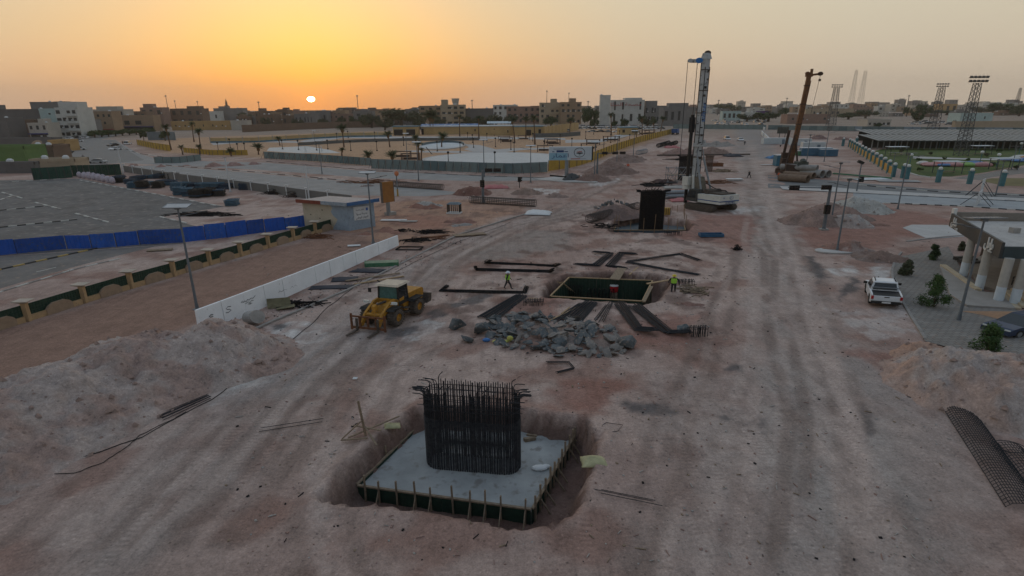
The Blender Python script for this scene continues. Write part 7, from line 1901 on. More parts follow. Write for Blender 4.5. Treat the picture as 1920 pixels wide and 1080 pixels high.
TEALP = [TEAL, TEAL, TEALD]
hoarding('teal hoarding run along the left half of the park edge', [(496, 297), (600, 303), (697, 311)], 20, 2.3, TEAL, True, 'park hoardings', mats=TEALP)
hoarding('teal hoarding run along the plaza with raking braces', [(697, 316), (800, 320), (900, 324), (960, 326), (1027, 323)], 22, 2.7, TEAL, True, 'park hoardings', mats=TEALP)
hoarding('short teal hoarding on the traffic island at left', [(291, 306), (335, 306), (378, 301)], 6, 2.0, TEAL, False, 'park hoardings', mats=TEALP)
YF = M('yellow_sheet', (.40, .255, .04), .7, .15, .4, spot=(.30, .2, .06), spot_amt=.4)
hoarding('yellow fence running from the billboard to the far road', [(1028, 321), (1075, 314), (1110, 303), (1150, 285), (1200, 267), (1240, 256), (1262, 250)], 44, 2.8, YF, False, 'yellow fences', 'yellow_fence', postw=.14, cat='fence')
hoarding('yellow fence curving along the left road', [(258, 272), (290, 279), (320, 284)], 12, 2.6, YF, False, 'yellow fences', 'yellow_fence', cat='fence')
hoarding('yellow fence among the palms at the left of the park', [(345, 286), (400, 291), (465, 291)], 16, 1.9, YF, False, 'yellow fences', 'yellow_fence', cat='fence')

# ------------------------------------------------------------------ palms
FROND = M('palm_frond', (.04, .075, .025), .8, .35, .5, col2=(.075, .10, .045)); DEADF = M('dead_palm_skirt', (.15, .095, .05), .95, .3, 1); PTRK = M('palm_trunk', (.12, .075, .05), .95, .3, 1.2)
def palm_crown(seed, n, droop, R):
    r = random.Random(seed); mb = MB()
    for i in range(n):
        a = 2 * math.pi * i / n + r.uniform(-.25, .25); el = r.uniform(-.35, 1.1); L_ = R * r.uniform(.8, 1.15)
        p = Vector((0, 0, 0)); d = Vector((math.cos(a) * math.cos(el), math.sin(a) * math.cos(el), math.sin(el))); s = Vector((-math.sin(a), math.cos(a), 0)); pts = []
        for k in range(6):
            pts.append((p.copy(), d.copy())); p = p + d * (L_ / 5); d = (d + Vector((0, 0, -droop * (.5 + k * .22)))).normalized()
        w = R * .19
        for k in range(5):
            for sd in (-1, 1):
                for q_ in range(2):
                    f = (k + q_ * .5) / 5
                    base = pts[k][0].lerp(pts[k + 1][0], q_ * .5); wid = w * math.sin(math.pi * min(1, .18 + f * .85)) * 1.6
                    tip = base + s * sd * wid + pts[k][1] * wid * .6 - Vector((0, 0, wid * .45))
                    nb = base + pts[k][1] * (L_ * .075)
                    mb.add([base, nb, tip], [(0, 1, 2)])
    return mb
PALMC = [palm_crown(i, 34, .13, 1.0).mesh('crown', FROND) for i in range(3)]
SKIRT = MB().lathe([(.10, -.75), (.26, -.45), (.22, -.1), (.1, .05)], 9).mesh('dead_skirt', DEADF)
palms = [(645, 276, 241, 20), (731, 276, 252, 17), (779, 269, 259, 16), (785, 303, 270, 16), (790, 303, 281, 11), (828, 277, 256, 20), (735, 307, 291, 22), (693, 304, 290, 20), (641, 292, 281, 12), (485, 290, 276, 20), (525, 273, 260, 11), (862, 256, 219, 11), (898, 258, 222, 12), (807, 252, 217, 26), (813, 252, 218, 26),
         (965, 267, 226, 16), (986, 259, 224, 15), (1003, 271, 222, 16), (1068, 250, 226, 15), (1146, 253, 216, 13), (1204, 253, 222, 16), (1226, 254, 229, 13), (1238, 253, 223, 13), (1193, 260, 247, 11), (321, 281, 239, 16), (378, 287, 247, 16), (364, 266, 233, 12), (343, 290, 276, 12), (375, 292, 275, 12), (434, 293, 284, 18)]
rank_ = {p: i for i, p in enumerate(sorted(palms))}
for p in palms:
    px, py, pt, w = p; g = G(px, py); H = height_at(g, pt); R_ = w * math.hypot(g.y, CAM_H) / FPX / 2 / WIDE * 1.4
    low = H < R_ * 1.3
    t = thing('palm_tree', f'{"stubby" if low else "tall" if H > 7 else "middling"} palm, {nth(rank_[p])} from the left of all park palms', 'palm', g, 0, 'palms in the park')
    lean = ((px * 7) % 11 - 5) * .02
    part(t, 'trunk', MB().tube((0, 0, 0), (lean * H * .3, 0, H * .5), .22 + .01 * H, 8, .17).tube((lean * H * .3, 0, H * .5), (lean * H, 0, H), .17, 8, .15), PTRK)
    part(t, 'crown', PALMC[px % 3], None, (lean * H, 0, H), (0, 0, px * .7), scale=(R_, R_, R_))
    part(t, 'dead_skirt', SKIRT, None, (lean * H, 0, H), scale=(R_ * .85, R_ * .85, min(H, R_ * 1.0)))

# ------------------------------------------------------------------ small park things
lp = [(530, 280), (560, 281), (594, 282), (615, 280), (658, 283), (707, 283), (632, 264), (653, 259), (703, 261), (757, 273), (820, 284), (877, 263), (863, 286), (888, 277), (841, 309), (928, 309), (913, 265), (886, 268), (929, 276), (958, 281), (964, 286), (999, 265), (1020, 283), (1072, 277), (1098, 261), (1113, 252), (1132, 280), (1145, 268), (1180, 268), (460, 287), (447, 288), (410, 285), (432, 277), (927, 254), (960, 251), (1161, 259), (1116, 297), (1050, 268)]
pm = thing('park_lamp', '', 'lamp post', (0, 0, 0), 0, 'dark lamp posts in the park')
part(pm, 'pole', MB().tube((0, 0, 0), (0, 0, 3.3), .1, 6, .07), SIG); part(pm, 'lantern', MB().lathe([(.1, 3.3), (.28, 3.45), (.3, 3.8), (.1, 4.0)], 7), SIG); part(pm, 'foot', MB().box((0, 0, .2), (.42, .42, .4)), SIG)
for i, p in enumerate(sorted(lp)):
    lab = f'dark lamp post, {nth(i)} from the left of those in the park'
    if i == 0: pm.location = G(*p); pm['label'] = lab
    else: copy_thing(pm, G(*p), 0, lab)
def pergola(i, px, py, w=4.2):
    t = thing('pergola_bench', f'dark bench under a timber frame, {nth(i)} from the left in the park', 'pergola', G(px, py), 0, 'pergola benches in the park')
    for x in (-w / 2, w / 2):
        for y in (-.9, .9): part(t, 'post', MB().box((x, y, 1.2), (.16, .16, 2.4)), PERG)
    part(t, 'top_rail', MB().box((0, -.9, 2.35), (w + .4, .14, .16)).box((0, .9, 2.35), (w + .4, .14, .16)), PERG)
    part(t, 'seat', MB().box((0, 0, .5), (w * .85, .6, .1)), PERG); part(t, 'backrest', MB().box((0, .32, .85), (w * .85, .08, .6)), PERG); part(t, 'table', MB().box((0, -.55, .75), (w * .5, .5, .08)), PERG)
PERG = M('dark_pergola_wood', (.075, .05, .042), .85, .25, 1)
for i, p in enumerate([(755, 297), (770, 302), (945, 265), (950, 268), (982, 263), (1022, 285), (1033, 270), (1038, 272), (1103, 281), (1112, 272), (1142, 265), (1150, 265), (1208, 253), (1218, 252)]): pergola(i, *p)
t = thing('goal_frame', 'pale steel goal frame on the court in the park', 'goal', G(588, 286), 0)
for x in (-2.4, 2.4): part(t, 'post', MB().tube((x, 0, 0), (x, 0, 2.4), .08, 6), WHITEP)
part(t, 'crossbar', MB().tube((-2.4, 0, 2.4), (2.4, 0, 2.4), .08, 6), WHITEP); part(t, 'back_stay', MB().tube((-2.4, 0, 2.4), (-2.4, 1.6, 0), .05, 5).tube((2.4, 0, 2.4), (2.4, 1.6, 0), .05, 5), WHITEP)
t = thing('fallen_pole', 'leaning dark pole stub beside the round plaza', 'pole', G(810, 289), 0)
part(t, 'pole', MB().tube((0, 0, 0), (-1.6, 0, 2.6), .12, 6), SIG); part(t, 'foot', MB().box((0, 0, .1), (.6, .6, .2)), OLDCONC)

# billboard by the yellow fence
g = G(1062, 337); z0, z1 = height_at(g, 300), height_at(g, 275)
t = thing('billboard', 'white and blue billboard with round emblem on a single post', 'billboard', g, 0, wide=1)
W_ = 78 * math.hypot(g.y, 10) / FPX; bx = (1068 - 1062) * g.y / FPX
part(t, 'post', MB().tube((0, 0, 0), (0, 0, z0 + .5), .45, 12), GREYST)
pn = part(t, 'panel', MB().box((bx, 0, (z0 + z1) / 2), (W_, 1.0, z1 - z0)), M('billboard_white', (.50, .56, .61), .6, .04))
part(t, 'end_face', MB().box((bx + W_ / 2 + .12, 0, (z0 + z1) / 2), (.3, 1.1, z1 - z0 + .1)), SIG)
BB = M('billboard_cyan', (.24, .42, .53), .6, .05); BN = M('billboard_navy', (.02, .05, .15), .6, .05); BR_ = M('billboard_red', (.35, .08, .06), .6, .05)
hz = z1 - z0; X0 = bx - W_ / 2
def on_bb(nm, x, z, w, h, mat, off=.505):
    o = part(pn, nm, MB().box((X0 + W_ * x, -off, z0 + hz * z), (W_ * w, .02, hz * h)), mat); o.matrix_basis = Matrix.Identity(4)
on_bb('cyan_field', .215, .28, .43, .54, BB)
on_bb('navy_bar', .26, .67, .17, .16, BN, .52); on_bb('navy_bar', .10, .64, .05, .06, BN, .52); on_bb('navy_bar', .40, .65, .08, .06, BN, .52); on_bb('thin_rule', .25, .84, .3, .03, BN, .52)
on_bb('caption', .62, .10, .22, .06, BR_, .52); on_bb('thin_rule', .8, .10, .14, .02, BN, .52)
o = part(pn, 'lettering', text_mesh(arabic('اعمار'), hz * .42, BN), BN); o.matrix_basis = Matrix.Translation((X0 + W_ * .27, -.53, z0 + hz * .34)) @ Matrix.Rotation(math.pi / 2, 4, 'X') @ Matrix.Diagonal((1.6, 1, 1, 1))
cx, cz = X0 + W_ * .71, z0 + hz * .57; rad_ = hz * .34
o = part(pn, 'emblem_ring', MB().path([(cx + math.cos(a) * rad_ * 1.2, -.53, cz + math.sin(a) * rad_) for a in np.linspace(0, 2 * math.pi, 33)], hz * .02, 5), SIG); o.matrix_basis = Matrix.Identity(4)
for nm, pts, mm in (('emblem_red', [(-.6, .15), (.45, .30), (.5, .12), (-.55, .02)], BR_), ('emblem_black', [(-.7, -.18), (-.3, .0), (.6, .0), (.75, -.18), (.1, -.32)], SIG), ('emblem_green', [(-.2, -.42), (.25, -.42), (.05, -.6)], M('emblem_dark_green', (.05, .12, .08), .6, .1))):
    m_ = MB().sheet([(cx + u * rad_ * 1.1, -.52, cz + w_ * rad_ * 1.1) for u, w_ in pts]); o = part(pn, nm, m_, mm); o.matrix_basis = Matrix.Identity(4)
structure('traffic_island', MB().prism([(p.x, p.y) for p in xy([(1002, 337), (1060, 330), (1118, 331), (1131, 334), (1118, 343), (1060, 342)])], 0, .18), PALEC)
limp('dark grey fuel tank lump at the billboard foot', 1071, 338, 4.6, 2.6, M('dark_grey_tank', (.07, .075, .08), .7, .2), 30, 'fuel_bladder', 'tank', 2.2)
plank('bent dark steel beam across the billboard island', (1031, 329), (1110, 336), .3, .3, (1.2, .3), BLACKSTEEL, None, 'steel_beam', 'beam')

# ------------------------------------------------------------------ park buildings
def hut(label, x0, x1, yb, yt, dep, mat, roof, openings=(), name='park_pavilion', roof_over=.4, group='low ochre park buildings'):
    a, b = G(x0, yb), G(x1, yb); c = (a + b) / 2; H = height_at(c, yt); W = b.x - a.x
    t = thing(name, label, 'pavilion', c, 0, group, wide=1)
    wl_ = part(t, 'wall', MB().box((0, dep / 2, H / 2), (W, dep, H)), mat)
    part(t, 'roof', MB().box((0, dep / 2, H + .25), (W + roof_over * 2, dep + roof_over * 2, .5)), roof)
    for (u, w, z0_, z1_) in openings:
        o = part(t, 'doorway' if z0_ == 0 else 'window', MB().box((-W / 2 + u * W, -.02, H * (z0_ + z1_) / 2), (w * W, .12, H * (z1_ - z0_))), DARKO)
        part(o, 'frame', MB().box((-W / 2 + u * W, -.06, H * z1_ + .08), (w * W + .3, .14, .16)), roof).matrix_basis = Matrix.Identity(4)
DARKO = M('dark_opening', (.025, .02, .018), .6, .2); RBL = M('roof_teal_blue', (.10, .19, .24), .7, .12, .3)
hut('ochre entrance hut with teal roof and dark glazed doors', 738, 783, 254, 238, 8, YW, RBL, ((.22, .36, 0, .7), (.72, .36, 0, .7)))
hut('long ochre hall behind the pool', 792, 898, 252, 238, 12, YW, M('pale_sheet_roof', (.36, .42, .48), .6, .1, .3), ((.02, .04, 0, .8), (.93, .02, .4, .7)))
hut('ochre hall with white roof right of the long one', 898, 962, 254, 237, 12, YW, CW1, ((.85, .03, .3, .6),))
hut('small ochre hall with teal roof and door by the tall palms', 962, 1021, 254, 238, 10, YW, RBL, ((.85, .08, 0, .7), (.5, .15, 0, .65)))
hut('ochre gatehouse with teal roof near the car park', 1161, 1196, 253, 240, 8, YW, RBL, ((.22, .14, .35, .75), (.75, .14, .35, .75)))
for lab, x0, x1, yb, yt, mt in (('bright blue market awning behind the long ochre hall', 785, 895, 249, 234, M('awning_blue', (.05, .13, .30), .6, .2, .15, spot=(.4, .45, .5), spot_amt=.48)), ('pale blue canvas roof behind the white hall', 912, 960, 248, 229, M('canvas_pale_blue', (.42, .50, .55), .7, .06))):
    a, b = G(x0, yb), G(x1, yb); c = (a + b) / 2; H = height_at(c, yt); t = thing('market_awning', lab, 'awning', c + Vector((0, 14, 0)), 0, wide=1)
    n = 7; W = b.x - a.x
    for k in range(n): part(t, 'awning_strip', MB().hexa([(-W / 2 + W * k / n, -2, H - 1.2), (-W / 2 + W * (k + .98) / n, -2, H - 1.2), (-W / 2 + W * (k + .98) / n, 4, H), (-W / 2 + W * k / n, 4, H)] + [(-W / 2 + W * k / n, -2, H - 1.1), (-W / 2 + W * (k + .98) / n, -2, H - 1.1), (-W / 2 + W * (k + .98) / n, 4, H + .1), (-W / 2 + W * k / n, 4, H + .1)]), mt)
    for k in range(n + 1): part(t, 'post', MB().box((-W / 2 + W * k / n, 1, (H - 1) / 2), (.2, .2, H - 1)), HPOST)
t = thing('dump_truck', 'blue tipper truck parked at the yellow fence end', 'truck', G(1266, 252), -.35)
tb2 = M('truck_blue', (.03, .09, .26), .6, .2, .6)
part(t, 'tipper_body', MB().hexa([(-1.25, -3.2, 1.1), (1.25, -3.2, 1.1), (1.25, 1.2, 1.1), (-1.25, 1.2, 1.1), (-1.3, -3.6, 3.2), (1.3, -3.6, 3.2), (1.3, 1.4, 3.0), (-1.3, 1.4, 3.0)]), tb2)
part(t, 'cab', MB().hexa([(-1.2, 1.6, .7), (1.2, 1.6, .7), (1.2, 3.4, .7), (-1.2, 3.4, .7), (-1.15, 1.7, 3.0), (1.15, 1.7, 3.0), (1.15, 3.1, 3.0), (-1.15, 3.1, 3.0)]), tb2)
for s in (-1, 1):
    for y in (2.5, -1.2, -2.4): wheel(t, (s * 1.0, y, .52), .52, .35, GREYST, BLACKP, 0, .55, s)

# ------------------------------------------------------------------ town
WALLC = {'tan': (.29, .205, .14), 'brown': (.17, .115, .085), 'dark': (.13, .125, .125), 'grey': (.18, .175, .175), 'white': (.48, .48, .46), 'mint': (.36, .46, .46), 'cream': (.36, .29, .21), 'rose': (.25, .165, .135), 'ochre': (.40, .26, .12), 'green': (.12, .19, .07), 'pale': (.40, .37, .33)}
WM = {k: M('render_' + k, c, .92, .10, .25, spot=tuple(v_ * .8 for v_ in c), spot_amt=.4) for k, c in WALLC.items()}
WGL = M('town_window', (.035, .038, .042), .35, .3, .3)
UNIT = MB().box((0, 0, 0), (1, 1, 1)).mesh('window', WGL)
UNIT_W = MB().box((0, 0, 0), (1, 1, 1)).mesh('air_conditioner', WHITEP)
TANK = MB().lathe([(.6, 0), (.62, .9), (.3, 1.2)], 8).mesh('water_tank', WHITEP)
def bldg(label, x0, x1, yb, yt, dep, col, fl=0, nw=0, side=None, top=None, balc=0, group=None, name='town_building', rz=0.0, win=(.5, .5), shop=None):
    a, b = G(x0, yb), G(x1, yb); c = (a + b) / 2; H = height_at(c, yt); W = (b.x - a.x) / max(.5, math.cos(rz))
    t = thing(name, label, 'building', c, rz, group, wide=1)
    part(t, 'wall', MB().box((0, dep / 2, H / 2), (W, dep, H)), WM[col])
    part(t, 'parapet', MB().box((0, .15, H + .35), (W + .2, .5, .9)).box((0, dep - .15, H + .35), (W + .2, .5, .9)).box((-W / 2 + .15, dep / 2, H + .35), (.5, dep, .85)).box((W / 2 - .15, dep / 2, H + .35), (.5, dep, .85)), WM[col])
    part(t, 'roof', MB().box((0, dep / 2, H + .03), (W - .5, dep - .6, .08)), OLDCONC)
    if side: part(t, 'side_wall', MB().box(((W / 2 + .1) * side[0], dep / 2, H / 2), (.2, dep - .2, H - .2)), WM[side[1]])
    for f in range(fl):
        z = H * (f + .58) / fl
        for k in range(nw):
            x = -W / 2 + W * (k + .5) / nw
            if RNG.random() < .12: continue
            part(t, 'window', UNIT, None, (x + RNG.uniform(-.05, .05) * W / nw, -.03, z), None, scale=(W / nw * win[0] * RNG.uniform(.7, 1.15), .16, H / fl * win[1] * RNG.uniform(.8, 1.1)))
            if RNG.random() < .25: part(t, 'air_conditioner', UNIT_W, None, (x + W / nw * .38, -.3, z - H / fl * .1), None, scale=(.9, .6, .7))
        if balc and f: part(t, 'balcony', MB().box((W * .22, -.6, z - H / fl * .45), (W * .5, 1.2, .9)), WM['cream' if col != 'white' else 'white'])
    if top: part(t, 'roof_room', MB().box((W * top[0], dep * .5, H + top[2] / 2), (W * top[1], dep * .6, top[2])), WM[col])
    if shop: part(t, 'awning', MB().box((0, -.9, 3.4), (W * .95, 1.8, .5)), shop); part(t, 'shopfront', MB().box((0, -.05, 1.6), (W * .9, .2, 3.0)), WGL)
    for k in range(RNG.randrange(3) if W > 8 else 0): part(t, 'water_tank', TANK, None, (RNG.uniform(-.4, .4) * W, dep * RNG.uniform(.3, .7), H), scale=(1.5, 1.2, 1.3))
    return t
BLS = M('shop_blue', (.02, .03, .16), .6, .2); RDS = M('shop_red', (.3, .08, .07), .6, .2)
for a in (('near-black windowless block at the far left edge', -70, 17, 264, 224, 12, 'dark'), ('wide dark grey block behind the far left corner', -40, 92, 256, 207, 14, 'dark', 0, 0, None, (-.3, .25, 3.5)), ('brown rendered block with pale parapet at far left', 18, 68, 259, 227, 10, 'brown'),
          ('white shop house with blue shopfront awning', 61, 92, 262, 233, 10, 'pale', 2, 3, None, (.1, .3, 3), 0, None, 'town_building', 0, (.45, .5), BLS), ('mint side of the four-storey white block', 88, 119, 258, 206, 16, 'mint', 3, 1, None, None, 0, None, 'town_building', 0, (.14, .16)),
          ('four-storey white block with balconies at the left road', 118, 153, 259, 204, 14, 'white', 4, 4, None, (0, .9, 4), 1, None, 'town_building', 0, (.7, .45)), ('pale grey penthouse block crowning the left street', 76, 140, 250, 193, 8, 'grey', 0, 0, None, (.2, .3, 1)),
          ('brown block right of the white balcony block', 152, 182, 250, 212, 12, 'brown', 2, 2), ('low grey block with garage front', 153, 178, 255, 227, 8, 'grey'), ('tan shop row with red awning', 170, 214, 252, 211, 10, 'tan', 3, 5, None, None, 0, None, 'town_building', 0, (.4, .4), RDS), ('white grey apartment block at the road bend', 187, 236, 246, 207, 12, 'pale', 3, 4, None, (-.1, .7, 3)),
          ('grey brown row at the end of the left road', 232, 276, 240, 211, 12, 'brown', 2, 4), ('tan shop block with dark shopfront at road end', 236, 288, 246, 218, 10, 'tan', 1, 3, None, None, 0, None, 'town_building', 0, (.5, .3), BLS), ('brown block with roof rooms behind the left palms', 272, 307, 238, 203, 12, 'rose', 2, 3, None, (-.2, .4, 4)), ('large brown block below the leftmost aerials', 328, 379, 236, 205, 14, 'brown', 2, 4, None, (.2, .4, 3)),
          ('small white house with three dark windows', 361, 410, 230, 210, 10, 'white', 1, 4, None, None, 0, None, 'town_building', 0, (.3, .35)), ('blank grey block under the minaret', 408, 455, 229, 204, 12, 'grey', 0, 0, None, (-.2, .3, 3)), ('long ochre hall in front of the small white house', 330, 438, 244, 229, 10, 'ochre', 1, 7, None, None, 0, None, 'town_building', 0, (.12, .25)), ('pale shed at the end of the ochre hall', 436, 464, 244, 228, 8, 'pale'),
          ('light green shop at the left edge beside the car park', -60, 48, 312, 279, 9, 'green', 0, 0), ('low brown-roofed shop beside the green one', 40, 102, 303, 277, 8, 'brown', 1, 3, None, None, 0, None, 'town_building', 0, (.5, .5)), ('ochre curved-front shop behind the brown roof', 96, 124, 284, 266, 8, 'ochre', 1, 2), ('long low dark wall block behind the green shop', 4, 96, 276, 262, 6, 'dark'), ('low cream roof shed behind the green fence', 62, 140, 318, 303, 6, 'cream'), ('dark low wall of bins left of the green fence', -40, 64, 325, 309, 2, 'dark'),
          ('four-storey tan apartment block with balconies behind palms', 788, 830, 236, 200, 14, 'tan', 4, 3, None, None, 0, None, 'town_building', 0, (.45, .5)), ('balcony half of the tan apartment block with roof palms', 828, 872, 236, 198, 14, 'cream', 4, 4, None, (-.35, .25, 5), 1, None, 'town_building', 0, (.7, .5)), ('dark grey annexe right of the tan apartments', 872, 925, 235, 205, 12, 'dark'), ('white block with maroon stripes', 925, 971, 228, 198, 12, 'white', 3, 5), ('long brown block behind the tall park palms', 950, 1014, 232, 201, 12, 'rose', 3, 6), ('tan apartment block with dark balconies at centre', 1012, 1050, 233, 194, 14, 'cream', 4, 4, None, (.2, .3, 4), 1), ('rose tan apartment block at centre right half', 1050, 1090, 233, 193, 14, 'tan', 4, 4, None, (.1, .3, 4)),
          ('pale tower slab of the white clinic', 1124, 1143, 235, 180, 6, 'white', 0, 0), ('white clinic block with red sign and tall windows', 1142, 1208, 233, 189, 18, 'white', 2, 4, None, (.2, .5, 2.5), 0, None, 'town_building', 0, (.28, .7)), ('grey colonnaded block right of the clinic', 1207, 1252, 232, 200, 14, 'grey', 2, 8, None, (-.2, .5, 5), 0, None, 'town_building', 0, (.6, .6)), ('long grey hall between clinic and rig mast', 1240, 1304, 236, 203, 14, 'grey', 1, 5, None, (0, .6, 4)),
          ('pale shed with white roof on the right plain', 1622, 1672, 240, 226, 12, 'pale', 1, 5, None, None, 0, None, 'town_building', 0, (.5, .3)), ('long blue and white shed beyond the lawn', 1792, 1866, 230, 214, 14, 'mint', 1, 2, None, None, 0, None, 'town_building', 0, (.1, .3)), ('long tan wall beyond the canopies', 1770, 2050, 239, 229, 3, 'cream'), ('brick red low house right of the rusty mast', 1470, 1560, 232, 216, 12, 'rose', 1, 4, None, None, 0, None, 'town_building', 0, (.2, .3)), ('long cream hall beyond the brick red house', 1500, 1610, 220, 205, 14, 'cream', 1, 8, None, None, 0, None, 'town_building', 0, (.3, .3)), ('mint kiosk row beyond the far hoarding', 1352, 1390, 226, 210, 8, 'mint', 1, 4), ('low pale shop row right of the mint kiosks', 1392, 1424, 227, 212, 8, 'white', 1, 4), ('tan house pair beyond the right trees', 1752, 1800, 212, 196, 14, 'ochre', 1, 3)):
    bldg(*a)
# clinic lettering and emblem
g = G(1175, 233); H = height_at(g, 193); t = thing('clinic_sign', 'red lettering along the top of the white clinic', 'sign', (g.x - 3, g.y - .6, H), 0, wide=1)
part(t, 'lettering', text_mesh(arabic('مصحة السلام'), 3.8, M('sign_red', (.35, .05, .06), .6, .1)), None, (0, 0, -1.2), (math.pi / 2, 0, 0), scale=(1.5, 1, 1))
# green screens and stall at the car park corner
hoarding('green corrugated fence box at the car park corner', [(64, 338), (100, 336), (137, 333)], 5, 3.0, M('dark_green_sheet', (.012, .06, .045), .6, .2, .5), False, 'green fences', 'green_fence', cat='fence')
hoarding('dark green lattice fence along the bulk bags', [(137, 331), (185, 330), (229, 328)], 8, 2.9, M('green_lattice_sheet', (.012, .045, .032), .7, .4, 2, spot=(.06, .10, .08), spot_amt=.42), False, 'green fences', 'green_fence', cat='fence')
t = thing('satellite_dish', 'large tan satellite dish on the brown-roofed shop', 'dish', G(66, 300) + Vector((0, 3, height_at(G(66, 300), 275) - .2)), 0)
part(t, 'bowl', MB().lathe([(.05, 0), (.9, .2), (1.4, .6)], 14), WM['tan'], (0, 0, .8), (.9, 0, 0)); part(t, 'mast', MB().tube((0, 0, 0), (0, 0, 1), .1, 6), HPOST)
# minaret
g = G(429, 224); H = height_at(g, 185); t = thing('minaret', 'small pointed minaret with white base left of the sunset', 'minaret', g, 0)
w_ = H * .055
part(t, 'dome_base', MB().lathe([(w_ * 3.2, 0), (w_ * 3.2, H * .42), (w_ * 2.4, H * .5)], 12), WHITEP); part(t, 'shaft', MB().lathe([(w_ * .8, H * .4), (w_ * .8, H * .66)], 10), WM['grey']); part(t, 'gallery', MB().lathe([(w_ * 1.5, H * .63), (w_ * 1.5, H * .68)], 10), WM['brown']); part(t, 'spire', MB().lathe([(w_ * .85, H * .68), (w_ * .75, H * .8), (.05, H)], 10), WM['brown'])
# far rows of low houses
def row(phrase, x0, x1, base, hts, cols, n, seed, wpx, group):
    r = random.Random(seed); xs = sorted(x0 + (x1 - x0) * (i + r.uniform(.1, .9)) / n for i in range(n))
    for i, x in enumerate(xs):
        w = r.uniform(*wpx); yb = base + r.uniform(-1.5, 1.5) - (x - 960) * .0087
        bldg(f'{nth(i)} from the left of the {phrase}', x - w / 2, x + w / 2, yb, yb - r.uniform(*hts), r.uniform(10, 18), r.choice(cols), r.choice((1, 2, 2)), r.choice((2, 3, 4)), None, (r.uniform(-.3, .3), .35, r.uniform(2, 3.5)) if r.random() < .6 else None, 0, group, 'far_house', 0, (.35, .4))
row('brown flat houses under the setting sun', 455, 790, 233, (17, 30), ['brown', 'rose', 'tan', 'brown', 'grey'], 24, 1, (18, 34), 'houses under the sun')
row('hazy brown houses behind the left street', 215, 800, 221, (9, 20), ['brown', 'rose', 'brown', 'tan'], 27, 2, (18, 40), 'second row of houses')
row('distant dusk houses on the centre skyline', 780, 1300, 217, (9, 17), ['tan', 'grey', 'rose', 'pale'], 25, 3, (18, 36), 'centre skyline houses')
row('pale hazy houses along the right skyline', 1300, 1930, 216, (8, 15), ['pale', 'grey', 'tan', 'white', 'rose'], 36, 4, (16, 38), 'right skyline houses')
row('farthest grey blocks on the right horizon', 1320, 1930, 210, (9, 16), ['grey', 'pale', 'grey'], 24, 5, (20, 40), 'right horizon blocks')
row('low sheds on the plain beyond the canopies', 1590, 1930, 225, (4, 8), ['pale', 'grey', 'tan', 'brown'], 9, 6, (18, 40), 'sheds on the right plain')
wall_run('long brown block wall across the rubble plot', [(455, 248), (560, 243), (640, 240), (735, 238)], 14, 5, WM['brown'], th=.6)
# trees of the town
for i, (px, py, pt, w, k) in enumerate(sorted(((752, 240, 199, 70, 2), (697, 240, 210, 42, 2), (722, 244, 222, 34, 2), (668, 238, 216, 24, 0), (462, 234, 208, 26, 2), (930, 236, 212, 30, 2), (958, 236, 211, 34, 2), (1033, 238, 214, 36, 0), (1107, 236, 196, 38, 0), (1115, 240, 220, 20, 0), (1152, 240, 223, 15, 0), (1171, 240, 220, 18, 0), (1213, 240, 216, 30, 2), (1350, 212, 192, 26, 0), (1372, 212, 194, 30, 0), (1440, 228, 207, 50, 0), (1470, 219, 198, 24, 0), (1590, 224, 208, 44, 0), (1622, 222, 204, 40, 0), (1699, 219, 198, 16, 0), (1728, 222, 192, 28, 0), (1718, 232, 206, 24, 0), (1775, 216, 205, 60, 0), (1838, 214, 198, 40, 2), (1880, 216, 190, 60, 0), (1910, 218, 194, 36, 0), (1645, 240, 228, 22, 0), (1545, 228, 218, 14, 0), (310, 264, 241, 20, 0), (270, 264, 241, 14, 0), (1400, 228, 212, 40, 0), (560, 238, 222, 24, 2), (608, 239, 220, 26, 2), (640, 239, 215, 22, 2), (788, 243, 212, 30, 2), (822, 245, 216, 36, 2), (500, 240, 218, 20, 2), (880, 240, 216, 24, 2), (905, 242, 214, 26, 2)))):
    tree(f'dark hazy tree, {nth(i)} from the left along the town edge', px, py, pt, w, k, None, 'tree', 'broadleaf_tree', 'trees along the town')
for i in range(9): tree(f'street tree, {nth(i)} from the left along the left road', 178 + i * 13, 258 - i * .9, 243 - i * .5, 24, 1, None, 'tree', 'street_tree', 'street trees on the left road')
# thin aerials on the skyline
for i, (px, yb, yt) in enumerate(((318, 212, 178), (333, 212, 188), (375, 212, 189), (489, 216, 190), (673, 212, 178), (886, 214, 187), (1025, 205, 169), (1066, 204, 173), (1102, 212, 189), (1345, 208, 187), (1472, 205, 183), (1698, 205, 178))):
    g = G(px, yb + 8); H = height_at(g, yt); t = thing('aerial_mast', f'thin aerial mast, {nth(i)} from the left on the skyline', 'aerial', g, 0, 'thin aerials')
    part(t, 'mast', MB().tube((0, 0, 0), (0, 0, H), .6, 5, .3), MASTM); part(t, 'head', MB().box((0, 0, H * .95), (2.2, 1.2, H * .05)), WM['pale'])
g = G(851, 226); H = height_at(g, 184); t = thing('water_tower', 'flared water tower above the tan apartments', 'water tower', g + Vector((0, 30, 0)), 0)
part(t, 'stem', MB().lathe([(1.6, 0), (1.4, H * .7)], 10), WM['pale']); part(t, 'tank', MB().lathe([(1.8, H * .68), (2.6, H * .72), (3.6, H), (3.4, H)], 14), WM['pale'])

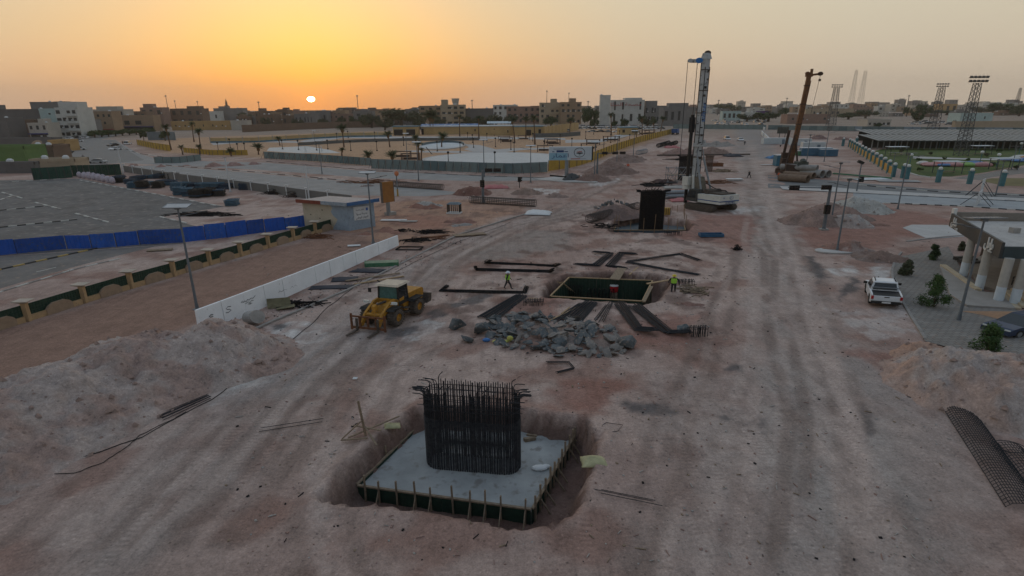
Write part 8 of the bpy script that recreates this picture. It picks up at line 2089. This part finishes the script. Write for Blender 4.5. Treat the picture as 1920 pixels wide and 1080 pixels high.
# ------------------------------------------------------------------ cars
CAR = {k: M('car_' + k, c, .35, .05, 1, spec=.5) for k, c in {'white': (.62, .63, .65), 'silver': (.32, .33, .34), 'black': (.02, .02, .022), 'red': (.26, .03, .03), 'blue': (.015, .03, .07), 'grey': (.12, .125, .13)}.items()}
def car_meshes():
    out = {}
    low = [(-2.15, .3), (-2.2, .62), (-2.05, .86), (-1.2, .92), (1.0, .90), (1.9, .78), (2.18, .62), (2.2, .3)]
    cab = lambda y0, y1, y2, y3, z: MB().hexa([(-.82, y0, .88), (.82, y0, .88), (.82, y3, .88), (-.82, y3, .88), (-.62, y1, z), (.62, y1, z), (.62, y2, z), (-.62, y2, z)])
    for kind, (y0, y1, y2, y3, z) in {'sedan': (-1.75, -1.05, .3, 1.15, 1.42), 'suv': (-2.1, -1.85, .35, 1.15, 1.72)}.items():
        roof = MB().hexa([(-.64, y1 - .03, z - .02), (.64, y1 - .03, z - .02), (.64, y2 + .03, z - .02), (-.64, y2 + .03, z - .02), (-.56, y1 + .1, z + .06), (.56, y1 + .1, z + .06), (.56, y2 - .1, z + .06), (-.56, y2 - .1, z + .06)])
        out[kind] = (MB().extrude_x(low, -.88, .88), cab(y0, y1, y2, y3, z).mesh('windows', DARKGLASS), roof)
    return out
CM = car_meshes(); CBODY = {(k, c): CM[k][0].mesh('body', CAR[c]) for k in CM for c in CAR}; CROOF = {(k, c): CM[k][2].mesh('roof', CAR[c]) for k in CM for c in CAR}
WH = MB().tube((-.1, 0, 0), (.1, 0, 0), .33, 14).mesh('wheel', BLACKP); RIMM = MB().tube((-.108, 0, 0), (.108, 0, 0), .2, 10).mesh('rim', GREYST)
LTR = MB().box((0, 0, 0), (.3, .06, .16)).mesh('light', M('red_tail_lamp', (.35, .015, .02))); LTF = MB().box((0, 0, 0), (.32, .06, .14)).mesh('light', M('lamp_lens', (.6, .62, .6)))
def car(label, px, py, rz, col, kind='sedan', group=None, small=False):
    t = thing('car', label, 'car', G(px, py), rz, group)
    part(t, 'body', CBODY[kind, col], None); part(t, 'windows', CM[kind][1], None); part(t, 'roof', CROOF[kind, col], None)
    for s in (-1, 1):
        for y in (1.35, -1.35):
            w = part(t, 'wheel', WH, None, (s * .8, y, .33))
            if not small: part(w, 'rim', RIMM, None).matrix_basis = Matrix.Identity(4)
        if not small: part(t, 'tail_light', LTR, None, (s * .66, -2.18, .68)); part(t, 'headlight', LTF, None, (s * .66, 2.12, .66))
car('dark blue saloon half out of frame at the right edge', 1912, 622, 1.95, 'blue')
for i, a in enumerate((('white saloon approaching on the left road by the island', 145, 266, 2.6, 'white'), ('white car facing the camera at the left junction', 148, 281, -.9, 'white', 'suv'), ('dark saloon parked by the brown-roofed shop', 124, 287, 1.4, 'black'), ('red car parked under the brown shop canopy', 114, 294, 1.0, 'red'), ('black car on the left road ahead of a white one', 212, 274, 2.9, 'black'), ('white car on the left road behind the black one', 217, 281, 2.9, 'white'), ('silver saloon behind the dark green lattice fence', 183, 306, 1.5, 'silver'),
                       ('white car parked below the balcony block, left', 104, 263, 1.2, 'white'), ('silver car parked below the balcony block, middle', 120, 262, 1.2, 'silver'), ('white car parked below the balcony block, right', 129, 261, 1.2, 'white'), ('dark car parked by the garage front', 141, 259, 1.2, 'black'), ('white car parked by the garage front', 158, 259, 1.3, 'white'), ('white van beside the roadside kiosk', 240, 271, .2, 'white', 'suv'), ('white car beside the compound wall in the park', 1060, 247, 1.5, 'white', 'suv'),
                       ('white pickup-like car coming down the dug-up road', 1363, 262, 3.1, 'white', 'suv'), ('white saloon parked on the dug-up road right side', 1388, 264, 3.0, 'white'))): car(*a, group='cars on the streets', small=True)
r = random.Random(4); xs = []
for row_y, x0, x1, st in ((248, 1110, 1170, 15), (242, 1086, 1240, 9), (238.5, 1092, 1245, 9)):
    x = x0
    while x < x1: xs.append((x + r.uniform(-1, 1), row_y + r.uniform(-.4, .4))); x += st
for i, (x, y) in enumerate(sorted(xs)): car(f'parked car, {nth(i)} from the left in the clinic car park', x, y, r.choice((1.4, 1.7, .2)), r.choice(('white', 'white', 'white', 'silver', 'black', 'grey')), r.choice(('sedan', 'suv')), 'cars in the clinic car park', True)
fx = sorted((r.uniform(1335, 1440), r.uniform(226, 236)) for _ in range(20))
for i, (x, y) in enumerate(fx): car(f'distant car, {nth(i)} from the left beyond the far hoarding', x, y, r.choice((0, 1.5, 3.1)), r.choice(('white', 'silver', 'black', 'white')), r.choice(('sedan', 'suv')), 'cars beyond the far hoarding', True)
fx = sorted((r.uniform(1705, 1795), r.uniform(229, 234)) for _ in range(16))
for i, (x, y) in enumerate(fx): car(f'distant car, {nth(i)} from the left on the plain by the blue shed', x, y, r.choice((0, 1.5)), r.choice(('white', 'silver', 'white', 'grey')), 'suv', 'cars on the right plain', True)

# ------------------------------------------------------------------ people
def person(label, px, py, rz, shirt, trous, vest=None, helmet=None, stride=.18, bend=0.0, z=0.0, arms=.1):
    V = []; E_ = []; R_ = []
    def add(p, r_, par=None):
        V.append(p); R_.append(r_)
        if par is not None: E_.append((par, len(V) - 1))
        return len(V) - 1
    def up(y, zz): return (y + bend * (zz - .95), zz - .25 * abs(bend) * (zz - .95))
    pel = add((0, 0, .95), .14); y, zz = up(0, 1.18); sp = add((0, y, zz), .135, pel); y, zz = up(0, 1.38); ch = add((0, y, zz), .15, sp); y, zz = up(.01, 1.5); nk = add((0, y, zz), .06, ch)
    y, zz = up(.03, 1.6); hd_ = add((0, y, zz), .10, nk); y2, z2 = up(.03, 1.71); add((0, y2, z2), .08, hd_)
    for s in (-1, 1):
        st = stride * s
        hp = add((s * .1, 0, .88), .11, pel); kn = add((s * .11, st * .6 + .04, .5), .075, hp); an = add((s * .11, st, .1), .05, kn); add((s * .12, st + .16, .04), .045, an)
        yy, zz = up(0, 1.42); sh = add((s * .2, yy, zz), .07, ch); yy, zz = up(-st * .4, 1.14); el_ = add((s * (.26 + arms), yy, zz), .05, sh); yy, zz = up(-st * .6 + .12, .92); wr = add((s * (.25 + arms), yy, zz), .036, el_); add((s * (.24 + arms), yy + .04, zz - .1), .04, wr)
    me = bpy.data.meshes.new('person'); me.from_pydata(V, E_, []); o = bpy.data.objects.new('person', me)
    sk_ = o.modifiers.new('skin', 'SKIN'); o.modifiers.new('sub', 'SUBSURF').levels = 1
    for i, sv in enumerate(me.skin_vertices[0].data): sv.radius = (R_[i], R_[i]); sv.use_root = i == 0
    em = settled_mesh(o)
    for m_ in (SKIN_, shirt, trous, BLACKP): em.materials.append(m_)
    hz_ = V[nk][2]
    for p in em.polygons:
        c = p.center; p.material_index = 0 if c.z > hz_ - .02 or (abs(c.x) > .2 and c.z < V[pel][2] + .0 and c.z > .7) else 1 if c.z > .97 else 3 if c.z < .1 else 2
        p.use_smooth = True
    t = thing('person', label, 'person', G(px, py) + Vector((0, 0, z)), rz); part(t, 'body', em, None)
    if vest:
        mb = MB(); vs = []
        for f in np.linspace(.98, 1.46, 5):
            yy, zz = up(0, f); w = .2 + .04 * (f - 1)
            vs += [(w * math.cos(a) * 1.0, yy + .175 * math.sin(a), zz) for a in np.linspace(0, 2 * math.pi, 15)[:-1]]
        mb.add(vs, [(j * 14 + i, j * 14 + (i + 1) % 14, (j + 1) * 14 + (i + 1) % 14, (j + 1) * 14 + i) for j in range(4) for i in range(14)]); part(t, 'vest', mb, vest)
    if helmet:
        yy, zz = up(.03, 1.66); part(t, 'helmet', MB().lathe([(.19, 0), (.14, .02), (.135, .08), (.09, .15), (.02, .17)], 12, (0, yy, zz)), helmet)
    return t
SKIN_ = M('skin', (.22, .12, .08), .6, .1); LIME = M('lime_vest', (.32, .62, .06), .6, .08, emit=None); DKC = M('dark_cloth', (.02, .022, .028), .9, .3, 5); ORG = M('orange_cloth', (.62, .10, .03), .8, .1); GRC = M('grey_cloth', (.12, .12, .13), .9, .2)
HY = M('yellow_helmet', (.6, .48, .04), .4, .05); HW = M('white_helmet', (.6, .66, .74), .4, .05)
person('worker in lime vest and yellow helmet right of the pit', 1262, 549, 2.9, DKC, DKC, LIME, HY, .12)
person('worker in lime vest and white helmet left of the pit', 952, 542, -1.5, DKC, DKC, LIME, HW, .26)
person('crouching worker with dark helmet and lime vest in the pit', 1193, 566, 1.2, LIME, DKC, LIME, DKC, .1, .9, -2.0)
person('stooping worker in pale helmet inside the pit', 1168, 565, -1.0, GRC, DKC, None, HW, .1, .7, -2.0)
person('person in bright orange walking by the brown heaps', 1177, 318, .2, ORG, GRC, None, None, .15)
person('person in dark clothes walking on the haul road', 1404, 334, -1.2, DKC, DKC, None, None, .3)
person('worker in orange vest beside the rusty rig tracks', 1459, 336, .3, GRC, DKC, ORG, None, .1)
person('dark figure standing on the far road near the saloon', 1396, 272, 0, DKC, DKC)
person('pale-shirted figure beyond the rusty rig', 1463, 276, 0, WHITEP, DKC)
person('pedestrian standing by the left road kiosk', 231, 271, .5, DKC, DKC)
person('pedestrian at the edge of the left junction', 157, 300, .5, GRC, RUSTY)

# ------------------------------------------------------------------ the low sun and the dusty air
d_ = SUN_D * 6500
single('sun', MB().ball((0, 0, 0), 1, 28, 18, (38 / WIDE, 38, 26)), M('sun_disc', (1, 1, 1), 1, 0, emit=((1.0, .82, .42), 12.0)), 'white-hot setting sun just above the brown houses', 'sun', (d_.x, d_.y, d_.z + CAM_H))
hm_ = bpy.data.materials.new('haze'); hm_.use_nodes = True; nt = hm_.node_tree; nt.nodes.remove(nt.nodes['Principled BSDF'])
pv = nt.nodes.new('ShaderNodeVolumePrincipled'); pv.inputs['Color'].default_value = (.92, .84, .74, 1); pv.inputs['Density'].default_value = .00013; pv.inputs['Anisotropy'].default_value = .35
nt.links.new(pv.outputs[0], nt.nodes['Material Output'].inputs['Volume'])
o = bpy.data.objects.new('haze', MB().box((0, 1100, 58), (8000, 4400, 130)).mesh('haze', hm_)); COL.objects.link(o)
tag(o, 'dusty evening haze lying over the whole town', 'haze', None, 'stuff')
bpy.data.scenes.remove(TMP)
